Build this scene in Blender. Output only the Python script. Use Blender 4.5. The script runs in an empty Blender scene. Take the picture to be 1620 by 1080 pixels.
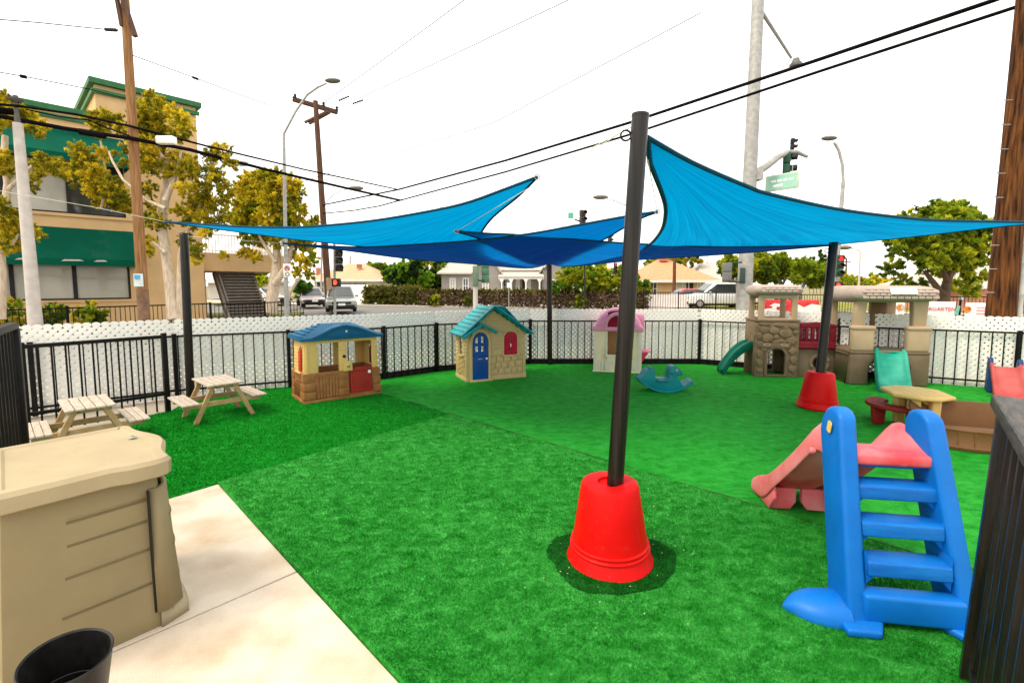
import bpy, bmesh, math, random
import numpy as np
from mathutils import Vector, Matrix
R = math.radians
random.seed(7); rng = np.random.default_rng(7)
S = bpy.context.scene
COL = S.collection

# ------------------------------------------------------------ camera, world, sun, exposure
EYE = 1.75; FPX = 750.0; PITCH = math.atan(0.0817); CX, CY = 810.0, 450 + FPX*0.0817
cam = bpy.data.cameras.new('camera'); cam.sensor_width = 36; cam.lens = FPX/1620*36
cam.shift_y = -(540-CY)/1620; cam.clip_start = 0.05; cam.clip_end = 2000
camo = bpy.data.objects.new('camera', cam); COL.objects.link(camo)
camo.location = (0, 0, EYE); camo.rotation_euler = (math.pi/2-PITCH, 0, 0); S.camera = camo

SUN_EL, SUN_AZ = 56, -118         # degrees; azimuth measured from +Y (into the picture) towards +X
W = bpy.data.worlds.new('World'); S.world = W; W.use_nodes = True
wn, wl = W.node_tree.nodes, W.node_tree.links; wn.clear()
out = wn.new('ShaderNodeOutputWorld'); mix = wn.new('ShaderNodeMixShader'); mix.inputs[0].default_value = 0.86
sky = wn.new('ShaderNodeTexSky'); sky.sky_type = 'NISHITA'; sky.sun_disc = False
sky.sun_elevation = R(SUN_EL); sky.sun_rotation = R(SUN_AZ); sky.dust_density = 4; sky.air_density = 1.2
b1 = wn.new('ShaderNodeBackground'); b1.inputs[1].default_value = 0.12; wl.new(sky.outputs[0], b1.inputs[0])
tc = wn.new('ShaderNodeTexCoord'); mp = wn.new('ShaderNodeMapping'); mp.inputs['Scale'].default_value = (1, 1, 3)
nz = wn.new('ShaderNodeTexNoise'); nz.inputs['Scale'].default_value = 1.6; nz.inputs['Detail'].default_value = 5
wl.new(tc.outputs['Generated'], mp.inputs[0]); wl.new(mp.outputs[0], nz.inputs['Vector'])
cr = wn.new('ShaderNodeValToRGB'); cr.color_ramp.elements[0].position = .3; cr.color_ramp.elements[1].position = .75
cr.color_ramp.elements[0].color = (.94, .915, .87, 1); cr.color_ramp.elements[1].color = (1, .975, .925, 1)
wl.new(nz.outputs[0], cr.inputs[0])
b2 = wn.new('ShaderNodeBackground'); b2.inputs[1].default_value = 1.13; wl.new(cr.outputs[0], b2.inputs[0])
wl.new(b1.outputs[0], mix.inputs[1]); wl.new(b2.outputs[0], mix.inputs[2]); wl.new(mix.outputs[0], out.inputs[0])
sl = bpy.data.lights.new('sun', 'SUN'); sl.energy = 1.5; sl.angle = R(22); sl.color = (1, .90, .72)
so = bpy.data.objects.new('sun', sl); COL.objects.link(so)
sd = Vector((math.sin(R(SUN_AZ))*math.cos(R(SUN_EL)), math.cos(R(SUN_AZ))*math.cos(R(SUN_EL)), math.sin(R(SUN_EL))))
so.rotation_euler = sd.to_track_quat('Z', 'Y').to_euler()
S.view_settings.view_transform = 'Standard'; S.view_settings.look = 'None'
S.view_settings.exposure = 1.0; S.view_settings.gamma = 1
S.cycles.max_bounces = 8; S.cycles.transparent_max_bounces = 12; S.cycles.use_denoising = True

# ------------------------------------------------------------ measuring helpers (photo pixel -> place in the world)
_c, _s = math.cos(PITCH), math.sin(PITCH)
def _ray(px, py):
    x, y = (px-CX)/FPX, -(py-CY)/FPX
    return Vector((x, _c+y*_s, -_s+y*_c))
def at(px, py, Y):
    d = _ray(px, py); return Vector((0, 0, EYE)) + d*(Y/d.y)
def gr(px, py, z=0.0):
    d = _ray(px, py); return Vector((0, 0, EYE)) + d*((z-EYE)/d.z)

# ------------------------------------------------------------ object helpers
def setp(o, label=None, cat=None, group=None, kind=None):
    if label: o['label'] = label
    if cat: o['category'] = cat
    if group: o['group'] = group
    if kind: o['kind'] = kind
    return o
def thing(name, label, cat, loc=(0, 0, 0), rotz=0.0, group=None):
    o = bpy.data.objects.new(name, None); COL.objects.link(o); o.empty_display_size = .2
    o.location = loc; o.rotation_euler = (0, 0, rotz)
    return setp(o, label, cat, group)
def copy_tree(o, parent=None):
    c = o.copy(); COL.objects.link(c); c.parent = parent
    for ch in [x for x in S.objects if x.parent == o]: copy_tree(ch, c)
    return c
def kids(o): return [x for x in S.objects if x.parent == o]

class M:
    """collects shapes; build() links them as ONE mesh object"""
    def __init__(s): s.v = []; s.f = []; s.m = []
    def add(s, vs, fs, mi=0, T=None):
        n = len(s.v)
        s.v += [tuple(T @ Vector(p)) if T is not None else tuple(p) for p in vs]
        s.f += [tuple(n+i for i in q) for q in fs]; s.m += [mi]*len(fs); return s
    def box(s, c, d, rz=0, mi=0, T=None):
        x, y, z = d[0]/2, d[1]/2, d[2]/2
        vs = [(i*x, j*y, k*z) for k in (-1, 1) for j in (-1, 1) for i in (-1, 1)]
        m = Matrix.Translation(c) @ (T.to_4x4() if T is not None else Matrix.Rotation(rz, 4, 'Z'))
        return s.add(vs, [(0, 2, 3, 1), (4, 5, 7, 6), (0, 1, 5, 4), (2, 6, 7, 3), (0, 4, 6, 2), (1, 3, 7, 5)], mi, m)
    def span(s, a, b, mi=0):            # box between two corners
        a, b = Vector(a), Vector(b); return s.box((a+b)/2, [abs(x) for x in (b-a)], 0, mi)
    def prism(s, poly, o, U, V, D, mi=0):   # polygon in U,V extruded by vector D
        o, U, V, D = Vector(o), Vector(U), Vector(V), Vector(D); n = len(poly)
        a = [o+U*p[0]+V*p[1] for p in poly]
        vs = a+[p+D for p in a]
        fs = [tuple(range(n))[::-1], tuple(range(n, 2*n))]+[(i, (i+1) % n, n+(i+1) % n, n+i) for i in range(n)]
        return s.add(vs, fs, mi)
    def frame(s, outer, inner, o, U, V, D, mi=0):   # ring: outer and inner polygons with same count
        o, U, V, D = Vector(o), Vector(U), Vector(V), Vector(D); n = len(outer)
        A = [o+U*p[0]+V*p[1] for p in outer]; B = [o+U*p[0]+V*p[1] for p in inner]
        vs = A+B+[p+D for p in A]+[p+D for p in B]; fs = []
        for i in range(n):
            j = (i+1) % n
            fs += [(i, n+i, n+j, j), (2*n+i, 2*n+j, 3*n+j, 3*n+i), (i, j, 2*n+j, 2*n+i), (n+i, 3*n+i, 3*n+j, n+j)]
        return s.add(vs, fs, mi)
    def bar(s, a, b, w, h=None, mi=0, up=(0, 0, 1)):
        a, b = Vector(a), Vector(b); h = h or w; d = (b-a).normalized(); u = Vector(up)
        if abs(d.dot(u)) > .98: u = Vector((0, 1, 0))
        x = d.cross(u).normalized(); y = x.cross(d)
        return s.prism([(-w/2, -h/2), (w/2, -h/2), (w/2, h/2), (-w/2, h/2)], a, x, y, b-a, mi)
    def tube(s, pts, r, n=8, mi=0, caps=True):
        pts = [Vector(p) for p in pts]; k = len(pts); rs = r if isinstance(r, (list, tuple)) else [r]*k
        d0 = (pts[1]-pts[0]).normalized(); u = Vector((0, 0, 1)) if abs(d0.z) < .9 else Vector((1, 0, 0))
        vs = []; x = d0.cross(u).normalized()
        for i, p in enumerate(pts):
            d = (pts[min(i+1, k-1)]-pts[max(i-1, 0)]).normalized()
            x = (x-d*x.dot(d)).normalized(); y = d.cross(x)
            vs += [p+(x*math.cos(2*math.pi*j/n)+y*math.sin(2*math.pi*j/n))*rs[i] for j in range(n)]
        fs = [(i*n+j, i*n+(j+1) % n, (i+1)*n+(j+1) % n, (i+1)*n+j) for i in range(k-1) for j in range(n)]
        if caps: fs += [tuple(range(n))[::-1], tuple(range((k-1)*n, k*n))]
        return s.add(vs, fs, mi)
    def lathe(s, prof, n=24, c=(0, 0, 0), mi=0, sx=1, sy=1, T=None):
        vs = [(c[0]+r*math.cos(2*math.pi*j/n)*sx, c[1]+r*math.sin(2*math.pi*j/n)*sy, c[2]+z) for r, z in prof for j in range(n)]
        fs = [(i*n+j, i*n+(j+1) % n, (i+1)*n+(j+1) % n, (i+1)*n+j) for i in range(len(prof)-1) for j in range(n)]
        if prof[0][0] > 1e-6: fs.append(tuple(range(n))[::-1])
        if prof[-1][0] > 1e-6: fs.append(tuple(range((len(prof)-1)*n, len(prof)*n)))
        return s.add(vs, fs, mi, T)
    def ball(s, c, r, n=12, mi=0, sc=(1, 1, 1)):
        k = n//2; pr = [(max(1e-4, math.sin(math.pi*i/k))*r, -math.cos(math.pi*i/k)*r*sc[2]) for i in range(k+1)]
        return s.lathe(pr, n, c, mi, sc[0], sc[1])
    def grid(s, P, mi=0, closed=False):      # P[i][j] points
        a, b = len(P), len(P[0]); vs = [p for row in P for p in row]
        fs = [(i*b+j, i*b+(j+1) % b, (i+1)*b+(j+1) % b, (i+1)*b+j) for i in range(a-1) for j in range(b if closed else b-1)]
        return s.add(vs, fs, mi)
    def build(s, name, mats, parent=None, bevel=0.0, seg=2, smooth=40, recalc=True, solid=0.0):
        me = bpy.data.meshes.new(name); me.from_pydata(s.v, [], s.f); me.polygons.foreach_set('material_index', s.m)
        if not isinstance(mats, (list, tuple)): mats = [mats]
        for m in mats: me.materials.append(m)
        bm = bmesh.new(); bm.from_mesh(me)
        if recalc: bmesh.ops.remove_doubles(bm, verts=bm.verts, dist=1e-5); bmesh.ops.recalc_face_normals(bm, faces=bm.faces)
        if bevel > 0:
            es = [e for e in bm.edges if len(e.link_faces) == 2 and e.calc_face_angle(0) > R(25)]
            if es: bmesh.ops.bevel(bm, geom=es, offset=bevel, segments=seg, profile=.5, affect='EDGES', clamp_overlap=True)
        bm.to_mesh(me); bm.free()
        if smooth:
            me.polygons.foreach_set('use_smooth', [True]*len(me.polygons)); me.set_sharp_from_angle(angle=R(smooth))
        o = bpy.data.objects.new(name, me); COL.objects.link(o)
        if parent is not None: o.parent = parent
        if solid:
            md = o.modifiers.new('thickness', 'SOLIDIFY'); md.thickness = solid; md.offset = 0
        return o
def struct(name, mm, mat, **k): return setp(mm.build(name, mat, **k), kind='structure')
def arch(w, h, spring, n=10, x0=0, y0=0):     # outline: flat base, straight sides to spring, then a half ellipse to h
    p = [(x0-w/2, y0), (x0+w/2, y0), (x0+w/2, y0+spring)]
    p += [(x0+w/2*math.cos(math.pi*i/n), y0+spring+(h-spring)*math.sin(math.pi*i/n)) for i in range(1, n)]
    return p+[(x0-w/2, y0+spring)]
def rrect(w, h, r, n=5, x0=0, y0=0):
    p = []
    for sx, sy, a in ((1, 1, 0), (-1, 1, 90), (-1, -1, 180), (1, -1, 270)):
        for i in range(n+1):
            t = R(a+90*i/n); p.append((x0+sx*(w/2-r)+r*math.cos(t), y0+sy*(h/2-r)+r*math.sin(t)))
    return p
def leaves_mesh(name, clumps, n_per, size, mats, parent=None, flat=1.0, fill=.35, seed=0, up=.3, twig=26, lift=.15, thin=.42):
    """many small leaf quads spread through the volume of the given (centre, radius) clumps; one leaf colour per clump mostly"""
    g = np.random.default_rng(seed); Ps = []; mi = []
    tot = sum(r*r for _, r in clumps)
    for c, r in clumps:
        n = max(30, int(n_per*r*r/tot)); d = g.normal(size=(n, 3)); d /= np.linalg.norm(d, axis=1)[:, None]
        # sub-tufts: leaves gather round a few dozen twig ends so that gaps open between them
        k = max(6, n//twig); td = g.normal(size=(k, 3)); td /= np.linalg.norm(td, axis=1)[:, None]
        tp = td*(r*(.9*g.random((k, 1))**.5)); ti = g.integers(0, k, n)
        tw = td*.8+g.normal(size=(k, 3))*.55; tw[:, 2] += lift; tw /= np.linalg.norm(tw, axis=1)[:, None]
        p = tp[ti]+tw[ti]*(r*(.15+.62*g.random((n, 1))))+d*(r*.15*g.random((n, 1))**.5); p[:, 2] *= flat
        Ps.append(p+np.array(c)); base = g.integers(0, len(mats)); tm = np.where(g.random(k) < .55, base, g.integers(0, len(mats), k)); mi.append(tm[ti])
    P = np.concatenate(Ps); mi = np.concatenate(mi); n = len(P)
    a = g.normal(size=(n, 3)); a /= np.linalg.norm(a, axis=1)[:, None]
    b = g.normal(size=(n, 3)); b[:, 2] -= up; b -= a*(a*b).sum(1)[:, None]; b /= np.linalg.norm(b, axis=1)[:, None]
    s = size*(.6+.8*g.random((n, 1)))
    V = np.stack([P-b*s, P+a*s*thin, P+b*s, P-a*s*thin], 1).reshape(-1, 3)
    me = bpy.data.meshes.new(name); me.vertices.add(4*n); me.vertices.foreach_set('co', V.ravel())
    me.loops.add(4*n); me.loops.foreach_set('vertex_index', np.arange(4*n)); me.polygons.add(n)
    me.polygons.foreach_set('loop_start', np.arange(n)*4); me.polygons.foreach_set('material_index', mi.astype(np.int32))
    for m in mats: me.materials.append(m)
    me.update(); me.validate()
    o = bpy.data.objects.new(name, me); COL.objects.link(o)
    if parent is not None: o.parent = parent
    return o

# ------------------------------------------------------------ materials
def mat(name, col, rough=.5, var=.10, scale=6, bump=0, bscale=80, metal=0, spec=.22, col2=None, stretch=(1, 1, 1), det=4, trans=0, coat=0, emit=0, p0=.3, p1=.7):
    m = bpy.data.materials.new(name); m.use_nodes = True; n, l = m.node_tree.nodes, m.node_tree.links
    b = n['Principled BSDF']; b.inputs['Roughness'].default_value = rough; b.inputs['Metallic'].default_value = metal
    b.inputs['Specular IOR Level'].default_value = spec; b.inputs['Coat Weight'].default_value = coat
    t = n.new('ShaderNodeTexCoord'); mp = n.new('ShaderNodeMapping'); mp.inputs['Scale'].default_value = stretch
    l.new(t.outputs['Object'], mp.inputs[0])
    z = n.new('ShaderNodeTexNoise'); z.inputs['Scale'].default_value = scale; z.inputs['Detail'].default_value = det; l.new(mp.outputs[0], z.inputs['Vector'])
    r = n.new('ShaderNodeValToRGB'); e = r.color_ramp.elements; e[0].position = p0; e[1].position = p1
    c2 = col2 or [min(1, c*(1+var)) for c in col]; c1 = col if col2 else [c*(1-var) for c in col]
    e[0].color = (*c1, 1); e[1].color = (*c2, 1)
    l.new(z.outputs[0], r.inputs[0]); l.new(r.outputs[0], b.inputs['Base Color'])
    if any(k in name for k in ('plastic', 'resin', 'climber', 'table_cream', 'bench_red', 'tub_brown', 'stucco', 'awning')):     # scuffs, fading and grime in the surface
        zw = n.new('ShaderNodeTexNoise'); zw.inputs['Scale'].default_value = 17 if name not in ('stucco', 'green_awning') else 1.1; zw.inputs['Detail'].default_value = 9; zw.inputs['Roughness'].default_value = .72; l.new(t.outputs['Object'], zw.inputs['Vector'])
        rw = n.new('ShaderNodeMapRange'); rw.inputs[1].default_value = .56; rw.inputs[2].default_value = .74; rw.inputs[4].default_value = .45; l.new(zw.outputs[0], rw.inputs[0])
        mw = n.new('ShaderNodeMix'); mw.data_type = 'RGBA'; l.new(rw.outputs[0], mw.inputs[0]); l.new(r.outputs[0], mw.inputs[6]); mw.inputs[7].default_value = (*[min(.9, c*.75+.045) for c in (col2 or col)], 1)
        l.new(mw.outputs[2], b.inputs['Base Color'])
        rr = n.new('ShaderNodeMapRange'); rr.inputs[3].default_value = rough-.05; rr.inputs[4].default_value = min(1, rough+.25); l.new(zw.outputs[0], rr.inputs[0]); l.new(rr.outputs[0], b.inputs['Roughness'])
    if bump:
        z2 = n.new('ShaderNodeTexNoise'); z2.inputs['Scale'].default_value = bscale; z2.inputs['Detail'].default_value = 3; l.new(mp.outputs[0], z2.inputs['Vector'])
        bp = n.new('ShaderNodeBump'); bp.inputs['Strength'].default_value = bump; bp.inputs['Distance'].default_value = .02
        l.new(z2.outputs[0], bp.inputs['Height']); l.new(bp.outputs[0], b.inputs['Normal'])
    if trans:
        o = n['Material Output']; ms = n.new('ShaderNodeMixShader'); ms.inputs[0].default_value = trans
        tr = n.new('ShaderNodeBsdfTranslucent'); l.new(r.outputs[0], tr.inputs[0])
        l.new(b.outputs[0], ms.inputs[1]); l.new(tr.outputs[0], ms.inputs[2]); l.new(ms.outputs[0], o.inputs[0])
    if emit:
        l.new(r.outputs[0], b.inputs['Emission Color']); b.inputs['Emission Strength'].default_value = emit
    return m
def plastic(name, col, var=.07, rough=.38, spec=.28, **k): return mat(name, col, rough, var, 5, .06, 160, spec=spec, **k)

BLACK = mat('black_paint', (.004, .0034, .003), .4, .35, 9, .1, 60, spec=.18)
IRON = mat('iron_paint', (.005, .0042, .0038), .45, .4, 14, .1, 70, spec=.16)
POLEM = mat('pole_steel', (.0035, .0026, .002), .30, .5, 5, .08, 40, stretch=(9, 9, .25), metal=0, spec=.32, col2=(.020, .014, .010), p0=.42, p1=.68)
WHITE = mat('white_vinyl', (.89, .865, .80), .45, .06, 1.6, det=7)
CONC = mat('concrete', (.45, .345, .235), .85, .12, 2.6, .3, 120, col2=(.62, .53, .42), det=9, p0=.3, p1=.6, spec=.2)
WALK = mat('sidewalk', (.34, .29, .225), .9, .1, 1.5, .2, 60, det=6)
ASPH = mat('asphalt', (.17, .16, .145), .9, .15, .6, .2, 40, det=8)
STEEL = mat('galvanised_steel', (.36, .35, .325), .55, .18, 9, .08, 60, metal=.35)
CONCPOLE = mat('concrete_pole', (.52, .47, .42), .85, .12, 6, .2, 80)
WOODPOLE = mat('pole_wood', (.17, .075, .028), .85, .5, 5, .5, 30, stretch=(5, 5, .35), col2=(.36, .19, .075))
WOODRED = mat('creosote_wood', (.022, .008, .004), .8, .5, 6, .6, 34, stretch=(4, 4, .28), col2=(.17, .062, .016), p0=.36, p1=.68, det=8, spec=.12)
WOODDARK = mat('dark_pole_wood', (.10, .05, .03), .85, .4, 5, .4, 30, stretch=(5, 5, .35))
WOODGREY = mat('weathered_plank', (.44, .365, .29), .85, .2, 7, .3, 60, stretch=(1, 9, 9))
WOODTAN = mat('leg_timber', (.33, .2, .085), .8, .3, 6, .3, 50, col2=(.5, .34, .18))
STUCCO = mat('stucco', (.62, .41, .20), .9, .07, 1.2, .4, 90, det=6)
GLASS = mat('window_glass', (.045, .05, .05), .06, .4, .8, spec=.8)
BLIND = mat('window_blind', (.43, .41, .34), .25, .2, .5, stretch=(1, 1, 1), coat=.6, det=3)
# ------------------------------------------------------------ the ground
def sheet(name, poly, z, m, thick=.02):
    return struct(name, M().prism(poly, (0, 0, z-thick), (1, 0, 0), (0, 1, 0), (0, 0, thick)), m, smooth=0)
def xy(*pts): return [(p[0], p[1]) for p in pts]
struct('ground', M().prism([(-400, -60), (400, -60), (400, 600), (-400, 600)], (0, 0, -.32), (1, 0, 0), (0, 1, 0), (0, 0, .2)), ASPH, smooth=0)
sheet('sidewalk', [(-30, -8), (14, -8), (14, 6.2), (9.5, 10), (5.6, 13.6), (-.5, 13.8), (-5.5, 11.5), (-30, -6)], -.024, WALK, .1)

FN = [(-7.5, 5.15), (-5.2, 7.25), (-2.35, 8.65), (-1.5, 9.4), (.4, 10.32), (4.1, 10.3), (7.15, 8.45), (8.35, 7.75), (10.4, 6.5)]

GRASSCOL = [(.005, .145, .006), (.026, .28, .030), (.082, .46, .085)]
def turf_mat(name, cols, sc=1.0, pile=True):
    m = bpy.data.materials.new(name); m.use_nodes = True; n, l = m.node_tree.nodes, m.node_tree.links
    b = n['Principled BSDF']; b.inputs['Roughness'].default_value = .75; b.inputs['Specular IOR Level'].default_value = .06
    g = n.new('ShaderNodeNewGeometry')
    def noise(s, d, st=(1, 1, 1), dist=0):
        mp = n.new('ShaderNodeMapping'); mp.inputs['Scale'].default_value = st; l.new(g.outputs['Position'], mp.inputs[0])
        z = n.new('ShaderNodeTexNoise'); z.inputs['Scale'].default_value = s; z.inputs['Detail'].default_value = d; z.inputs['Roughness'].default_value = .62
        z.inputs['Distortion'].default_value = dist; l.new(mp.outputs[0], z.inputs['Vector']); return z.outputs[0]
    a = noise(9.5*sc, 7, (1, 1.5, 1), .6); f = noise(70, 3); w = noise(.55, 2)
    def math_(op, x, y):
        k = n.new('ShaderNodeMath'); k.operation = op
        for i, q in enumerate((x, y)):
            if isinstance(q, float): k.inputs[i].default_value = q
            else: l.new(q, k.inputs[i])
        return k.outputs[0]
    h = math_('ADD', math_('MULTIPLY', a, .50), math_('ADD', math_('MULTIPLY', f, .38), math_('MULTIPLY', w, .12)))
    r = n.new('ShaderNodeValToRGB'); e = r.color_ramp.elements; e[0].position = .38; e[1].position = .63; e.new(.5)
    for i, c in enumerate(cols): r.color_ramp.elements[i].color = (*c, 1)
    l.new(h, r.inputs[0]); l.new(r.outputs[0], b.inputs['Base Color'])
    bp = n.new('ShaderNodeBump'); bp.inputs['Strength'].default_value = .7; bp.inputs['Distance'].default_value = .012
    l.new(noise(240, 2), bp.inputs['Height']); l.new(bp.outputs[0], b.inputs['Normal'])
    return m
TURF = turf_mat('turf_nap_light', GRASSCOL)
TURF2 = turf_mat('turf_nap_dark', [(.001, .115, .004), (.004, .215, .010), (.016, .34, .028)], 1.2)
TURF3 = turf_mat('turf_nap_back', [(.004, .165, .008), (.015, .27, .020), (.036, .37, .042)], .8)
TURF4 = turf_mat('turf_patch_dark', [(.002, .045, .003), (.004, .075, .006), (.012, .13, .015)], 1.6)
# seams of the turf, from the photograph: concrete corner A, joint between the near and the far width
A = gr(346, 766); Bt = gr(635, 1080); dAB = (Bt-A).normalized()
sA = gr(595, 621); sB = gr(1320, 841); dS = (sB-sA).normalized()
Q = gr(712, 657)                                      # where the seam of the left piece meets the long seam
far = [Vector((x, y, 0)) for x, y in FN]
near_poly = xy(A, A+dAB*5.2, (6.5, -2.2), (9.2, -.6), sB+dS*6.5, sA+dS*(Q-sA).dot(dS))
left_poly = xy(gr(233, 799), A-dAB*.02+Vector((.05, .05, 0)), Q, sA-dS*.9, gr(430, 611)+Vector((-.05, .1, 0)), gr(300, 634), gr(271, 650), gr(216, 662), gr(60, 705), (-5.3, 4.2), (-4.2, 2.9))
back_poly = xy(sA-dS*.9, sB+dS*6.5, (10.3, 6.45), FN[7], FN[6], FN[5], FN[4], FN[3], FN[2], gr(430, 611)+Vector((-.05, .1, 0)))
sheet('turf_far_width', back_poly, .012, TURF3, .03)
sheet('turf_fence_corner', left_poly, .008, TURF2, .03)
sheet('turf_near_width', near_poly, .024, TURF, .045)
sm_ = M(); 
for i in range(60):
    t0, t1 = i/60*9.3, (i+1)/60*9.3
    if random.random() < .16: continue
    w = .010+.012*random.random(); nrm = Vector((-dS.y, dS.x, 0)); j = (random.random()-.5)*.02
    p, q = sA+dS*t0+nrm*j, sA+dS*t1+nrm*j
    sm_.bar(p+Vector((0, 0, .026)), q+Vector((0, 0, .026)), w, .003)
setp(sm_.build('turf_seam', mat('seam_dirt', (.035, .05, .02), .95, .4, 20), smooth=0), kind='structure')
# concrete pad with its joint
P1 = gr(289, 982); J = gr(469.7, 903.5); jd = (P1-J).normalized()
pad = M(); nn = Vector((dAB.y, -dAB.x, 0))
if nn.dot(P1-A) < 0: nn = -nn
A0 = A-dAB*.02
jl = J+jd*4.0; f0 = gr(200, 808); far_dir = (f0-A0).normalized(); fl = A0+far_dir*4.0
pad.prism(xy(A0, J+dAB*-.006, jl+dAB*-.006, fl), (0, 0, -.06), (1, 0, 0), (0, 1, 0), (0, 0, .06))
pad.prism(xy(J+dAB*.006, A0+dAB*5.3, A0+dAB*5.3+jd*4.5, jl+dAB*.006), (0, 0, -.06), (1, 0, 0), (0, 1, 0), (0, 0, .06))
struct('concrete_path', pad, CONC, bevel=.004, seg=1)
# short pile standing on the nearer turf
def pile(name, poly, z, n, m, ymax, seed, hgt=.020):
    g = np.random.default_rng(seed); P = np.array(poly); lo = P.min(0); hi = P.max(0); hi[1] = min(hi[1], ymax)
    xs, ys = [], []
    tot = 0
    while tot < n:
        y = 1.25*np.exp(g.random(n)*math.log(max(hi[1], 1.4)/1.25))
        x = y*(-1.1+2.2*g.random(n)); ins = np.zeros(n, bool); j = len(P)-1
        for i in range(len(P)):
            c = (P[i, 1] > y) != (P[j, 1] > y)
            with np.errstate(divide='ignore', invalid='ignore'):
                ins ^= c & (x < (P[j, 0]-P[i, 0])*(y-P[i, 1])/(P[j, 1]-P[i, 1])+P[i, 0])
            j = i
        xs.append(x[ins]); ys.append(y[ins]); tot += ins.sum()
    x = np.concatenate(xs)[:n]; y = np.concatenate(ys)[:n]
    sc = np.clip(y/2.6, .75, 2.2)
    nap = .6*np.sin(x*5.1+2*np.sin(y*3.3))+.5*np.sin(y*6.7+1.7*np.sin(x*4.1))
    ang = g.random(n)*6.283; ln = (.35+.5*g.random(n))*hgt
    lx = np.cos(ang)*ln*.7+.25*hgt*nap; ly = np.sin(ang)*ln*.7+.2*hgt*nap
    w = .0016*sc; wa = g.random(n)*6.283; wx, wy = np.cos(wa)*w, np.sin(wa)*w; h = hgt*(.55+.6*g.random(n))
    z0 = np.full(n, z-.001)
    V = np.stack([np.stack([x-wx, y-wy, z0], 1), np.stack([x+wx, y+wy, z0], 1), np.stack([x+lx, y+ly, z0+h], 1)], 1).reshape(-1, 3)
    me = bpy.data.meshes.new(name); me.vertices.add(3*n); me.vertices.foreach_set('co', V.ravel())
    me.loops.add(3*n); me.loops.foreach_set('vertex_index', np.arange(3*n)); me.polygons.add(n); me.polygons.foreach_set('loop_start', np.arange(n)*3)
    me.materials.append(m); me.update()
    o = bpy.data.objects.new(name, me); COL.objects.link(o); return setp(o, kind='stuff')
pile('turf_grass_near', near_poly, .024, 330000, TURF, 6.5, 3)
pile('turf_grass_corner', left_poly, .008, 90000, TURF2, 8.0, 4)

# ------------------------------------------------------------ iron fence round the turf, one thing per straight run
def lerp(a, b, t): return Vector(a)+(Vector(b)-Vector(a))*t
def iron_fence(a, b, label, h=.97, low=.10, step=.147, post_at=(0, 1), cap=True, bar=.016):
    a, b = Vector((*a, 0)), Vector((*b, 0)); L = (b-a).length; d = (b-a).normalized(); ang = math.atan2(d.y, d.x)
    t = thing('iron_fence', label, 'fence', a, ang, 'runs of black iron fence round the turf')
    M().span((0, -.014, h-.03), (L, .014, h)).build('rail', IRON, t, bevel=.004, seg=1); M().span((0, -.014, low), (L, .014, low+.03)).build('rail', IRON, t, bevel=.004, seg=1)
    p = M(); k = int(L/step)
    for i in range(k+1):
        x = (L-k*step)/2+i*step
        p.span((x-bar/2, -bar/2, .012), (x+bar/2, bar/2, h-.015))
    p.build('bar_grille', IRON, t)
    for q in post_at:
        m = M(); m.span((q*L-.028, -.028, 0), (q*L+.028, .028, h+.012)); m.box((q*L, 0, h+.018), (.066, .066, .014)); m.build('post', IRON, t, bevel=.004, seg=1)
    return t
FL = ['black iron fence run behind the planked picnic table next to the storage box', 'black iron fence run behind the brown playhouse with blue roof', 'short black iron fence run between the two peaked playhouses', 'black iron fence run behind the teal roofed playhouse',
      'long black iron fence run behind the pink playhouse and rocking horse', 'black iron fence run behind the brown climbing towers', 'black iron fence run behind the yellow table', 'black iron fence run behind the far pink slide with blue rails']
for i in range(8):
    L = (Vector(FN[i+1])-Vector(FN[i])).length
    iron_fence(FN[i], FN[i+1], FL[i], post_at=(1,) if L < 2.6 else (.5, 1))
# timber edging strip at the foot of the fence
for i, lab in ((1, 'low black edging strip along the fence behind the brown playhouse'), (2, 'low black edging strip left of the teal roofed playhouse at the fence'), (3, 'low black edging strip behind the teal roofed playhouse'), (4, 'long low black edging strip behind the pink playhouse and rocking horse'), (5, 'low black edging strip behind the brown climbing towers')):
    a, b = Vector((*FN[i], 0)), Vector((*FN[i+1], 0)); d = (b-a).normalized(); nrm = Vector((-d.y, d.x, 0))
    if i == 1: a = lerp(a, b, .55)
    m = M(); m.bar(a+nrm*.05+Vector((0, 0, .045)), b+nrm*.05+Vector((0, 0, .045)), .03, .14)
    setp(m.build('edging_strip', mat('edging_black', (.02, .018, .016), .8, .4, 8), bevel=.006), lab.replace(' left of', ' beside'), 'edging', 'edging strips along the fence')

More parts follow.
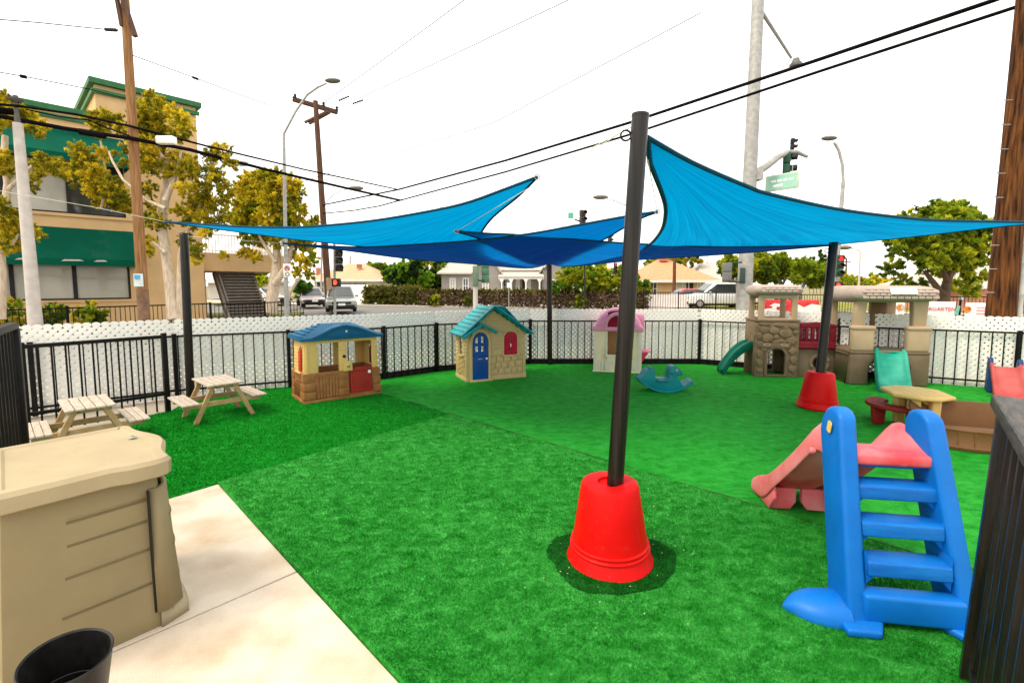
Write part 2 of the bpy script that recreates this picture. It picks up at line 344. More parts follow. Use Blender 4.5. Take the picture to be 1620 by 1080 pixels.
# white privacy lattice fixed to the outside of the fence
def lattice(a, b, label, off=.06, z0=.02, z1=1.185, pitch=.070, sw=.047, th=.006):
    a, b = Vector((*a, 0)), Vector((*b, 0)); d = (b-a).normalized(); nrm = Vector((-d.y, d.x, 0)); L = (b-a).length
    t = thing('lattice_panel', label, 'lattice fence', a+nrm*off, math.atan2(d.y, d.x), 'white lattice panels behind the iron fence')
    m = M(); H = z1-z0; dx = pitch*math.sqrt(2); hw = sw/math.sqrt(2)
    for s, y in ((1, 0.0), (-1, th+.0005)):
        k0 = int(-H/dx)-2
        for i in range(k0, int((L+H)/dx)+3):
            x = i*dx
            # strip runs along x = x0 + s*(z-z0); clip to 0..L
            def cl(xa, za, xb, zb):
                pts = []
                for t_ in (0, 1): pts.append((xa+(xb-xa)*t_, za+(zb-za)*t_))
                lo, hi = 0.0, 1.0
                for (bound, sg) in ((0, 1), (L, -1)):
                    fa, fb = sg*(xa-bound), sg*(xb-bound)
                    if fa < 0 and fb < 0: return None
                    if fa < 0: lo = max(lo, fa/(fa-fb))
                    if fb < 0: hi = min(hi, fa/(fa-fb))
                if hi-lo < .02: return None
                return (xa+(xb-xa)*lo, za+(zb-za)*lo, xa+(xb-xa)*hi, za+(zb-za)*hi)
            xa, xb = (x, x+H) if s == 1 else (x, x-H)
            q = cl(xa, z0, xb, z1)
            if not q: continue
            xa, za, xb, zb = q
            m.prism([(xa-hw, za), (xa+hw, za), (xb+hw, zb), (xb-hw, zb)], (0, y, 0), (1, 0, 0), (0, 0, 1), (0, th, 0))
    # the pressed rounded edge at top and bottom
    for z, sg in ((z1, 1), (z0, -1)):
        for i in range(int(L/dx)+1):
            c = i*dx+dx/2
            if c > L: break
            pts = [(c+dx*.5*math.cos(math.pi*j/8), z+sg*dx*.34*math.sin(math.pi*j/8)) for j in range(9)]
            m.prism(pts, (0, -.001, 0), (1, 0, 0), (0, 0, 1), (0, 2*th+.003, 0))
    m.build('slats', WHITE, t, smooth=0, recalc=False)
    return t
LL = ['white lattice panel behind the planked picnic table next to the storage box', 'white lattice panel behind the brown playhouse with blue roof', 'short white lattice panel between the two peaked playhouses', 'white lattice panel behind the teal roofed playhouse',
      'long white lattice panel behind the pink playhouse', 'white lattice panel behind the brown climbing towers', 'white lattice panel beside the big brown utility pole base', 'white lattice panel behind the far pink slide with blue rails']
for i in range(8): lattice(FN[i], FN[i+1], LL[i])

# gate panel standing in front of the fence by the picnic tables
ga, gb = gr(45, 690), gr(266, 651)
gd = (gb-ga).normalized(); gl = (gb-ga).length
t = thing('fence_gate', 'black iron gate panel with thick top rail standing before the fence near the storage box', 'gate', ga, math.atan2(gd.y, gd.x))
M().span((0, -.02, 1.02), (gl, .02, 1.065)).build('rail', IRON, t, bevel=.004, seg=1); M().span((0, -.018, .235), (gl, .018, .275)).build('rail', IRON, t, bevel=.004, seg=1)
m = M()
for i in range(1, 11): m.span((gl*i/11-.009, -.009, .02), (gl*i/11+.009, .009, 1.03))
m.build('bar_grille', IRON, t)
for x in (0, gl): M().span((x-.03, -.03, 0), (x+.03, .03, 1.09)).build('post', IRON, t, bevel=.004, seg=1)

# two railings close to the camera
def railing(name, p0, p1, h, label, step=.11, capw=.09, lean=(0, 0, 0), mat_=BLACK):
    p0, p1 = Vector(p0), Vector(p1); d = (p1-p0).normalized(); L = (p1-p0).length
    t = thing(name, label, 'railing', p0, math.atan2(d.y, d.x)); t.rotation_euler.x = lean[0]; t.rotation_euler.y = lean[1]
    M().span((-.02, -capw/2, h-.05), (L, capw/2, h)).build('cap_rail', CAPM if mat_ is not BLACK else mat_, t, bevel=.006)
    M().span((0, -.018, .10), (L, .018, .14)).build('bottom_rail', mat_, t, bevel=.004)
    m = M(); k = int(L/step)
    for i in range(1, k): m.span((i*step-.011, -.011, .12), (i*step+.011, .011, h-.04))
    m.build('bar_grille', mat_, t, bevel=.002, seg=1)
    M().span((-.018, -.035, 0), (.052, .035, h-.045)).build('post', mat_, t, bevel=.005)
    return t
RAILM = mat('rail_worn_paint', (.004, .003, .0025), .36, .5, 5, .12, 30, col2=(.020, .013, .009), stretch=(6, 6, .6), p0=.45, p1=.75, spec=.3)
CAPM = mat('cap_worn_paint', (.012, .009, .007), .5, .5, 9, .3, 40, col2=(.085, .07, .052), stretch=(1, 8, 8), p0=.35, p1=.75, spec=.3)
railing('stair_railing', (2.025, 1.965, 0), (.78, .528, 0), 1.285, 'worn black railing with flat cap beside the blue slide', capw=.115, step=.145, lean=(R(-2.4), 0, 0), mat_=RAILM)
railing('side_railing', (-3.72, 3.52, 0), (-2.90, 2.50, 0), 1.47, 'tall black railing seen end on beside the storage box', capw=.06)
# ------------------------------------------------------------ shade sails and their poles
POLE_G = 'black steel poles that carry the blue sails'
RED = plastic('red_plastic', (.60, .003, .002), .05, .34, spec=.14)
def sail_pole(base, top, r, label, bucket=None, group=POLE_G):
    base, top = Vector(base), Vector(top); t = thing('sail_pole', label, 'pole', base, 0, group)
    d = top-base; z0 = Vector((0, 0, .0))
    M().tube([z0, d*.5, d], r, 20).build('shaft', POLEM, t, smooth=60)
    m = M(); q = d*.985; n = d.normalized()
    m.tube([d-n*.004, d+n*.012], r*1.03, 20); m.build('end_cap', POLEM, t)
    e = M(); a = d-n*.10
    pts = [a+Vector((-r-.028+.03*math.cos(x), .0, .03*math.sin(x)-.01)) for x in np.linspace(0, 6.2832, 13)]
    e.tube(pts, .006, 6, caps=False); e.build('eye_bolt', BLACK, t)
    return t
N0, N1 = Vector((.615, 2.85, .02)), at(1013, 184, 2.86)
K0, K1 = gr(870, 577), at(869, 417, 10.22)
L0 = gr(302, 640); L1 = at(291, 370, L0.y)
R0 = Vector((4.33, 6.62, .02)); R1 = at(1319, 384, 6.72)
sail_pole(N0, N1, .050, 'thick black pole rising from the near red tub to the blue sails')
sail_pole(K0, K1, .055, 'slim black pole at the fence between teal and pink playhouses')
sail_pole(L0, L1, .055, 'black pole at the fence beside the planked picnic table')
sail_pole(R0, R1, .058, 'black pole rising from the red tub before the brown climber')
def red_tub(loc, label, tilt=(0, 0)):
    t = thing('upturned_tub', label, 'tub', loc, 0, 'upturned red tubs at the pole feet')
    pr = [(.262, 0), (.266, .006), (.268, .018), (.262, .026), (.244, .085), (.240, .092), (.247, .098), (.247, .106), (.238, .112), (.236, .122), (.241, .127), (.241, .133), (.229, .139), (.204, .31), (.177, .485), (.168, .502), (.155, .508), (.075, .506), (.072, .49)]
    M().lathe(pr, 48).build('shell', RED, t, smooth=35)
    m = M(); m.lathe([(.072, .488), (.072, .4885), (.03, .4885)], 24); m.build('hole', mat('tub_hole', (.05, .004, .003), .8), t)
    t.rotation_euler = (R(tilt[0]), R(tilt[1]), 0); return t
red_tub((.617, 2.87, .024), 'glossy upturned red tub round the thick near pole', (1.2, -1.0))
red_tub((4.34, 6.62, .014), 'glossy upturned red tub round the pole before the brown climber', (0, 2.0))
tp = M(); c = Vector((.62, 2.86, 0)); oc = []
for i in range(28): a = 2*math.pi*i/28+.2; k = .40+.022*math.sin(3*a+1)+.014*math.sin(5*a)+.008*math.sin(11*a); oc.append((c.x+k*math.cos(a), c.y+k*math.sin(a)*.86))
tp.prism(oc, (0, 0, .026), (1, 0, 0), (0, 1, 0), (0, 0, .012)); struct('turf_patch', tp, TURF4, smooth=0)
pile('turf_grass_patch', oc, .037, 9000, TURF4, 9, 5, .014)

def sail_mat(name, col, col2, trans):
    m = bpy.data.materials.new(name); m.use_nodes = True; n, l = m.node_tree.nodes, m.node_tree.links; b = n['Principled BSDF']
    b.inputs['Roughness'].default_value = .8; b.inputs['Specular IOR Level'].default_value = .1
    u = n.new('ShaderNodeTexCoord'); mp = n.new('ShaderNodeMapping'); mp.inputs['Scale'].default_value = (42, 2.2, 1); l.new(u.outputs['UV'], mp.inputs[0])
    z = n.new('ShaderNodeTexNoise'); z.inputs['Scale'].default_value = 1.0; z.inputs['Detail'].default_value = 4; z.inputs['Roughness'].default_value = .7; l.new(mp.outputs[0], z.inputs['Vector'])
    r = n.new('ShaderNodeValToRGB'); e = r.color_ramp.elements; e[0].position = .3; e[1].position = .72; e[0].color = (*col, 1); e[1].color = (*col2, 1)
    l.new(z.outputs[0], r.inputs[0]); l.new(r.outputs[0], b.inputs['Base Color'])
    bp = n.new('ShaderNodeBump'); bp.inputs['Strength'].default_value = .35; bp.inputs['Distance'].default_value = .02; l.new(z.outputs[0], bp.inputs['Height']); l.new(bp.outputs[0], b.inputs['Normal'])
    t = n.new('ShaderNodeBsdfTranslucent'); l.new(r.outputs[0], t.inputs[0]); l.new(bp.outputs[0], t.inputs['Normal'])
    mx = n.new('ShaderNodeMixShader'); mx.inputs[0].default_value = trans; l.new(b.outputs[0], mx.inputs[1]); l.new(t.outputs[0], mx.inputs[2]); l.new(mx.outputs[0], n['Material Output'].inputs[0])
    return m
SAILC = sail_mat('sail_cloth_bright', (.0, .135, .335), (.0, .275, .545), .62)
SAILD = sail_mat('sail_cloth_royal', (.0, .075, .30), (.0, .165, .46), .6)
BIND = mat('sail_binding', (.0, .045, .09), .8, .2, 20)
ROPE = mat('white_rope', (.6, .57, .5), .9, .1, 30)
def crv(pts, n):
    """smooth curve through measured points, n+1 samples by length"""
    P = [at(*p) for p in pts]; Q = [P[0]*2-P[1]]+P+[P[-1]*2-P[-2]]; o = []
    for i in range(1, len(Q)-2):
        for j in range(12):
            t = j/12; a, b, c, d = Q[i-1:i+3]
            o.append(.5*((2*b)+(-a+c)*t+(2*a-5*b+4*c-d)*t*t+(-a+3*b-3*c+d)*t**3))
    o.append(P[-1]); L = [0]
    for i in range(1, len(o)): L.append(L[-1]+(o[i]-o[i-1]).length)
    res = []; k = 0
    for i in range(n+1):
        s = L[-1]*i/n
        while k < len(o)-2 and L[k+1] < s: k += 1
        res.append(o[k].lerp(o[k+1], min(1, max(0, (s-L[k])/max(1e-9, L[k+1]-L[k])))))
    return res
def sail(label, e1, e2, e3, m, ropes, sag=.0, bind=(1, 1, 1)):
    """three measured edges: e1 and e2 start at one corner, e3 joins their far ends"""
    nu, nv = 26, 40; c1, c2, c3 = crv(e1, nv), crv(e2, nv), crv(e3, nu)
    c2[0] = c1[0]; c3[0] = c1[-1]; c3[-1] = c2[-1]; P = []
    for j in range(nv+1):
        v = j/nv; row = []
        for i in range(nu+1):
            u = i/nu; p = c1[j].lerp(c2[j], u)+(c3[i]-c1[-1].lerp(c2[-1], u))*(v**1.5)
            row.append(p+Vector((0, 0, -sag*math.sin(math.pi*u)*math.sin(math.pi*v))))
        P.append(row)
    mm = M().grid(P); o = mm.build('shade_sail', m, smooth=80, recalc=False)
    uv = o.data.uv_layers.new(name='cloth'); w = nu+1
    co = {}
    for lp in o.data.loops:
        vi = lp.vertex_index; uv.data[lp.index].uv = ((vi % w)/nu, (vi//w)/nv)
    setp(o, label, 'shade sail', 'blue shade sails')
    b = M()
    for c, f in ((c1, bind[0]), (c2, bind[1]), (c3, bind[2])):
        if f: b.tube(c, .013*f, 6)
    b.build('edge_binding', BIND, o)
    for q in ropes: M().tube(q, .0032, 5).build('rope', ROPE, o)
    for q in ropes:
        rg = M()
        pts = [q[0]+Vector((.022*math.cos(x), 0, .022*math.sin(x))) for x in np.linspace(0, 6.2832, 9)]; rg.tube(pts, .005, 5, caps=False); rg.build('ring', STEEL, o)
    return o
NT = N1-Vector((.05, 0, .06))
Lt = L1-Vector((0, 0, .03)); Kt = K1-Vector((0, 0, .03)); Rt = R1-Vector((0, 0, .03))
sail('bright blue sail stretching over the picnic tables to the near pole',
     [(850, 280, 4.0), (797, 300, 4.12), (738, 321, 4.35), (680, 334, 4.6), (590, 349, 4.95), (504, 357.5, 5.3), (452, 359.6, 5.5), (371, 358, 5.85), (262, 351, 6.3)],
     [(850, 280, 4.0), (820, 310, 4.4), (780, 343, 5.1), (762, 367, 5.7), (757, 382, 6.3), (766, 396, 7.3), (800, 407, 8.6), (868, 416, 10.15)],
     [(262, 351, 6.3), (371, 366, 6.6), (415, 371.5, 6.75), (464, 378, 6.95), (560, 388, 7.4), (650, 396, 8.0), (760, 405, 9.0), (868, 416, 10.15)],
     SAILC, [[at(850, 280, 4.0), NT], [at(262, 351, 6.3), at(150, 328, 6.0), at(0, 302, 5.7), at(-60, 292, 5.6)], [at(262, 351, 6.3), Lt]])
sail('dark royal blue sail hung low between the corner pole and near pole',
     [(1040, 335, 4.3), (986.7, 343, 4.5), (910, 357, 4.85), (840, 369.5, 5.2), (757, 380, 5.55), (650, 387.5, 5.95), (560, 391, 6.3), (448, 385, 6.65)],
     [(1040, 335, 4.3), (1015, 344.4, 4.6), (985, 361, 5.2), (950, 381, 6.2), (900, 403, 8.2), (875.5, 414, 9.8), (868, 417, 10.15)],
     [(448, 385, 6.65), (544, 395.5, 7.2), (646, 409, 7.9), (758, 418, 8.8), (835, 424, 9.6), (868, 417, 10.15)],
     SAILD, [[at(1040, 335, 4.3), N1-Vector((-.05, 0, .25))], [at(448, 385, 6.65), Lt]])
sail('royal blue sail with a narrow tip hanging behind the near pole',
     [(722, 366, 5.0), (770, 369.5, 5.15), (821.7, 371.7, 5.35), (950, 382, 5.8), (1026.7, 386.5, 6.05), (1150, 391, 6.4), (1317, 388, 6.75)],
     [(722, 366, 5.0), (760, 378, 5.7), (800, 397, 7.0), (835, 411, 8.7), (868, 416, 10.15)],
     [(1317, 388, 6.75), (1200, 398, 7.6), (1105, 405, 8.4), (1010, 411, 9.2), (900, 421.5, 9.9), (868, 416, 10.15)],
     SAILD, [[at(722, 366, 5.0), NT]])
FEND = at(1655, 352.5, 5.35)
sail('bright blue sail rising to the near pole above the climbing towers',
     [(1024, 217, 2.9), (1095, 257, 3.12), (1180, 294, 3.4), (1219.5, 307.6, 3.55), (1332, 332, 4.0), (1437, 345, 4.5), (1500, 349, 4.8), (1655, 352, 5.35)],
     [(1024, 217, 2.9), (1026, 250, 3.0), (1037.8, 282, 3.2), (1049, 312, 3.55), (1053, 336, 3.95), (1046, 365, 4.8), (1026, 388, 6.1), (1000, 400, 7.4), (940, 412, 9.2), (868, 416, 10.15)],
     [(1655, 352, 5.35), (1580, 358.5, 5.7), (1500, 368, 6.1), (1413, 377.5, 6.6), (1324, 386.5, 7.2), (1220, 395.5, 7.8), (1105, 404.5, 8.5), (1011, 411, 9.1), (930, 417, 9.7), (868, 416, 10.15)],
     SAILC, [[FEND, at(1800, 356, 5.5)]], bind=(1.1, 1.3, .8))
sail_pole((7.75, 5.6, 0), at(1810, 350, 5.55), .055, 'black pole holding the outer tip of the bright sail beyond the frame edge')

# ------------------------------------------------------------ storage box and bin on the concrete
TAUPE = mat('taupe_resin', (.235, .185, .095), .5, .07, 4, .12, 220, spec=.25)
TAUPE_D = mat('taupe_resin_lid', (.36, .285, .17), .5, .08, 4, .12, 200)
GAP = mat('dark_gap', (.02, .017, .012), .8)
ang = math.atan2(.77, .64)
t = thing('storage_box', 'taupe resin storage box with closed lid beside the concrete joint', 'storage box', (-2.10, 1.955, 0), ang)
# local x runs along the side that faces the camera, local y to the back
D, Wd = .52, .76
def outl(ins, bul, z):
    """box outline: straight sides and back, bowed front at +x"""
    p = [(-.10+ins, ins), (D-ins-.04, ins)]
    for i in range(13):
        u = i/12; p.append((D-ins+bul*math.sin(math.pi*u)**.55, ins+(Wd-2*ins)*u))
    p += [(D-ins-.04, Wd-ins), (-.10+ins, Wd-ins)]
    return [Vector((x, y, z)) for x, y in p]
m = M(); lv = [outl(0, .05, .0), outl(.003, .05, .09), outl(.030, .045, .60), outl(.042, .04, .80)]
m.grid(lv, closed=True); m.f.append(tuple(range(len(lv[0])))[::-1]); m.m.append(0); n_ = len(lv[0]); m.f.append(tuple(range(3*n_, 4*n_))); m.m.append(0)
m.build('body', TAUPE, t, bevel=.006, smooth=30)
def sidey(z): return .030*min(1, max(0, (z-.09)/.51))+.002
GRV = mat('groove_shade', (.14, .108, .052), .7)
for z, x0 in ((.665, .14), (.555, .135), (.41, .12), (.235, .10)):
    g = M(); g.bar((x0, sidey(z)-.0005, z), (D-.085, sidey(z)-.001, z+.004), .006, .012); g.build('groove', GRV, t, bevel=.002, seg=1)
g = M()
for z, x0 in ((.674, .14), (.564, .135), (.419, .12), (.244, .10)): g = M(); g.bar((x0, sidey(z)-.001, z), (D-.085, sidey(z)-.001, z+.004), .005, .006); g.build('groove_lip', TAUPE, t, bevel=.002, seg=1)
# door leaf wrapping the bowed front, standing proud with dark gap at its edge
def front(ins, u0, u1, k, dx):
    return [(D-ins+dx+.05*math.sin(math.pi*u)**.55, ins+(Wd-2*ins)*u) for u in np.linspace(u0, u1, k)]
for u0, u1, nm in ((0.0, .495, 'door'), (.505, 1.0, 'door')):
    P = []
    for z, ins in ((.085, .0), (.40, .02), (.72, .036)):
        a = front(ins, u0, u1, 12, .02); 
        if u0 == 0: a = [(D-.075, ins-.010), (D-.03, ins-.014)]+a[1:]
        P.append([Vector((x, y, z)) for x, y in a])
    dm = M().grid(P); d_ = dm.build(nm, TAUPE, t, smooth=50, recalc=False, solid=.022)
    hb = M()
    for z in (.22, .40, .56):
        ins = .036*(z/.72); a = front(ins, u0+.02, u1-.02, 10, .0325); hb.tube([Vector((x, y, z)) for x, y in a], .004, 5)
    hb.build('door_groove', mat('groove_shade_b', (.22, .175, .09), .6), d_)
M().span((D-.083, -.006, .085), (D-.076, .02, .72)).build('door_gap', GAP, t)
fl = M()
A_ = [Vector((x, y, 0)) for x, y in [(D-.06, -.016)]+front(0, 0.04, .97, 16, .05)+[(D-.06, Wd+.012)]]
fl.grid([A_, [p+Vector((0, 0, .045)) for p in A_], [Vector((p.x-.038*max(0, min(1, (p.x-D+.06)/.08)), p.y, .085)) for p in A_]])
fl.f.append(tuple(range(len(A_), 2*len(A_)))[::-1]) if False else None
fl.build('base_flange', mat('flange_resin', (.33, .275, .17), .5, .08, 5, .1, 150), t, smooth=60, recalc=False, solid=.012)
# lid: raised panel with a rim, wavy front edge with side shoulder
def lido(off, z):
    p = [(-.10-off, -.03-off), (.10, -.03-off), (D-.22, -.022-off), (D-.15, -.05-off), (D-.05, -.052-off), (D+.0+off*.7, -.035-off*.7)]
    for i in range(17):
        u = i/16; p.append((D+.02+off+.035*math.cos(2*math.pi*u)*-1*math.sin(math.pi*u)+.028*math.sin(math.pi*u), -.005+(Wd+.01)*u))
    p += [(D+.0+off*.7, Wd+.045+off*.7), (D-.05, Wd+.05+off), (.10, Wd+.045+off), (-.06-off, Wd+.045+off)]
    return [Vector((x, y, z)) for x, y in p]
lv = [lido(-.03, .785), lido(0, .80), lido(.004, .865), lido(-.012, .885), lido(-.05, .888), lido(-.062, .878)]
m = M(); m.grid(lv, closed=True); n_ = len(lv[0]); m.f.append(tuple(range(n_))[::-1]); m.f.append(tuple(range(5*n_, 6*n_))); m.m += [0, 0]
lid = m.build('lid', TAUPE_D, t, smooth=35)
lk = M(); lk.lathe([(.0001, .004), (.017, .004), (.020, 0)], 20, (D-.035, Wd*.62, .888)); lk.box((D-.035, Wd*.62, .893), (.016, .006, .002)); lk.build('lock', STEEL, lid)
lk = M(); lk.box((D-.035, Wd*.62, .8945), (.012, .003, .002)); lk.build('key_slot', GAP, lid)

t = thing('waste_bin', 'black open planter bin standing before the taupe storage box', 'bin', (0, 0, 0), 0)
t.location = at(95, 1027, 1.70)-Vector((0, 0, .43))
BINM = mat('bin_black', (.005, .0045, .0045), .42, .8, 14, .05, 90, col2=(.016, .015, .0145), spec=.3)
pr = [(.118, 0), (.122, .004), (.168, .425), (.172, .43), (.168, .434), (.160, .428), (.140, .262), (.136, .26), (.114, .02)]
M().lathe(pr, 40).build('shell', BINM, t, smooth=35)
m = M(); m.lathe([(.0001, .024), (.1145, .024), (.1145, .018)], 32); m.build('bin_floor', BINM, t)
t.rotation_euler = (R(4), R(7), 0); t.scale = (.80, .80, 1)

# small debris lying on the turf and the concrete
lm = M(); g = random.Random(9)
for i in range(40):
    if i < 24: a = g.uniform(0, 6.28); q = g.uniform(.30, .75); x, y, z = .62+q*math.cos(a), 2.86+q*math.sin(a)*.9, .046
    else: x, y, z = g.uniform(-1.2, 1.8), g.uniform(2.0, 6.0), .044
    s_ = g.uniform(.0015, .0038); b = g.uniform(0, 3.14); lm.prism([(-s_*1.6, -s_*.5), (s_*1.4, -s_*.6), (s_*1.7, s_*.4), (-s_, s_*.7)], (x, y, z), (math.cos(b), math.sin(b), 0), (-math.sin(b), math.cos(b), 0), (0, 0, .0025))
setp(lm.build('litter', mat('debris_pale', (.5, .46, .34), .9, .3, 30), smooth=0), kind='stuff')
# ------------------------------------------------------------ blue ladder and pink slide
BLUE = plastic('blue_plastic', (.0, .128, .48), .1, .36)
PINK = mat('faded_pink_plastic', (.66, .05, .065), .36, .15, 2.2, .05, 140, col2=(.84, .32, .34), p0=.35, p1=.75, spec=.3)
t = thing('toddler_slide', 'blue laddered toddler slide with faded pink chute', 'slide', (2.01, 2.27, .024), R(-8.8)); t.scale = (.96, .97, .985)
def rail_pts(beak):
    p = [(-.065, .0), (.165, .0), (.405, .80), (.445, .90), (.440, .975), (.40, 1.035), (.345, 1.06), (.285, 1.05)]
    return p+[(.245, 1.02), (.225, .96)]
for sx in (-1, 1):
    m = M(); m.prism(rail_pts(sx < 0), (sx*.235-.048, 0, 0), (0, 1, 0), (0, 0, 1), (.096, 0, 0))
    # splay the foot of the rail outward a little and slim the head
    m.v = [(x+sx*.035*(1-z/1.0)-(0.012*sx*max(0, z-.7)/.3), y, z) for x, y, z in m.v]
    r_ = m.build('ladder_rail', BLUE, t, bevel=.026, seg=4, smooth=60)
    if sx < 0:
        m = M(); m.prism(rrect(.042, .066, .014), (sx*.235-.0505, .31, .945), (0, -1, -.25), (0, -.25, 1), (-.003, 0, 0)); m.build('yellow_badge', plastic('badge_yellow', (.75, .5, .12)), r_, smooth=0)
TR = mat('tread_grain', (.0, .095, .40), .45, .12, 5, .25, 60, stretch=(1, 6, 6), col2=(.0, .15, .52), spec=.3)
for k, (z, y) in enumerate(((.325, .06), (.50, .135), (.675, .205))):
    m = M(); m.prism([(-.055, -.078), (-.045, -.008), (-.02, .0), (.085, .0), (.098, -.012), (.085, -.03), (-.015, -.04), (-.02, -.078)], (-.20, y, z), (0, 1, 0), (0, 0, 1), (.40, 0, 0)); m.build('tread', TR, t, bevel=.012, seg=3, smooth=60)
    for sx in (-1, 1):       # webs that flare the tread into the rail
        m = M(); m.prism([(0, -.13), (.05, -.07), (.012, -.01), (0, .05)], (sx*.205, y-.035, z-.01), (-sx, 0, 0), (0, 0, 1), (0, .10, 0)); m.build('web', BLUE, t, bevel=.012, seg=2)
m = M(); m.span((-.20, .26, .735), (.20, .40, .805)); m.build('platform_beam', BLUE, t, bevel=.012)
m = M(); m.span((-.24, -.05, .03), (.24, .06, .175)); m.build('base_riser', BLUE, t, bevel=.02, seg=3)
# base plate with two outrigger feet
m = M(); m.prism([(-.36, -.135), (-.20, -.135), (-.12, .0), (.14, .0), (.22, -.135), (.40, -.135), (.40, .09), (.30, .16), (-.30, .16), (-.36, .06)], (0, 0, 0), (1, 0, 0), (0, 1, 0), (0, 0, .042)); m.build('base_plate', BLUE, t, bevel=.014, seg=3)
for sx in (-1, 1):
    P = []
    for i in range(9):
        v = i/8; x = sx*(.30+.30*v); w = .135*(1-v**3.2)+.002; h = .085*(1-v**2.6)**.6+.018
        P.append([Vector((x, .055+w*math.cos(a), h*max(0, math.sin(a))**.75)) for a in np.linspace(0, math.pi, 11)])
    m = M().grid(P); m.build('outrigger_foot', BLUE, t, smooth=70)
# chute: U-shaped shell
prof = [(.21, .825), (.33, .82), (.45, .81), (.57, .765), (.68, .67), (.85, .52), (1.05, .355), (1.22, .225), (1.36, .145), (1.48, .105), (1.60, .085), (1.68, .07)]
P = []
for i, (y, z) in enumerate(prof):
    wl = .0 if i < 2 else (.115 if 3 <= i <= 7 else .09) if i < 10 else (.05 if i == 10 else .015)
    hump = {1: .035, 2: .065, 3: .05, 4: .015}.get(i, 0)
    if i == 1: wl = .02
    if i == 2: wl = .075
    w = .205
    zs_ = max(.0, z+wl-.15) if y < 1.3 else max(.0, z+wl-.19); row = [(-w-.03, zs_), (-w-.028, (zs_+z+wl)/2), (-w-.022, z+wl-.005), (-w-.006, z+wl+hump*.6+.004), (-w+.015, z+wl-.012+hump*.5), (-w+.045, z+wl*.35), (-w+.10, z+.006), (-.05, z), (.05, z), (w-.10, z+.006), (w-.045, z+wl*.35), (w-.015, z+wl-.012+hump), (w+.006, z+wl+hump+.004), (w+.022, z+wl-.005), (w+.028, (zs_+z+wl)/2), (w+.03, zs_)]
    P.append([Vector((x, y, zz)) for x, zz in row])
m = M().grid(P); ch = m.build('chute', PINK, t, smooth=80, recalc=False, solid=.016)
sb = ch.modifiers.new('soften', 'SUBSURF'); sb.levels = 1; sb.render_levels = 1
m = M(); m.span((-.205, .20, .765), (.205, .262, .83)); m.build('seat_front', PINK, t, bevel=.018, seg=3)
for sx in (-1, 1):
    m = M(); m.prism([(1.30, 0), (1.66, 0), (1.68, .065), (1.50, .10), (1.36, .14), (1.22, .21), (1.20, .12)], (sx*.215-.012, 0, 0), (0, 1, 0), (0, 0, 1), (.024, 0, 0)); m.build('chute_side_foot', PINK, t, bevel=.008)
    m = M(); m.prism([(.06, .0), (.20, .0), (.20, .17), (.02, .17), (.02, .06)], (0, 1.30, 0), (sx, 0, 0), (0, 0, 1), (0, .05, 0)); m.build('chute_cross_foot', PINK, t, bevel=.01)
m = M(); m.lathe([(.0001, 0), (.02, 0), (.022, .02), (.015, .03), (.0001, .032)], 14, T=Matrix.Translation((-.245, .56, .72)) @ Matrix.Rotation(-math.pi/2, 4, 'Y')); m.build('knob', PINK, t)

# ------------------------------------------------------------ brown and yellow playhouse with blue roof
BRN = mat('brown_plastic', (.26, .10, .025), .55, .2, 9, .35, 22, col2=(.36, .165, .055), spec=.25)
YEL = mat('butter_plastic', (.70, .48, .155), .5, .06, 4, .08, 80, spec=.25)
YEL_D = mat('butter_plastic_inner', (.70, .50, .18), .55, .06, 4)
OR = mat('orange_red_plastic', (.55, .045, .015), .45, .12, 5)
MAR = mat('brick_red_plastic', (.33, .025, .014), .45, .15, 6, .1, 40)
ROOFB = mat('blue_roof_plastic', (.002, .105, .215), .42, .12, 4, .06, 90)
def stone(mm, x0, x1, z0, z1, y, d=.02, T=None):
    mm.span((x0, y-d, z0), (x1, y+.01, z1)) if T is None else mm.box(T @ Vector(((x0+x1)/2, y-d/2+.005, (z0+z1)/2)), (x1-x0, d+.01, z1-z0), 0, 0, T)
t = thing('playhouse', 'brown and yellow playhouse with low blue roof and red half door', 'playhouse', gr(482, 640), R(38))
Lf, Df, ZL, ZE = 1.16, .66, .44, .93
def wallpoly(z): return .035*(1-min(1, z/ZE))       # the walls lean in towards the top
lw = M()
q = .03
lw.prism([(0, 0), (.665, 0), (.665, ZL), (.02, ZL)], (0, .0, 0), (1, 0, 0), (0, .03, 1), (0, q, 0))
lw.prism([(1.025, 0), (Lf, 0), (Lf-.02, ZL), (1.025, ZL)], (0, 0, 0), (1, 0, 0), (0, .03, 1), (0, q, 0))
lw.span((.665, .001, 0), (1.025, q+.012, .075))
lw.prism([(0, 0), (Df, 0), (Df-.02, ZL), (.02, ZL)], (0, 0, 0), (0, 1, 0), (.03, 0, 1), (q, 0, 0))
lw.prism([(0, 0), (Df, 0), (Df-.02, ZL), (.02, ZL)], (Lf, 0, 0), (0, 1, 0), (-.03, 0, 1), (-q, 0, 0))
lw.prism([(q, 0), (Lf-q, 0), (Lf-q, ZL), (q, ZL)], (0, Df, 0), (1, 0, 0), (0, -.03, 1), (0, -q, 0))
low = lw.build('lower_wall', BRN, t, bevel=.006)
st = M()
for x0, x1 in ((-.012, .17), (.50, .655), (1.035, Lf+.012)):
    for k in range(3): j = .006*((k*7) % 3); st.span((x0+j, -.018+.012*k*.8, .055+k*.125), (x1-j, .05, .172+k*.125))
for k in range(3): st.span((-.016+.004*k, .012, .055+k*.125), (.05, .15+.012*(k % 2), .172+k*.125)); st.span((-.016+.004*k, Df-.13, .055+k*.125), (.05, Df+.012, .172+k*.125))
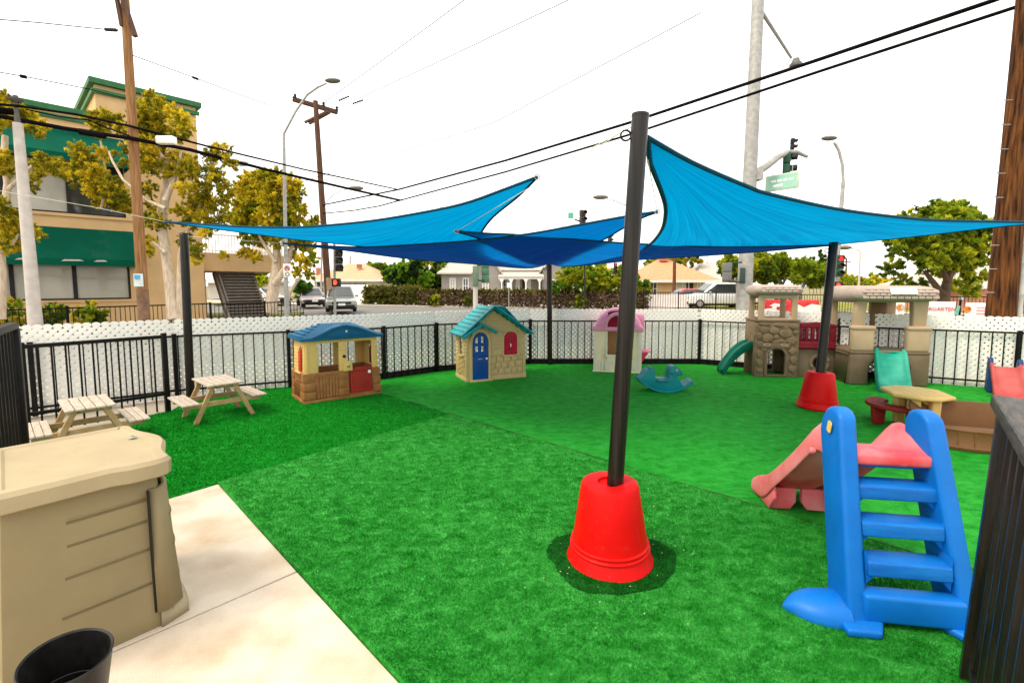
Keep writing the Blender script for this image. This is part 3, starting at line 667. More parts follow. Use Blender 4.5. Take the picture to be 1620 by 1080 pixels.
st.span((-.022, -.022, 0), (.655, .06, .05)); st.span((-.022, -.021, 0), (.06, Df+.02, .05)); st.span((.655, -.020, .0), (Lf+.018, .06, .036)); st.span((-.01, .002, ZL-.05), (.655, .06, ZL+.004)); st.span((-.008, .02, ZL-.05), (.06, Df+.004, ZL+.003))
st.build('stone_blocks', BRN, low, bevel=.012, seg=2)
pk = M()
for i in range(7): x = .178+i*.0455; pk.span((x, -.004, .065), (x+.041, .03, ZL-.055))
pk.build('plank', BRN, low, bevel=.004, seg=1); pk = M()
for i in range(8): pk.bar((-.001+.01, .165+i*.04, .065), (.010, .165+i*.04+.12, .385), .012, .010) if i < 8 else 0
for i in range(8): pk.bar((.0, .285+i*.04-.02*0, .065), (.010, .165+i*.04, .385), .010, .008)
pk.build('lattice', BRN, low, bevel=.004, seg=1)
uw = M(); zt = ZE
uw.prism([(.03, ZL), (.215, ZL), (.225, zt-.14), (.205, zt-.10), (.205, zt), (.045, zt)], (0, .012, 0), (1, 0, 0), (0, .018, 1), (0, .025, 0))
uw.prism([(1.035, ZL), (Lf-.03, ZL), (Lf-.05, zt), (1.035, zt)], (0, .012, 0), (1, 0, 0), (0, .018, 1), (0, .025, 0))
uw.span((.045, .03, zt-.055), (Lf-.05, .055, zt))
# side walls with a shuttered window in each
for x, sx in ((.0, 1), (Lf, -1)):
    a = [(.03, ZL), (Df-.03, ZL), (Df-.05, zt), (.045, zt)]
    i_ = [(.17, ZL+.03), (.17+.20, ZL+.03), (.37, zt-.16), (.17, zt-.16)]
    uw.frame(a, i_, (x+sx*.012, 0, 0), (0, 1, 0), (sx*.018, 0, 1), (sx*.025, 0, 0))
for x0, x1 in ((.03, .25), (.62, .72), (.98, Lf-.03)): uw.span((x0, Df-.05, ZL), (x1, Df-.025, zt))
uw.span((.03, Df-.049, zt-.06), (Lf-.03, Df-.026, zt-.001))
up = uw.build('upper_wall', YEL, t, bevel=.006)
sd_ = M()
for k in range(9):
    z = ZL+.04+k*.05
    sd_.span((.006+z*.016, .04, z), (.02+z*.018, .15, z+.006)); sd_.span((.006+z*.016, .39, z), (.02+z*.018, Df-.05, z+.006))
    sd_.span((1.05, .004+z*.016, z), (Lf-.05, .02+z*.018, z+.006))
sd_.span((.042, .008, ZL), (.075, .05, zt)); sd_.build('siding_edge', YEL, up, bevel=.002, seg=1)
ps = M(); ps.span((.515, -.004, ZL-.005), (.635, .05, zt-.05)); ps.span((.505, -.012, zt-.17), (.645, .055, zt-.145)); ps.span((.505, -.008, zt-.06), (.645, .055, zt-.035)); ps.build('front_post', YEL, t, bevel=.012)
mb = M(); mb.prism(arch(.13, .155, .09), (.635, -.055, ZL-.005), (1, 0, 0), (0, 0, 1), (0, .075, 0)); bx = mb.build('mailbox', YEL, t, bevel=.008)
mb = M(); mb.span((.615, -.058, ZL+.055), (.665, -.05, ZL+.07)); mb.build('mail_slot', GAP, bx)
mb = M(); mb.lathe([(.0001, 0), (.024, 0), (.024, .012), (.0001, .014)], 16, T=Matrix.Translation((.59, -.004, ZL+.22)) @ Matrix.Rotation(math.pi/2, 4, 'X')); mb.build('doorbell', GAP, t)
dr = M(); dr.prism([(0, 0), (.335, 0), (.335, .40), (0, .40)], (.68, -.006, .075), (1, 0, 0), (0, .03, 1), (0, .04, 0)); dd = dr.build('half_door', MAR, t, bevel=.012)
dr = M(); dr.frame([(0, 0), (.335, 0), (.335, .40), (0, .40)], [(.035, .05), (.30, .05), (.30, .33), (.035, .33)], (.68, -.016, .075), (1, 0, 0), (0, .03, 1), (0, .02, 0)); dr.build('door_frame', MAR, dd, bevel=.006)
dr = M(); dr.ball((.975, -.022, .385), .028, 14, 0, (1, .6, 1)); dr.build('door_knob', WHITE, dd)
for x, sx, mm_ in ((.0, -1, OR), (Lf, 1, mat('dark_red_plastic', (.16, .012, .01), .5, .2, 6))):
    sh = M(); o_ = (x-sx*.012*0-sx*.0, 0, 0)
    sh.prism([(.13, ZL+.02), (.255, ZL+.02), (.255, zt-.17), (.215, zt-.21), (.19, zt-.12), (.13, zt-.08)] if sx < 0 else [(.16, ZL+.03), (.36, ZL+.03), (.36, zt-.2), (.26, zt-.12), (.16, zt-.2)], (x+(.0 if sx < 0 else -.045), 0, 0), (0, 1, 0), (.014, 0, 1), (sx*.016, 0, 0)); sh.build('shutter', mm_, t, bevel=.006)
sl_ = M(); sl_.span((-.03, .12, ZL-.005), (.03, .40, ZL+.022)); sl_.build('sill', YEL, t, bevel=.008)
# roof: hipped ends with steps, low gable over the front
rf = M(); z0, z1 = ZE-.005, ZE+.045; ov = .045
rf.span((-ov, -ov-.01, z0), (Lf+ov, Df+ov, z1))
xr0, xr1, zr = .36, .80, ZE+.225
rf.add([(-ov, -ov-.01, z1-.004), (Lf+ov, -ov-.01, z1-.004), (Lf+ov, Df+ov, z1-.004), (-ov, Df+ov, z1-.004), (xr0, Df/2, zr), (xr1, Df/2, zr)], [(0, 1, 5, 4), (1, 2, 5), (2, 3, 4, 5), (3, 0, 4)])
roof = rf.build('roof', ROOFB, t, bevel=.010)
rb = M()
for k in range(6):
    u = (k+.5)/6
    for a_, b_ in (((-ov, -ov), (-ov, Df+ov)),):
        p = Vector((-ov, -ov, z1)).lerp(Vector((xr0, Df/2, zr)), u); p2 = Vector((-ov, Df+ov, z1)).lerp(Vector((xr0, Df/2, zr)), u)
        rb.bar(p+Vector((0, 0, .0)), p2, .05, .022)
rb.build('roof_ridges', ROOFB, roof, bevel=.008)
gb_ = M(); gp = [(.12, 0), (1.10, 0), (.98, .035), (.80, .115), (.62, .155), (.56, .155), (.40, .115), (.24, .035)]
gb_.prism(gp, (0, -ov-.012, z1-.002), (1, 0, 0), (0, 0, 1), (0, .36, 0)); gb_.build('front_gable', ROOFB, roof, bevel=.014)
gb_ = M(); gb_.frame([(.10, -.002), (1.12, -.002), (.99, .05), (.80, .132), (.62, .172), (.56, .172), (.40, .132), (.22, .05)], [(.27, .022), (.95, .022), (.93, .03), (.78, .09), (.62, .125), (.56, .125), (.42, .09), (.29, .03)], (0, -ov-.03, z1-.002), (1, 0, 0), (0, 0, 1), (0, .05, 0)); gb_.build('gable_trim', ROOFB, roof, bevel=.008)
gb_ = M(); gb_.ball((.62, -ov-.016, z1+.07), .018, 10); gb_.build('gable_stud', WHITE, roof)
setp(roof)
fl_ = M().span((.04, .04, .004), (Lf-.04, Df-.04, .02)); fl_.build('house_floor', BRN, t)

# ------------------------------------------------------------ sand coloured playhouse with teal roof
TAN = mat('sand_plastic', (.53, .39, .175), .55, .06, 5, .12, 60, spec=.25)
TEAL = mat('teal_roof_plastic', (.0, .27, .285), .36, .1, 4, .06, 60)
DBL = mat('door_blue_plastic', (.0, .062, .27), .38, .12, 5, .08, 50)
CRIM = mat('crimson_plastic', (.43, .003, .028), .42, .15, 6, .25, 24)
t = thing('playhouse', 'sand coloured playhouse with teal gabled roof and blue arched door', 'playhouse', gr(738, 605), R(24))
Wb, Db, Ze, Zp = 1.16, .62, .93, 1.36; xp = .50
w = M(); q = .035
front_out = [(0, 0), (Wb, 0), (Wb, Ze-.06), (xp+.02, Zp-.06), (.0, Ze-.02)]
dw = (.105, .40)      # door opening in x
# front wall pieces round the door
w.prism([(0, 0), (.09, 0), (.09, Ze+.02), (0, Ze-.03)], (0, 0, 0), (1, 0, 0), (0, 0, 1), (0, q, 0))
w.prism([(.42, 0), (Wb, 0), (Wb, Ze-.06), (xp, Zp-.06), (.09, Ze+.06), (.09, Ze-.02), (.42, Ze-.02)], (0, 0, 0), (1, 0, 0), (0, 0, 1), (0, q, 0))
w.prism([(0, 0), (.18, 0), (.18, Ze-.03), (0, Ze-.03)], (0, q, 0), (0, 1, 0), (0, 0, 1), (q, 0, 0))
w.prism([(.18, 0), (.40, 0), (.40, .46), (.18, .46)], (0, q, 0), (0, 1, 0), (0, 0, 1), (q, 0, 0)); w.prism([(.18, Ze-.12), (.40, Ze-.12), (.40, Ze-.03), (.18, Ze-.03)], (0, q, 0), (0, 1, 0), (0, 0, 1), (q, 0, 0))
w.prism([(.40, 0), (Db-q, 0), (Db-q, Ze-.03), (.40, Ze-.03)], (0, q, 0), (0, 1, 0), (0, 0, 1), (q, 0, 0))
w.prism([(0, 0), (Db-q, 0), (Db-q, Ze-.06), (0, Ze-.06)], (Wb, q, 0), (0, 1, 0), (0, 0, 1), (-q, 0, 0))
for pp in ([(q, 0), (.10, 0), (.10, Ze-.03), (q, Ze-.03)], [(.55, 0), (Wb-q, 0), (Wb-q, Ze-.06), (.55, Ze-.05)], [(.10, 0), (.55, 0), (.55, .42), (.10, .42)], [(q, Ze-.05), (Wb-q, Ze-.06), (xp, Zp-.06)]): w.prism(pp, (0, Db, 0), (1, 0, 0), (0, 0, 1), (0, -q, 0))
wl_ = w.build('wall', TAN, t, bevel=.005, seg=1)
g2 = M(); g = M()      # clapboards, each a wedge standing out at its lower edge
for k in range(13):
    z = .47+k*.062
    xl = .44; xr = Wb-.05
    if z > Ze-.08: xr = min(xr, xp+(Zp-.10-z)/(Zp-.06-Ze+.06)*(Wb-xp)); xl = max(.30, xp-(Zp-.10-z)/(Zp-Ze-.04)*xp*.55)
    segs = [(xl, xr)] if z+.055 > .95 or z < .47 else [(xl, .70), (1.02, xr)]
    for a_, b_ in segs:
        if b_-a_ > .03: g.prism([(0, 0), (-.022, .002), (-.003, .056), (0, .056)], (a_, 0, z), (0, 1, 0), (0, 0, 1), (b_-a_, 0, 0))
    if z < Ze-.09:
        for a_, b_ in ((.06, .18), (.44, Db-.05)): g2.prism([(0, 0), (-.018, .002), (-.003, .056), (0, .056)], (0, a_+.0, z), (1, 0, 0), (0, 0, 1), (0, b_-a_, 0))
g.build('siding_board', TAN, wl_, smooth=0); g2.build('siding_board', TAN, wl_, smooth=0)
g = M()
for x0, x1, z0_, z1_ in ((.44, .56, .31, .44), (.57, .70, .33, .445), (.71, .86, .34, .445), (.87, 1.0, .34, .44), (1.01, 1.10, .36, .44), (.44, .54, .20, .30), (.55, .66, .22, .32), (.67, .80, .22, .325), (.81, .94, .21, .33), (.95, 1.10, .23, .345), (.44, .60, .11, .19), (.61, .72, .11, .205), (.73, .86, .11, .205), (.87, .98, .11, .195), (.99, 1.10, .11, .215)):
    j = lambda: random.uniform(-.008, .008)
    g.prism([(x0+.01+j(), z0_+.004), (x1-.012+j(), z0_+.004+j()), (x1-.004, z0_+.03), (x1-.004, z1_-.02), (x1-.02, z1_-.004+j()), (x0+.02, z1_-.004+j()), (x0+.004, z1_-.025), (x0+.004, z0_+.02)], (0, -.024, 0), (1, 0, 0), (0, 0, 1), (0, .03, 0))
g.build('stone_pattern', TAN, wl_, bevel=.009, seg=2)
g = M(); g.span((-.012, -.012, 0), (.08, .05, .075)); g.span((.43, -.014, 0), (Wb+.012, .05, .085)); g.span((-.012, .04, 0), (.05, Db+.012, .075)); g.span((Wb-.06, -.012, .08), (Wb+.012, .06, Ze-.08)); g.span((-.008, -.008, .07), (.07, .06, Ze-.03)); g.span((Wb-.07, -.02, 0), (Wb+.02, .07, .10)); g.build('plinth_and_corner', TAN, wl_, bevel=.012)
g = M()
for i in range(7): g.bar((-.004, .07+i*.075, .10), (-.004, .07+i*.075+.11, .40), .014, .012); g.bar((-.003, .18+i*.06, .10), (-.003, .07+i*.06, .40), .012, .010)
g.build('lattice', TAN, wl_, smooth=0)
g = M(); g.frame(arch(.245, .47, .38, 12), arch(.185, .44, .36, 12), (-.014, .29, .455), (0, 1, 0), (0, 0, 1), (.04, 0, 0)); wf = g.build('side_window', TAN, t, bevel=.008); g = M(); g.span((-.04, .16, .44), (.02, .42, .468)); g.build('sill', TAN, wf, bevel=.008)
# porch frame and the two-part door
dx = .255
g = M(); g.frame(arch(.40, .96, .72, 14), arch(.305, .90, .70, 14), (dx, -.055, 0), (1, 0, 0), (0, 0, 1), (0, .09, 0)); g.span((dx-.19, -.075, 0), (dx+.22, .03, .045)); g.build('door_surround', TAN, t, bevel=.010)
# upper leaf with four real panes cut through it
g = M(); zc = .485
def leaf_row(z0_, z1_, x0, x1): g.span((dx+x0, -.038, z0_), (dx+x1, -.012, z1_))
ol = arch(.30, .895, .70, 14)
cols_ = ((-.098, -.042), (.018, .082))
# build by columns of strips: solid mullions and rails
for x0, x1 in ((-.15, -.098), (-.042, .018), (.082, .15)):
    zt_ = [.70+(.195)*math.sqrt(max(0, 1-(x/.15)**2)) for x in np.linspace(x0, x1, 5)]
    g.prism([(x0, zc), (x1, zc)]+[(x, z) for x, z in zip(np.linspace(x1, x0, 5), zt_[::-1])], (dx, -.038, 0), (1, 0, 0), (0, 0, 1), (0, .026, 0))
for x0, x1 in cols_:
    g.span((dx+x0, -.038, zc), (dx+x1, -.012, .545)); g.span((dx+x0, -.038, .645), (dx+x1, -.012, .70))
    zt_ = [.70+(.195)*math.sqrt(max(0, 1-(x/.15)**2)) for x in np.linspace(x0, x1, 5)]; zi = [.70+(.125)*math.sqrt(max(0, 1-(x/.115)**2)) for x in np.linspace(x0, x1, 5)]
    g.prism([(x, z) for x, z in zip(np.linspace(x0, x1, 5), zi)]+[(x, z) for x, z in zip(np.linspace(x1, x0, 5), zt_[::-1])], (dx, -.038, 0), (1, 0, 0), (0, 0, 1), (0, .026, 0))
ul = g.build('upper_door', DBL, t, smooth=30)
g = M(); g.span((dx-.13, -.055, zc-.022), (dx+.155, -.0, zc+.004)); g.build('door_shelf', DBL, ul, bevel=.008)
g = M(); g.span((dx-.148, -.040, .045), (dx+.15, -.012, .455)); ldr = g.build('lower_door', DBL, t, bevel=.006)
g = M(); g.frame([(-.11, .09), (.11, .09), (.11, .36), (-.11, .36)], [(-.085, .115), (.085, .115), (.085, .335), (-.085, .335)], (dx, -.046, 0), (1, 0, 0), (0, 0, 1), (0, .01, 0)); g.span((dx-.035, -.047, .12), (dx-.02, -.036, .33)); g.span((dx+.03, -.047, .12), (dx+.045, -.036, .33)); g.build('door_panel', DBL, ldr, bevel=.003, seg=1)
g = M(); g.ball((dx+.112, -.055, .418), .02, 12); g.build('door_knob', WHITE, ldr)
g = M(); g.span((dx-.05, -.047, .405), (dx+.035, -.036, .42)); g.build('mail_slot', STEEL, ldr, bevel=.003)
# red shutters in an arched frame with a sill
wx = .86
g = M(); g.frame(arch(.33, .475, .34, 14), arch(.265, .44, .33, 14), (wx, -.022, .445), (1, 0, 0), (0, 0, 1), (0, .05, 0)); wf = g.build('shuttered_window', TAN, t, bevel=.008)
g = M(); g.span((wx-.18, -.055, .425), (wx+.18, .0, .46)); g.build('sill', TAN, wf, bevel=.01)
for sx in (-1, 1):
    pts = [(0, 0), (.128, 0), (.128, .33)]+[(.128*math.cos(a), .33+.108*math.sin(a)) for a in np.linspace(.15, math.pi/2, 7)]
    g = M(); g.prism([(sx*(x+.003), z) for x, z in pts], (wx, -.012, .448), (1, 0, 0), (0, 0, 1), (0, .022, 0)); shu = g.build('shutter', CRIM, t, bevel=.005)
    g = M()
    for z in (.02, .115, .22): g.span((wx+sx*.02-(.0 if sx > 0 else .09), -.016, .45+z), (wx+sx*.02+(.09 if sx > 0 else 0), -.010, .45+z+.085))
    g.build('shutter_panel', CRIM, shu, bevel=.004, seg=1)
g = M(); g.span((wx-.008, -.024, .60), (wx+.008, -.010, .66)); g.build('shutter_clasp', WHITE, t, bevel=.003)
g = M(); g.tube([(.56, -.02, .60), (.56, -.03, .56)], .006, 6); g.tube([(.545, -.03, .585), (.575, -.03, .585)], .008, 6); g.build('tap', STEEL, t)
# roof
def slope(mm, p0, p1, p2, p3, n, th=.035, lip=.012):
    """tiled slope: p0-p1 eave, p3-p2 ridge; n overlapping courses"""
    p0, p1, p2, p3 = map(Vector, (p0, p1, p2, p3)); up_ = (p1-p0).cross(p3-p0).normalized(); up_ = up_ if up_.z > 0 else -up_
    for k in range(n):
        a0, a1 = p0.lerp(p3, k/n), p1.lerp(p2, k/n); b0, b1 = p0.lerp(p3, (k+1.0)/n), p1.lerp(p2, (k+1.0)/n)
        vs = [a0+up_*lip, a1+up_*lip, b1+up_*.0, b0+up_*.0, a0-up_*th, a1-up_*th, b1-up_*th, b0-up_*th]
        mm.add(vs, [(0, 1, 2, 3), (4, 7, 6, 5), (0, 4, 5, 1), (2, 6, 7, 3), (0, 3, 7, 4), (1, 5, 6, 2)])
    return mm
rf = M(); yf, yb = -.10, Db+.06
slope(rf, (-.115, yf, Ze-.085), (-.115, yb, Ze-.085), (xp, yb, Zp), (xp, yf, Zp), 8)
slope(rf, (Wb+.10, yf, Ze-.085), (Wb+.10, yb, Ze-.085), (xp, yb, Zp), (xp, yf, Zp), 8)
roof = rf.build('roof', TEAL, t, bevel=.006, seg=1)
rf = M(); rf.bar((xp, yf-.012, Zp+.006), (-.13, yf-.012, Ze-.088), .03, .075, up=(0, -1, .01)); rf.bar((xp, yf-.014, Zp+.006), (Wb+.115, yf-.014, Ze-.088), .03, .075, up=(0, -1, .01)); rf.build('barge_board', TEAL, roof, bevel=.01)
rf = M(); slope(rf, (Wb+.12, .24, Ze-.03), (Wb+.12, Db+.05, Ze-.03), (.86, Db-.08, Zp-.02), (.86, .27, Zp-.02), 6); slope(rf, (.50, .24, Zp-.02), (.50, Db-.05, Zp-.02), (.86, Db-.08, Zp-.018), (.86, .27, Zp-.018), 2); rf.prism([(.55, Ze), (Wb+.08, Ze-.03), (.87, Zp-.04), (.60, Zp-.04)], (0, .28, 0), (1, 0, 0), (0, 0, 1), (0, .03, 0)); rf.build('rear_dormer', TEAL, roof, bevel=.006, seg=1)
rf = M()
rf.bar((.24, yf-.055, Ze+.13), (.525, yf-.055, Ze-.04), .05, .10, up=(0, -1, .01)); rf.bar((.26, yf-.052, Ze+.13), (-.11, yf-.052, Ze-.115), .05, .09, up=(0, -1, .01)); rf.build('porch_hood', TEAL, roof, bevel=.012)
M().span((.04, .04, .004), (Wb-.04, Db-.04, .02)).build('house_floor', TAN, t)

# ------------------------------------------------------------ cream playhouse with pink domed roof
CREAM = mat('cream_plastic', (.84, .70, .42), .5, .05, 4, .4, 14)
CREAMS = mat('cream_plastic_smooth', (.76, .69, .52), .5, .05, 4)
PNK = mat('pink_roof_plastic', (.80, .31, .42), .42, .08, 4, .06, 40)
PNKD = mat('deep_pink_plastic', (.72, .035, .10), .45, .1, 5)
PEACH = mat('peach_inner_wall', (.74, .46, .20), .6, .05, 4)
t = thing('playhouse', 'cream playhouse with rounded pink roof and pink counter', 'playhouse', gr(940, 588), math.atan2(-.21, .86))
Wc, Dc, Zc = .90, .74, .86
def ringwall(mm, o, U, D, wid, holes, h=Zc):
    """wall with one arched opening: left pier, right pier, below and above"""
    (x0, x1, z0, z1) = holes; U = Vector(U); o = Vector(o); D = Vector(D); Z = (0, 0, 1)
    mm.prism([(0, 0), (x0, 0), (x0, h), (0, h)], o, U, Z, D); mm.prism([(x1, 0), (wid, 0), (wid, h), (x1, h)], o, U, Z, D); mm.prism([(x0, 0), (x1, 0), (x1, z0), (x0, z0)], o, U, Z, D)
    if z1 < h: mm.prism([(x0, z1), (x1, z1), (x1, h), (x0, h)], o, U, Z, D)
w = M(); ringwall(w, (0, 0, 0), (1, 0, 0), (0, .03, 0), Wc, (.25, .62, .36, Zc)); ringwall(w, (Wc, .03, 0), (0, 1, 0), (-.03, 0, 0), Dc-.03, (.22, .50, .42, Zc))
cw = w.build('wall', CREAM, t, bevel=.006)
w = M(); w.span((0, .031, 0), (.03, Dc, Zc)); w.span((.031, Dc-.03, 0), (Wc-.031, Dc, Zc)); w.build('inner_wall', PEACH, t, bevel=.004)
w = M(); w.span((-.014, .03, 0), (-.001, Dc, Zc)); w.build('outer_side', CREAM, t)
w = M(); w.span((-.03, -.03, 0), (Wc+.03, .035, .035)); w.span((Wc-.04, .035, 0), (Wc+.028, Dc, .034)); w.span((-.028, .035, 0), (.0, Dc+.02, .034)); w.span((Wc-.07, -.016, .03), (Wc+.016, .075, Zc)); w.span((-.018, -.014, .03), (.05, .02, Zc)); w.build('plinth_and_corner', CREAMS, t, bevel=.01)
w = M(); w.frame(rrect(.43, .60, .05, 4, .435, .60), rrect(.36, .53, .03, 4, .435, .60), (0, -.012, 0), (1, 0, 0), (0, 0, 1), (0, .05, 0)); w.build('window_frame', CREAMS, t, bevel=.006)
w = M()
for i in range(14): w.span((.01+i*.0645, -.007, .05), (.055+i*.0645, .005, .24)) if i != 13 else None
w.build('plank', CREAMS, cw, bevel=.004, seg=1)
rf = M(); rf.span((-.045, -.045, Zc-.03), (Wc+.045, .06, Zc+.055)); rf.span((-.045, Dc-.06, Zc-.03), (Wc+.045, Dc+.045, Zc+.055)); rf.span((-.044, .06, Zc-.029), (.05, Dc-.06, Zc+.054)); rf.span((Wc-.05, .06, Zc-.029), (Wc+.044, Dc-.06, Zc+.054)); band = rf.build('roof_band', PNK, t, bevel=.02, seg=3)
# dome shell: arch opening in front and at the side kept open
P = []; nx_, ny_ = 24, 20; zr = .37
def domez(x, y):
    a = max(0, 1-abs(2*(x/Wc)-1)**2.3); b = max(0, 1-abs(2*(y/Dc)-1)**3.2); return Zc+.045+zr*(a**.62)*(b**.45)
vs = [Vector((-.03+(Wc+.06)*i/nx_, -.03+(Dc+.06)*j/ny_, 0)) for j in range(ny_+1) for i in range(nx_+1)]
for v in vs: v.z = domez(min(Wc, max(0, v.x)), min(Dc, max(0, v.y)))
fs = []
for j in range(ny_):
    for i in range(nx_):
        x, y = (i+.5)/nx_*Wc, (j+.5)/ny_*Dc
        if y < .16 and abs(x-.435) < .185: continue
        if x > Wc-.14 and abs(y-.39) < .13: continue
        fs.append((j*(nx_+1)+i, j*(nx_+1)+i+1, (j+1)*(nx_+1)+i+1, (j+1)*(nx_+1)+i))
m = M().add(vs, fs); m.build('roof_dome', PNK, t, smooth=80, solid=.02)
rf = M(); rf.frame(arch(.50, .34, .06, 16), arch(.385, .275, .05, 16), (.435, -.05, Zc), (1, 0, 0), (0, 0, 1), (0, .20, 0)); rf.build('front_arch', PNK, t, bevel=.016)
rf = M(); rf.frame(arch(.36, .30, .06, 16), arch(.26, .24, .05, 16), (Wc-.12, .39, Zc), (0, 1, 0), (0, 0, 1), (.18, 0, 0)); rf.build('side_arch', PNK, t, bevel=.016)
rf = M(); rf.prism(arch(.42, .30, .06, 16), (.435, Dc-.16, Zc+.0), (1, 0, 0), (0, 0, 1), (0, .02, 0)); rf.span((.05, .07, Zc+.02), (.06, Dc-.07, Zc+.2)); rf.build('roof_lining', PNKD, t)
ct = M(); ct.prism([(0, 0), (.20, .02), (.20, .045), (0, .05)], (Wc, .20, .385), (1, 0, 0), (0, 0, 1), (0, .34, 0)); cc_ = ct.build('counter', PNK, t, bevel=.01)
ct = M()
for y in (.22, .50): ct.prism([(0, 0), (.15, .005), (0, -.24)], (Wc+.002, y, .385), (1, 0, 0), (0, 0, 1), (0, .02, 0))
ct.build('counter_bracket', PNKD, cc_, bevel=.004)
# ------------------------------------------------------------ rocking horse
HT = plastic('teal_plastic', (.0, .20, .215), .1, .33)
t = thing('rocking_horse', 'teal plastic rocking horse standing before the pink playhouse', 'rocking horse', (2.50, 7.72, .012), R(3))
m = M(); c = [(-.43, .20), (-.36, .125), (-.27, .07), (-.16, .025), (0, .0), (.12, .008), (.23, .04), (.33, .085), (.42, .13), (.45, .165), (.42, .178), (.33, .135), (.25, .10)]
body = [(-.43, .20), (-.36, .125), (-.27, .07), (-.16, .025), (0, 0), (.12, .008), (.23, .04), (.30, .07), (.26, .13), (.22, .19), (.19, .215), (.205, .245), (.245, .235), (.275, .25), (.285, .285), (.25, .335), (.21, .375), (.165, .405), (.13, .41), (.09, .385), (.065, .34), (.06, .29), (.055, .21), (.04, .19), (-.14, .205), (-.175, .225), (-.185, .30), (-.20, .375), (-.225, .395), (-.255, .38), (-.265, .34), (-.27, .355), (-.305, .35), (-.34, .315), (-.365, .27), (-.39, .235)]
m.prism(body, (0, -.10, .012), (1, 0, 0), (0, 0, 1), (0, .20, 0)); m.build('body', HT, t, bevel=.022, seg=3, smooth=60)
P = []
for x, z in [(-.46, .225), (-.43, .20), (-.36, .125), (-.27, .07), (-.16, .025), (-.08, .006), (0, .0), (.12, .008), (.23, .04), (.33, .085), (.42, .14), (.455, .175)]:
    w_ = .17 if abs(x) < .3 else .15 if abs(x) < .44 else .10
    P.append([Vector((x, -w_, z)), Vector((x, -w_*.6, z+.004)), Vector((x, w_*.6, z+.004)), Vector((x, w_, z))])
m = M().grid(P); m.build('rocker', HT, t, smooth=80, recalc=False, solid=.028)
m = M()
for s in (-1, 1): m.prism([(-.16, .19), (.06, .19), (.05, .155), (-.15, .155)], (0, s*.13-.03, .012), (1, 0, 0), (0, 0, 1), (0, .06, 0))
m.build('seat_side', HT, t, bevel=.018, seg=3)
m = M(); m.tube([(.10, -.17, .30), (.10, .17, .30)], .016, 12); m.build('handle', HT, t, bevel=.004)
for s in (-1, 1):
    e = M(); e.lathe([(.0001, .012), (.019, .008), (.022, 0)], 16, T=Matrix.Translation((.185, s*.099, .345)) @ Matrix.Rotation(-s*math.pi/2, 4, 'X')); eo = e.build('eye', mat('eye_ring', (.6, .52, .2), .4), t)
    e = M(); e.lathe([(.0001, .017), (.010, .014), (.011, .01)], 12, T=Matrix.Translation((.187, s*.099, .345)) @ Matrix.Rotation(-s*math.pi/2, 4, 'X')); e.build('pupil', GAP, eo)

# ------------------------------------------------------------ brown climber with two towers
CB = mat('climber_brown', (.165, .112, .07), .55, .14, 5, .15, 40)
CS = mat('climber_stone', (.185, .125, .07), .6, .22, 7, .5, 26)
CT = mat('climber_sand', (.42, .295, .185), .5, .08, 4, .1, 60)
CR = mat('climber_roof', (.36, .285, .235), .6, .10, 5, .15, 40)
CM = mat('maroon_plastic', (.15, .004, .012), .42, .12, 5)
CDK = mat('dark_brown_plastic', (.055, .026, .014), .5, .15, 5)
CG = mat('sea_green_plastic', (.0, .235, .155), .34, .12, 3, .04, 80, col2=(.06, .42, .30), p0=.4, p1=.8)
CGD = plastic('dark_green_plastic', (.0, .135, .085), .1)
t = thing('play_climber', 'brown climber with two roofed towers, maroon bridge and green slides', 'climber', (4.58, 8.86, .012), R(-9))
# first tower
T1, TD = .76, .62
def round_ends(a, b, w): return a
w = M()
hole = arch(.31, .50, .34, 14, .375, .05); 
# front wall as frame around the arch (same count outline)
def around(holep, x0, x1, z0, z1):
    o_ = []
    n = len(holep)
    for k, (x, z) in enumerate(holep):
        if k == 0: o_.append((x0, z0))
        elif k == 1: o_.append((x1, z0))
        else:
            f = (k-2)/(n-3)            # walk from right side up over to left
            if f < .3: o_.append((x1, z0+(z1-z0)*(.45+f/.3*.55)))
            elif f > .7: o_.append((x0, z1-(z1-z0)*(.55)*(f-.7)/.3))
            else: o_.append((x1+(x0-x1)*(f-.3)/.4, z1))
    return o_
w.frame(around(hole, 0, T1, 0, 1.06), hole, (0, 0, 0), (1, 0, 0), (0, 0, 1), (0, .05, 0))
w.frame(around(hole, 0, T1, 0, 1.06), hole, (0, TD, 0), (1, 0, 0), (0, 0, 1), (0, -.05, 0))
w.span((0, .05, .55), (.05, TD-.05, 1.06)); w.span((0, .05, 0), (.05, .14, .55)); w.span((0, TD-.14, 0), (.05, TD-.05, .55)); w.span((T1-.05, .05, 0), (T1, TD-.05, .52)); w.span((.05, .05, .52), (T1-.05, TD-.05, .56))
tw = w.build('tower_wall', CS, t, bevel=.012)
w = M()
for x, z, rx, rz in ((.13, .90, .085, .07), (.32, .88, .085, .075), (.52, .83, .11, .085), (.66, .96, .08, .06), (.20, .745, .10, .085), (.36, .765, .05, .045), (.42, .67, .13, .05), (.62, .70, .10, .07), (.06, .78, .05, .07), (.09, .62, .06, .06), (.65, .50, .075, .06), (.67, .34, .06, .07), (.66, .17, .075, .065), (.08, .44, .06, .07), (.08, .27, .055, .065), (.14, 1.00, .1, .03), (.40, .99, .09, .035), (.09, .12, .05, .045), (.69, .86, .045, .05), (.15, .53, .06, .04)):
    pts = [(x+rx*math.cos(a)*(1+.12*math.sin(3*a+x*9)), z+rz*math.sin(a)*(1+.12*math.cos(2*a+z*7))) for a in np.linspace(0, 6.2832, 11)[:-1]]
    w.prism(pts, (0, -.026, 0), (1, 0, 0), (0, 0, 1), (0, .04, 0))
w.build('stone_pattern', CS, tw, bevel=.017, seg=3, smooth=60)
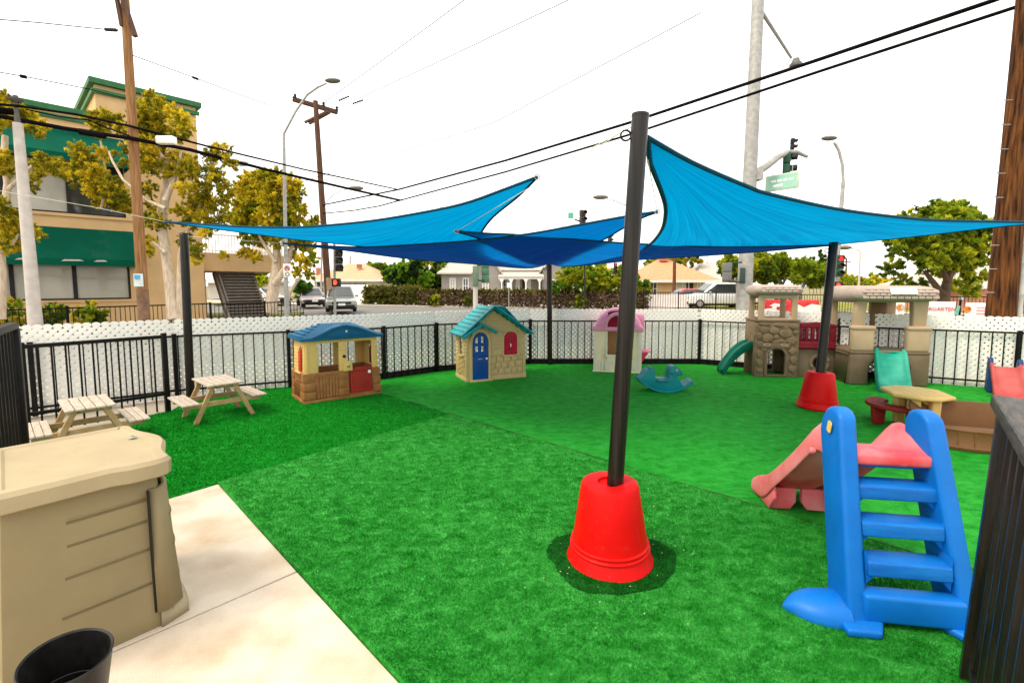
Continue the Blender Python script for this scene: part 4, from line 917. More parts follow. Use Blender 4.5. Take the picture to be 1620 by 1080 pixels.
w = M(); w.frame(arch(.42, .56, .36, 14, .375, .03), arch(.31, .50, .34, 14, .375, .05), (0, -.022, 0), (1, 0, 0), (0, 0, 1), (0, .06, 0)); w.span((.10, -.03, .55), (.60, .02, .645)); w.build('arch_trim', CB, tw, bevel=.01); w = M(); w.span((0, -.012, 1.045), (T1, .05, 1.085)); w.span((-.012, .0, 1.046), (.05, TD, 1.084)); w.span((T1-.05, .0, 1.046), (T1+.012, TD, 1.084)); w.build('top_trim', CB, tw, bevel=.01)
for x in (.19, .50):
    g = M(); g.frame(rrect(.12, .042, .02, 5, x, .612), rrect(.085, .02, .0098, 5, x, .612), (0, -.042, 0), (1, 0, 0), (0, 0, 1), (0, .016, 0)); g.build('handhold', CT, t, bevel=.003, seg=1)
for y in (.02, TD-.07):
    w = M(); o_ = rrect(T1-.08, .50, .03, 4, T1/2, 1.305); i_ = rrect(T1-.29, .36, .04, 4, T1/2, 1.29)
    w.frame(o_, i_, (0, y, 0), (1, 0, 0), (0, 0, 1), (0, .05, 0)); w.build('window_frame', CT, t, bevel=.012)
def shingle_roof(x0, x1, y0, y1, z0, h, rad, name, rows=4, slope_=0.0):
    """pillow roof with rounded ends and scored shingles"""
    P = []; nx = 28; prof_ = [(0, 0), (-.02, .03), (-.022, .08), (.02, .13)] 
    rows_ = 9
    secs = []
    for i in range(nx+1):
        u = i/nx; x = x0+(x1-x0)*u; e = min(u, 1-u)*(x1-x0); k = min(1, e/rad); k = math.sqrt(max(0, 1-(1-k)**2))
        row = []
        for a in np.linspace(0, 2*math.pi, 25)[:-1]:
            yy = math.cos(a); zz = math.sin(a); yy = math.copysign(abs(yy)**.75, yy); zz = math.copysign(abs(zz)**.6, zz)
            row.append(Vector((x, (y0+y1)/2+(y1-y0)/2*yy*(.82+.18*k), z0+h/2+h/2*zz*(.35+.65*k))))
        secs.append(row)
    m = M().grid(secs, closed=True); m.f.append(tuple(range(24))); m.f.append(tuple(range(nx*24, nx*24+24))[::-1]); m.m += [0, 0]
    return m.build(name, CR, t, smooth=70)
rf1 = shingle_roof(-.03, T1+.03, -.06, TD+.04, 1.52, .215, .10, 'tower_roof')
rf2 = None
# bridge between the towers
bx0, bx1 = T1-.01, 1.40
w = M(); w.prism([(0, .0), (bx1-bx0, .0), (bx1-bx0, .53), (0, .53)], (bx0, .06, 0), (1, 0, 0), (0, 0, 1), (0, .05, 0)) if False else None
hp = [(1.155+.125*math.cos(a), .285+.125*math.sin(a)) for a in np.linspace(-math.pi*3/4, math.pi*5/4, 25)[:-1]]
sq = [(1.155+min(.36, max(-.40, 9*math.cos(a)))*1.0, .27+min(.26, max(-.27, 9*math.sin(a)*.35))) for a in np.linspace(-math.pi*3/4, math.pi*5/4, 25)[:-1]]
w = M(); w.frame([(min(bx1, max(bx0, x)), z) for x, z in sq], hp, (0, .07, 0), (1, 0, 0), (0, 0, 1), (0, .05, 0)); w.span((bx0, .12, .52), (bx1, TD-.05, .56)); w.span((bx0, TD-.06, 0), (bx1, TD-.02, .52)); w.build('crawl_panel', CB, t, bevel=.008)
w = M(); w.frame([(1.155+.185*math.cos(a), .285+.185*math.sin(a)) for a in np.linspace(0, 6.2832, 29)[:-1]], [(1.155+.12*math.cos(a), .285+.12*math.sin(a)) for a in np.linspace(0, 6.2832, 29)[:-1]], (0, .045, 0), (1, 0, 0), (0, 0, 1), (0, .06, 0)); w.build('porthole_ring', CB, t, bevel=.012)
w = M()
for a in (.4, 1.9, 3.5, 5.1): w.ball((1.155+.152*math.cos(a), .04, .285+.152*math.sin(a)), .014, 8)
w.build('bolt', CT, t)
w = M(); xs = [bx0+.10+i*.105 for i in range(5)]
w.prism([(bx0, .93), (bx1, .93), (bx1, 1.0), (bx0+.5*(bx1-bx0), 1.05), (bx0, 1.02)], (0, .03, 0), (1, 0, 0), (0, 0, 1), (0, .055, 0)); w.span((bx0, .02, .545), (bx1, .10, .68))
e = [bx0]+[v for x in xs for v in (x-.026, x+.026)]+[bx1]
for i in range(0, len(e), 2): w.span((e[i], .03, .67), (e[i+1], .085, .94))
w.span((bx0, .0, .555), (bx1, .11, .605)); w.build('bridge_rail', CM, t, bevel=.010)
w = M(); w.span((1.16, .018, .62), (1.22, .03, .665)); w.build('bridge_plate', plastic('plate_orange', (.45, .16, .05)), t, bevel=.004)
w = M()
w.prism([(bx0, .93), (bx1, .93), (bx1, 1.0), (bx0, 1.0)], (0, TD-.09, 0), (1, 0, 0), (0, 0, 1), (0, .05, 0)); w.span((bx0, TD-.09, .545), (bx1, TD-.04, .68))
for i in range(0, len(e), 2): w.span((e[i], TD-.09, .67), (e[i+1], TD-.04, .94))
w.build('rear_rail', CM, t, bevel=.008)
# second tower, standing further out
X0, X1, Y0, Y1 = 1.385, 2.62, -.50, .55
w = M()
def leg(x0, x1, y): w.prism([(x0, 0), (x1, 0), (x1+(.0 if x0 < 2 else -.0), .33), (x1+(.10 if x0 < 2 else 0), .46), (x1+(.10 if x0 < 2 else 0), .545), (x0-(0 if x0 < 2 else .10), .545), (x0-(0 if x0 < 2 else .10), .46), (x0, .33)], (0, y, 0), (1, 0, 0), (0, 0, 1), (0, .09, 0))
for y in (Y0, Y1-.09): leg(X0, X0+.30, y); leg(X1-.29, X1, y)
w.span((X0, Y0+.09, 0), (X0+.05, Y1-.09, .545)); w.span((X1-.05, Y0+.09, .0), (X1, Y1-.09, .545)); w.span((X0+.39, Y0+.02, .46), (X1-.38, Y0+.08, .545))
w.build('tower_base', CB, t, bevel=.025, seg=3)
w = M(); w.span((X0, Y0-.006, .545), (X1, Y1, .595)); w.build('deck', CB, t, bevel=.010)
for x0, x1 in ((X0+.015, X0+.36), (X1-.36, X1-.02)):
    w = M(); w.prism([(x0, .595), (x1, .595), (x1+.01, .66), (x1+.012, .97), (x1-.02, 1.02), (x0+.02, 1.02), (x0-.004, .97)], (0, Y0+.0, 0), (1, 0, 0), (0, 0, 1), (0, .11, 0)); w.span((x0-.012, Y0-.016, .955), (x1+.022, Y0+.12, 1.03)); w.build('half_wall', CT, t, bevel=.028, seg=3)
w = M()
for x0, x1, sl2 in ((X0+.02, X0+.215, 1), (X1-.26, X1-.03, -1)):
    w.prism([(x0+.03 if sl2 > 0 else x0, 1.0), (x1 if sl2 > 0 else x1-.03, 1.0), (x1+(.05 if sl2 > 0 else .0), 1.52), (x0+(.06 if sl2 > 0 else -.03), 1.52)], (0, Y0+.05, 0), (1, 0, 0), (0, 0, 1), (0, .12, 0))
    w.build('pillar', CT, t, bevel=.025, seg=3); w = M(); w.span((x0+.03, Y1-.16, .6), (x1-.02, Y1-.05, 1.5)); w.build('pillar', CT, t, bevel=.025, seg=3); w = M()
w = M(); w.span((X1-.55, Y1-.30, .6), (X1-.30, Y1-.20, 1.46)); w.build('inner_pillar', mat('inner_brown', (.17, .095, .045), .5, .15, 4), t, bevel=.015)
w = M(); ax0, ax1 = X0+.24, X1-.3; zs = [ax0+.14+i*.155 for i in range(5)]
w.prism([(ax0, .98), (ax1, .98), (ax1, 1.09), (ax0+(ax1-ax0)*.5, 1.06), (ax0, 1.10)], (0, Y1-.10, 0), (1, 0, 0), (0, 0, 1), (0, .05, 0)); w.span((ax0, Y1-.10, .6), (ax1, Y1-.05, .70))
e = [ax0]+[v for x in zs for v in (x-.042, x+.042)]+[ax1]
for i in range(0, len(e), 2): w.span((e[i], Y1-.10, .70), (e[i+1], Y1-.05, .98))
w.build('back_rail', CDK, t, bevel=.012)
rf2 = shingle_roof(X0-.02, X1+.06, Y0-.10, Y1+.06, 1.42, .30, .13, 'tower_roof')
def shingles(x0, x1, ys, zz, z0, z1, rows, roof):
    def skin(z):
        s2 = max(0, min(.98, (z-zz[0]-zz[1]/2)/(zz[1]/2)))**(1/.6); return (ys[0]+ys[1])/2-(ys[1]-ys[0])/2*(math.sqrt(1-s2*s2)**.75)-.003
    s_ = M()
    for r_ in range(rows):
        za = z0+(z1-z0)*r_/rows; zb = z0+(z1-z0)*(r_+1)/rows; ya, yb_ = skin(za), skin(zb)-.001
        off = .05*(r_ % 2); x = x0+off; 
        while x < x1-.07:
            wd = .105; s_.add([(x, ya-.014, za), (x+wd-.012, ya-.014, za), (x+wd-.008, yb_-.001, zb-.003), (x, yb_-.001, zb-.003), (x, ya+.03, za), (x+wd-.008, ya+.03, za), (x+wd-.008, yb_+.03, zb-.003), (x, yb_+.03, zb-.003)], [(0, 1, 2, 3), (4, 7, 6, 5), (0, 4, 5, 1), (2, 6, 7, 3), (0, 3, 7, 4), (1, 5, 6, 2)]); x += wd
    s_.build('shingle', CR, roof, bevel=.005, seg=1)
shingles(.06, T1-.02, (-.06, TD+.04), (1.52, .215), 1.60, 1.728, 3, rf1)
shingles(X0+.09, X1-.02, (Y0-.10, Y1+.06), (1.42, .30), 1.50, 1.708, 4, rf2)
w = M(); w.prism([(0, 0), (.40, 0), (.40, .12), (0, .12)], (X0+.50, Y0-.125, 1.575), (1, 0, 0), (0, .42, .9), (0, -.012, .005)); w.build('sign_plate', WHITE, t, bevel=.004)
# wide green slide out of the second tower
P = []; sc_ = X0+.61; ya_ = R(-20)
def ROT(x, y, z): dx_, dy_ = x-sc_, y-Y0; return Vector((sc_+dx_*math.cos(ya_)-dy_*math.sin(ya_), Y0+dx_*math.sin(ya_)+dy_*math.cos(ya_), z))
for y, z in [(Y0-.0, .56), (Y0-.05, .56), (Y0-.12, .52), (Y0-.23, .40), (Y0-.34, .27), (Y0-.44, .16), (Y0-.54, .10), (Y0-.62, .07), (Y0-.66, .05)]:
    e_ = .075 if y > Y0-.50 else (.045 if y > Y0-.57 else .0); w_ = .20
    P.append([ROT(sc_+x, y, z+d_) for x, d_ in ((-w_-.022, e_-.10), (-w_-.012, e_), (-w_+.02, e_+.004), (-w_+.05, .02), (-w_+.12, .0), (0, .0), (w_-.12, .0), (w_-.05, .02), (w_-.02, e_+.004), (w_+.012, e_), (w_+.022, e_-.10))])
m = M().grid(P); g = m.build('wide_slide', CG, t, smooth=80, recalc=False, solid=.018); sb = g.modifiers.new('soften', 'SUBSURF'); sb.levels = sb.render_levels = 1
w = M()
for s in (-1, 1): w.prism([(Y0-.02, .50), (Y0-.11, .47), (Y0-.46, .08), (Y0-.64, .03), (Y0-.64, 0), (Y0-.38, 0), (Y0-.24, .12), (Y0-.05, .36)], (sc_+s*.207-.012, 0, 0), (0, 1, 0), (0, 0, 1), (.024, 0, 0))
w.span((sc_-.21, Y0-.665, 0), (sc_+.21, Y0-.62, .06)); w.v = [tuple(ROT(*p)) for p in w.v]; w.build('slide_side', CG, t, bevel=.008)
w = M(); w.span((sc_-.212, Y0-.04, .57), (sc_-.155, Y0+.02, .645)); w.span((sc_+.155, Y0-.04, .57), (sc_+.212, Y0+.02, .645)); w.span((sc_-.19, Y0-.01, .57), (sc_+.19, Y0+.05, .60)); w.v = [tuple(ROT(*p)) for p in w.v]; w.build('slide_hook', CG, t, bevel=.014, seg=3)
# narrow dark green slide out of the first tower, seen from its side
P = []
for u, z in [(0.02, .60), (-.08, .58), (-.20, .50), (-.32, .38), (-.42, .24), (-.50, .10), (-.54, .03)]:
    P.append([Vector((u, .30+y, z+d_)) for y, d_ in ((-.17, -.10), (-.17, .06), (-.135, .06), (-.12, .0), (.12, .0), (.135, .06), (.17, .06), (.17, -.10))])
m = M().grid(P); m.build('side_slide', CGD, t, smooth=40, recalc=False, solid=.02)

# ------------------------------------------------------------ table, bench, brown tub, far slide
TT = mat('table_cream', (.62, .41, .135), .5, .08, 5, .12, 60)
t = thing('play_table', 'cream octagonal play table beside the dark red bench', 'table', (4.90, 5.66, .02), R(70)); t.scale = (.92, .92, 1)
a, b = .40, .33
oc = [(-a, -.10), (-a*.55, -b), (a*.55, -b), (a, -.10), (a, .10), (a*.55, b), (-a*.55, b), (-a, .10)]
m = M(); m.prism(oc, (0, 0, .395), (1, 0, 0), (0, 1, 0), (0, 0, .045)); tp_ = m.build('table_top', TT, t, bevel=.018, seg=3)
m = M()
for i in range(-2, 3): m.span((-.34+abs(i)*.03, i*.09-.0025, .4395), (.34-abs(i)*.03, i*.09+.0025, .4415))
m.build('plank_line', mat('table_line', (.50, .33, .12), .7), tp_, smooth=0)
for sx in (-1, 1):
    m = M(); m.prism([(-.11, .40), (.11, .40), (.075, .0), (-.075, .0)], (sx*.22-.0, -.15, 0), (1, 0, 0), (0, 0, 1), (0, .10, 0)); m.prism([(-.09, .40), (.09, .40), (.07, .0), (-.07, .0)], (sx*.22, .05, 0), (1, 0, 0), (0, 0, 1), (0, .10, 0)); m.build('leg', TT, t, bevel=.02, seg=3)
m = M(); m.span((-.22, -.06, .20), (.22, .04, .395)); m.build('apron', TT, t, bevel=.015)
BR = mat('bench_red', (.22, .012, .010), .5, .14, 5, .1, 60)
t = thing('curved_bench', 'dark red curved play bench beside the cream table', 'bench', (4.90, 5.80, .02), R(8)); t.scale = (.92, .92, 1.05)
o_ = []; i_ = []
for k in range(13): u = R(95+k*150/12); o_.append((.47*math.cos(u), .42*math.sin(u))); i_.append((.25*math.cos(u), .22*math.sin(u)))
m = M(); m.prism(o_+i_[::-1], (0, 0, .205), (1, 0, 0), (0, 1, 0), (0, 0, .045)); s_ = m.build('seat', BR, t, bevel=.014, seg=3)
m = M()
for f in (.33, .62):
    pts = [Vector((i_[k][0]+(o_[k][0]-i_[k][0])*f, i_[k][1]+(o_[k][1]-i_[k][1])*f, .2505)) for k in range(13)]; m.tube(pts, .003, 5)
m.build('plank_line', mat('bench_line', (.15, .012, .01), .7), s_)
for k in (1, 6, 11):
    c_ = Vector(((i_[k][0]+o_[k][0])/2, (i_[k][1]+o_[k][1])/2, 0)); u = math.atan2(c_.y, c_.x)
    m = M(); m.prism([(-.09, .21), (.09, .21), (.07, 0), (-.07, 0)], c_-Vector((-math.sin(u), math.cos(u), 0))*.03, (math.cos(u), math.sin(u), 0), (0, 0, 1), Vector((-math.sin(u), math.cos(u), 0))*.06); m.build('leg', BR, t, bevel=.012, seg=2)
TB = mat('tub_brown', (.15, .068, .024), .55, .12, 5, .2, 40)
t = thing('sand_tub', 'brown plastic sand tub with tall back rim below the cream table', 'sandbox', (5.14, 5.08, .02), R(-20))
def ring(a, b, z, back=0, n=40):
    return [Vector((a*math.copysign(abs(math.cos(u))**.7, math.cos(u)), b*math.copysign(abs(math.sin(u))**.7, math.sin(u)), z+back*max(0, min(1, .5+1.2*math.sin(u))))) for u in np.linspace(0, 6.2832, n+1)[:-1]]
rows = [ring(.64, .40, 0), ring(.65, .41, .03), ring(.635, .395, .045), ring(.615, .375, .19, .13), ring(.625, .385, .205, .15), ring(.615, .375, .22, .16), ring(.58, .345, .215, .16), ring(.53, .30, .19, .12), ring(.50, .275, .05), ring(.02, .02, .045)]
m = M().grid(rows, closed=True); tb = m.build('shell', TB, t, smooth=45)
m = M()
for k in range(28):
    u = 2*math.pi*k/28; 
    def pt(a, b, z): return Vector((a*math.copysign(abs(math.cos(u))**.7, math.cos(u)), b*math.copysign(abs(math.sin(u))**.7, math.sin(u)), z))
    m.bar(pt(.637, .397, .05), pt(.618, .378, .185), .008, .006)
m.build('plank_line', TB, tb, smooth=0)
m = M(); m.prism([(-.5, -.30), (.5, -.30), (.42, -.16), (-.42, -.16)], (0, 0, .185), (1, 0, 0), (0, 1, 0), (0, 0, .025)); m.build('seat', TB, t, bevel=.01)
FP = mat('dusty_red_plastic', (.36, .035, .035), .4, .12, 3, .05, 90, col2=(.42, .09, .08)); FB = plastic('navy_plastic', (.006, .035, .13), .1)
t = thing('toddler_slide', 'small dusty red slide with navy rails at the outer fence', 'slide', (7.52, 7.02, .012), R(-38)); t.scale = (.78, .85, .9)
P = []
for y, z in [(.75, .46), (.66, .455), (.55, .40), (.42, .29), (.28, .17), (.14, .09), (.02, .06), (-.06, .04)]:
    e_ = .07 if y > .2 else .035 if y > .05 else 0
    P.append([Vector((x, y, z+d_)) for x, d_ in ((-.235, e_-.06), (-.225, e_), (-.20, e_), (-.17, .01), (-.08, 0), (.08, 0), (.17, .01), (.20, e_), (.225, e_), (.235, e_-.06))])
m = M().grid(P); m.build('chute', FP, t, smooth=80, recalc=False, solid=.02)
for s in (-1, 1):
    m = M(); m.prism([(.60, 0), (.98, 0), (.90, .5), (.86, .60), (.78, .62), (.72, .56), (.68, .4)], (s*.215-.04, 0, 0), (0, 1, 0), (0, 0, 1), (.08, 0, 0)); m.build('rail', FB, t, bevel=.02, seg=3)
for z in (.14, .30): m = M(); m.span((-.24, .74, z), (.24, .90, z+.05)); m.build('tread', FB, t, bevel=.012)

# ------------------------------------------------------------ wooden picnic tables
def picnic(loc, rz, label):
    t = thing('picnic_table', label, 'picnic table', loc, rz, 'small wooden picnic tables'); t.scale = (.9, .9, .97)
    L_ = .80
    m = M()
    for i in range(5): m.span((-L_/2, -.225+i*.0915, .475), (L_/2, -.225+i*.0915+.084, .497))
    tp_ = m.build('table_top', WOODGREY, t, bevel=.004, seg=1)
    for s in (-1, 1):
        m = M()
        for i in range(3): m.span((-L_/2, s*.435-.105+i*.071, .262), (L_/2, s*.435-.105+i*.071+.065, .284))
        m.build('bench', WOODGREY, t, bevel=.004, seg=1)
    for sx in (-1, 1):
        for s in (-1, 1):
            m = M(); x = sx*.29; m.prism([(s*.40, 0), (s*.335, 0), (s*.10, .474), (s*.165, .474)], (x-.018, 0, 0), (0, 1, 0), (0, 0, 1), (.036, 0, 0)); m.build('leg', WOODTAN, t, bevel=.003, seg=1)
        m = M(); x = sx*.29-sx*.037; m.span((x-.018, -.50, .20), (x+.018, .50, .261)); m.span((x-.018, -.20, .425), (x+.018, .20, .474)); m.build('cross_beam', WOODTAN, t, bevel=.003, seg=1)
    m = M(); m.span((-.25, -.03, .43), (.25, .03, .465)); m.build('centre_beam', WOODTAN, t)
    return t
picnic((-3.92, 6.22, .008), math.atan2(.67, -.74), 'weathered wooden picnic table on the turf beside the fence pole')
picnic((-4.62, 5.06, .0), math.atan2(.67, -.74), 'weathered wooden picnic table half hidden behind the storage box')
# ------------------------------------------------------------ stucco office building across the street
GREENAW = mat('green_awning', (.0, .075, .042), .8, .15, 1.2, .1, 30, spec=.1); GREENTR = mat('green_trim', (.03, .14, .05), .6, .15, 4)
DARKF = mat('window_frame_dark', (.02, .018, .017), .5, .2, 8)
GREYST = mat('stair_grey', (.20, .17, .14), .7, .2, 3)
t = thing('office_building', 'tan stucco two storey building with green awnings and outside stair', 'building', (-15.5, 24, 0), R(47.4))
w = M(); xl = -15
def facade(x0, x1, zs, wins):   # wins: (x0,x1,z0,z1) same row list cut out of the wall
    pass
# wall built from bands so the windows are real recesses
rows_ = [(0, 1.09), (1.09, 2.66), (2.66, 4.75), (4.75, 6.95), (6.95, 9.0)]
WX = (-14.2, -2.95)
for i, (z0, z1) in enumerate(rows_):
    if i in (1, 3): w.span((xl, 0, z0), (WX[0], 9, z1)); w.span((WX[1], 0, z0), (0, 9, z1)); w.span((WX[0], .35, z0), (WX[1], 9, z1))
    else: w.span((xl, 0, z0), (0, 9, z1))
w.span((-3.75, .002, 9.0), (0, 6, 10.55))
bw = w.build('wall', STUCCO, t, smooth=0)
w = M()
for a_, b_, z in ((xl, -3.75, 8.6), ): w.span((a_, -.10, z), (b_, .0, z+.16)); w.span((a_, -.16, z+.30), (b_, .0, z+.52))
w.span((-3.87, -.14, 10.0), (.12, .0, 10.17)); w.span((-3.95, -.22, 10.37), (.2, .0, 10.6)); w.span((-3.87, .0, 10.0), (-3.75, 6, 10.17)); w.span((-3.95, .0, 10.37), (-3.75, 6.1, 10.6)); w.span((0.0, 0, 10.37), (.2, 6, 10.6))
w.build('green_cornice', GREENTR, t, smooth=0)
# extra band sill
M().span((xl, -.08, 4.62), (-2.5, 0, 4.72)).build('sill_band', STUCCO, bw, smooth=0); M().span((xl, -.06, .98), (-2.5, 0, 1.07)).build('sill_band', STUCCO, bw, smooth=0)
for zi, (z0, z1) in enumerate(((1.09, 2.66), (4.75, 6.95))):
    e_ = np.linspace(WX[0], WX[1], 7); 
    for k in range(6):
        f = M(); f.frame([(e_[k], z0), (e_[k+1], z0), (e_[k+1], z1), (e_[k], z1)], [(e_[k]+.07, z0+.07), (e_[k+1]-.07, z0+.07), (e_[k+1]-.07, z1-.07), (e_[k]+.07, z1-.07)], (0, .08, 0), (1, 0, 0), (0, 0, 1), (0, .1, 0)); wf = f.build('window', DARKF, t, smooth=0)
        f = M(); f.span((e_[k]+.07, .15, z0+.07), (e_[k+1]-.07, .16, z1-.07)); f.build('pane', BLIND if zi == 0 or k in (1, 2, 4) else GLASS, wf, smooth=0)
for z0, z1, x1, out in ((2.52, 4.15, -2.75, 1.15), (6.75, 8.2, -2.9, 1.15)):
    aw = M(); aw.prism([(0, z1), (-out, z0+.28), (-out, z0), (-out+.02, z0), (-out+.02, z0+.26), (0, z1-.04)], (xl, 0, 0), (0, 1, 0), (0, 0, 1), (x1-xl, 0, 0)); aw.prism([(0, z1), (-out, z0+.28), (-out, z0), (0, z0)], (x1-.015, 0, 0), (0, 1, 0), (0, 0, 1), (.02, 0, 0)); aw.build('awning', GREENAW, t, smooth=0)
for x, w_ in ((-6.6, .35), (-5.3, .7), (-4.3, .45)): M().add([(x, -1.158, 2.70), (x+w_, -1.158, 2.72), (x+w_*.8, -1.158, 2.78), (x+.1, -1.158, 2.77)], [(0, 1, 2, 3)]).build('worn_patch', CONCPOLE, t, smooth=0, recalc=False, solid=.006)
# stair wing: slab balcony with railing on a pier and a stair beneath
w = M(); w.span((-.0, 2.2, 0), (.62, 5.2, 3.4)); w.span((.62, .6, 2.45), (4.15, 5.4, 3.4)); w.span((-.0, .6, 2.45), (.62, 2.2, 3.4)); w.build('stair_wing', STUCCO, t, smooth=0)
w = M(); w.span((.1, .62, 4.30), (4.1, .68, 4.38)); w.span((.1, .62, 3.48), (4.1, .68, 3.54))
for i in range(27): w.span((.12+i*.152, .63, 3.4), (.16+i*.152, .67, 4.32))
w.span((4.05, .62, 3.4), (4.11, 5.2, 3.46)); w.span((4.05, .62, 4.3), (4.11, 5.2, 4.38))
for i in range(28): w.span((4.06, .7+i*.165, 3.45), (4.1, .74+i*.165, 4.32))
w.build('balcony_railing', WHITE, t, smooth=0)
w = M()
for i in range(15): z = 2.35-i*.162; y = 1.6-i*.13; w.span((.95, y-.18, z), (2.75, y+.13, z+.07)); w.span((.95, y+.11, z-.10), (2.75, y+.13, z))
w.bar((.90, 1.75, 2.42), (.90, -.35, -.05), .10, .34); w.bar((2.80, 1.75, 2.42), (2.80, -.35, -.05), .10, .34)
w.bar((.90, 1.6, 3.1), (.90, -.4, .85), .05, .05)
w.build('stair', GREYST, t, smooth=0)

# ------------------------------------------------------------ poles, lamps, signals
def pole_thing(name, label, cat, base, top, r0, r1, m, group=None, n=14):
    base, top = Vector(base), Vector(top); t = thing(name, label, cat, base, 0, group); d = top-base
    M().tube([d*k/6 for k in range(7)], [r0+(r1-r0)*k/6 for k in range(7)], n).build('shaft', m, t, smooth=60); return t, d
def onground(px, Y): p = at(px, 470, Y); return Vector((p.x, p.y, 0))
# street corner utility pole by the building
Y1_ = 13.6; b_ = onground(226, Y1_); top = at(194, -60, Y1_)
t, d = pole_thing('utility_pole', 'weathered wooden utility pole before the stucco building', 'utility pole', b_, top, .145, .095, WOODPOLE)
up1 = b_
m = M(); zb = at(215, 458, Y1_).z; m.lathe([(.151, 0), (.147, zb)], 14, c=(0, 0, 0)); m.build('stained_foot', mat('pole_foot', (.20, .115, .07), .9, .3, 6), t)
m = M(); m.bar(at(181, -40, Y1_-.2)-b_, at(214, 58, Y1_-.2)-b_, .10, .10); m.bar(at(178, -40, Y1_-.2)-b_, at(193, 42, Y1_-.1)-b_, .08, .08); m.build('crossarm', WOODDARK, t)
m = M(); p = at(219, 443, Y1_-.18)-b_; m.box(p, (.26, .02, .36)); m.build('pole_sign', mat('sign_pale', (.55, .62, .6), .6, .1, 6), t)
m = M(); p = at(217, 438, Y1_-.2)-b_; m.box(p, (.15, .012, .11)); m.build('blue_patch', mat('sign_blue', (.06, .35, .6), .6), t)
m = M(); p = at(186, 48, Y1_)-b_; m.tube([at(168, 47, Y1_)-b_, p], .03, 6); 
for k in range(5): q = (at(168, 47, Y1_)-b_).lerp(p, k/5); m.ball(q, .05, 8)
m.build('insulator', DARKF, t)
# round concrete lamp post
Y2_ = 12.2; b_ = onground(53, Y2_); top = at(28, 195, Y2_)
t, d = pole_thing('lamp_post', 'pale concrete lamp post with small dark cap in front of the awnings', 'lamp post', b_, top, .155, .10, CONCPOLE)
m = M(); tt = at(25, 163, Y2_)-b_; m.tube([d, d*.5+tt*.5, tt], [.07, .045, .045], 10); m.lathe([(.06, 0), (.14, .06), (.15, .10), (.06, .12), (.05, .18), (.0001, .19)], 14, c=tuple(tt)); m.build('lamp_head', mat('lamp_dark', (.10, .09, .08), .6, .2, 8), t)
# steel street lights with curved arm
def street_light(name, label, px, Y, arm, r=.10, base_y=490, m=STEEL, group='street lights'):
    b_ = onground(px, Y); pts = [at(x, y, Y) for x, y in arm]; t = thing(name, label, 'street light', b_, 0, group)
    M().tube([Vector((0, 0, 0)), pts[0]-b_], [r, r*.62], 12).build('shaft', m, t, smooth=60)
    M().tube([p-b_ for p in pts], [r*.5]*(len(pts)-1)+[r*.35], 8).build('arm', m, t, smooth=60)
    e_ = pts[-1]-b_; dr_ = (pts[-1]-pts[-2]).normalized(); s = Y/21
    h = M(); h.ball(e_+dr_*.28*s, .30*s, 12, 0, (1.15, .62, .34)); h.build('lamp_head', mat('lamp_grey', (.16, .15, .13), .5, .15, 6), t)
    return t, b_
street_light('street_light', 'steel street light with arched arm beside the far utility pole', 452, 21, [(449, 212), (468, 176), (486, 150), (503, 138), (517, 132)])
t, b450 = None, onground(452, 21)
sg = thing('road_sign', 'small white upright road sign fixed to the arched street light', 'road sign', at(454.5, 428, 20.85))
m = M(); m.box((0, 0, 0), (.34, .02, .58)); m.build('plate', WHITE, sg, bevel=.004)
m = M(); m.frame([(.12*math.cos(a), .10+.12*math.sin(a)) for a in np.linspace(0, 6.28, 19)[:-1]], [(.09*math.cos(a), .10+.09*math.sin(a)) for a in np.linspace(0, 6.28, 19)[:-1]], (0, -.014, 0), (1, 0, 0), (0, 0, 1), (0, -.004, 0)); m.bar((-.085, -.016, .185), (.085, -.016, .015), .03, .003, up=(0, 1, 0)); m.build('red_ring', mat('sign_red', (.55, .03, .02), .5), sg)
m = M(); m.tube([(-.05, -.013, 0), (-.05, -.013, .12), (0, -.013, .17), (.05, -.013, .12), (.05, -.013, .06)], .014, 6); m.frame([(.10*math.cos(a), -.16+.085*math.sin(a)) for a in np.linspace(0, 6.28, 15)[:-1]], [(.07*math.cos(a), -.16+.06*math.sin(a)) for a in np.linspace(0, 6.28, 15)[:-1]], (0, -.012, 0), (1, 0, 0), (0, 0, 1), (0, -.003, 0)); m.build('black_arrow', GAP, sg)
street_light('street_light', 'tall grey street light behind the red traffic signal', 1319, 22, [(1334, 288), (1333, 262), (1327, 238), (1322, 229), (1319, 226)], .13)
street_light('street_light', 'distant street light arm showing between sail and near pole', 1004, 40, [(1003, 330), (996, 327), (985, 323), (970, 317), (960, 314.5)], .09)
street_light('street_light', 'pale distant lamp standard before the far green trees', 1358, 44, [(1361, 398), (1358, 396), (1352, 394), (1345, 393)], .11, m=CONCPOLE)
street_light('street_light', 'thin distant street light arm beside the dark utility pole', 508, 44, [(509, 330), (515, 320), (530, 306), (545, 300), (553, 299)], .09)
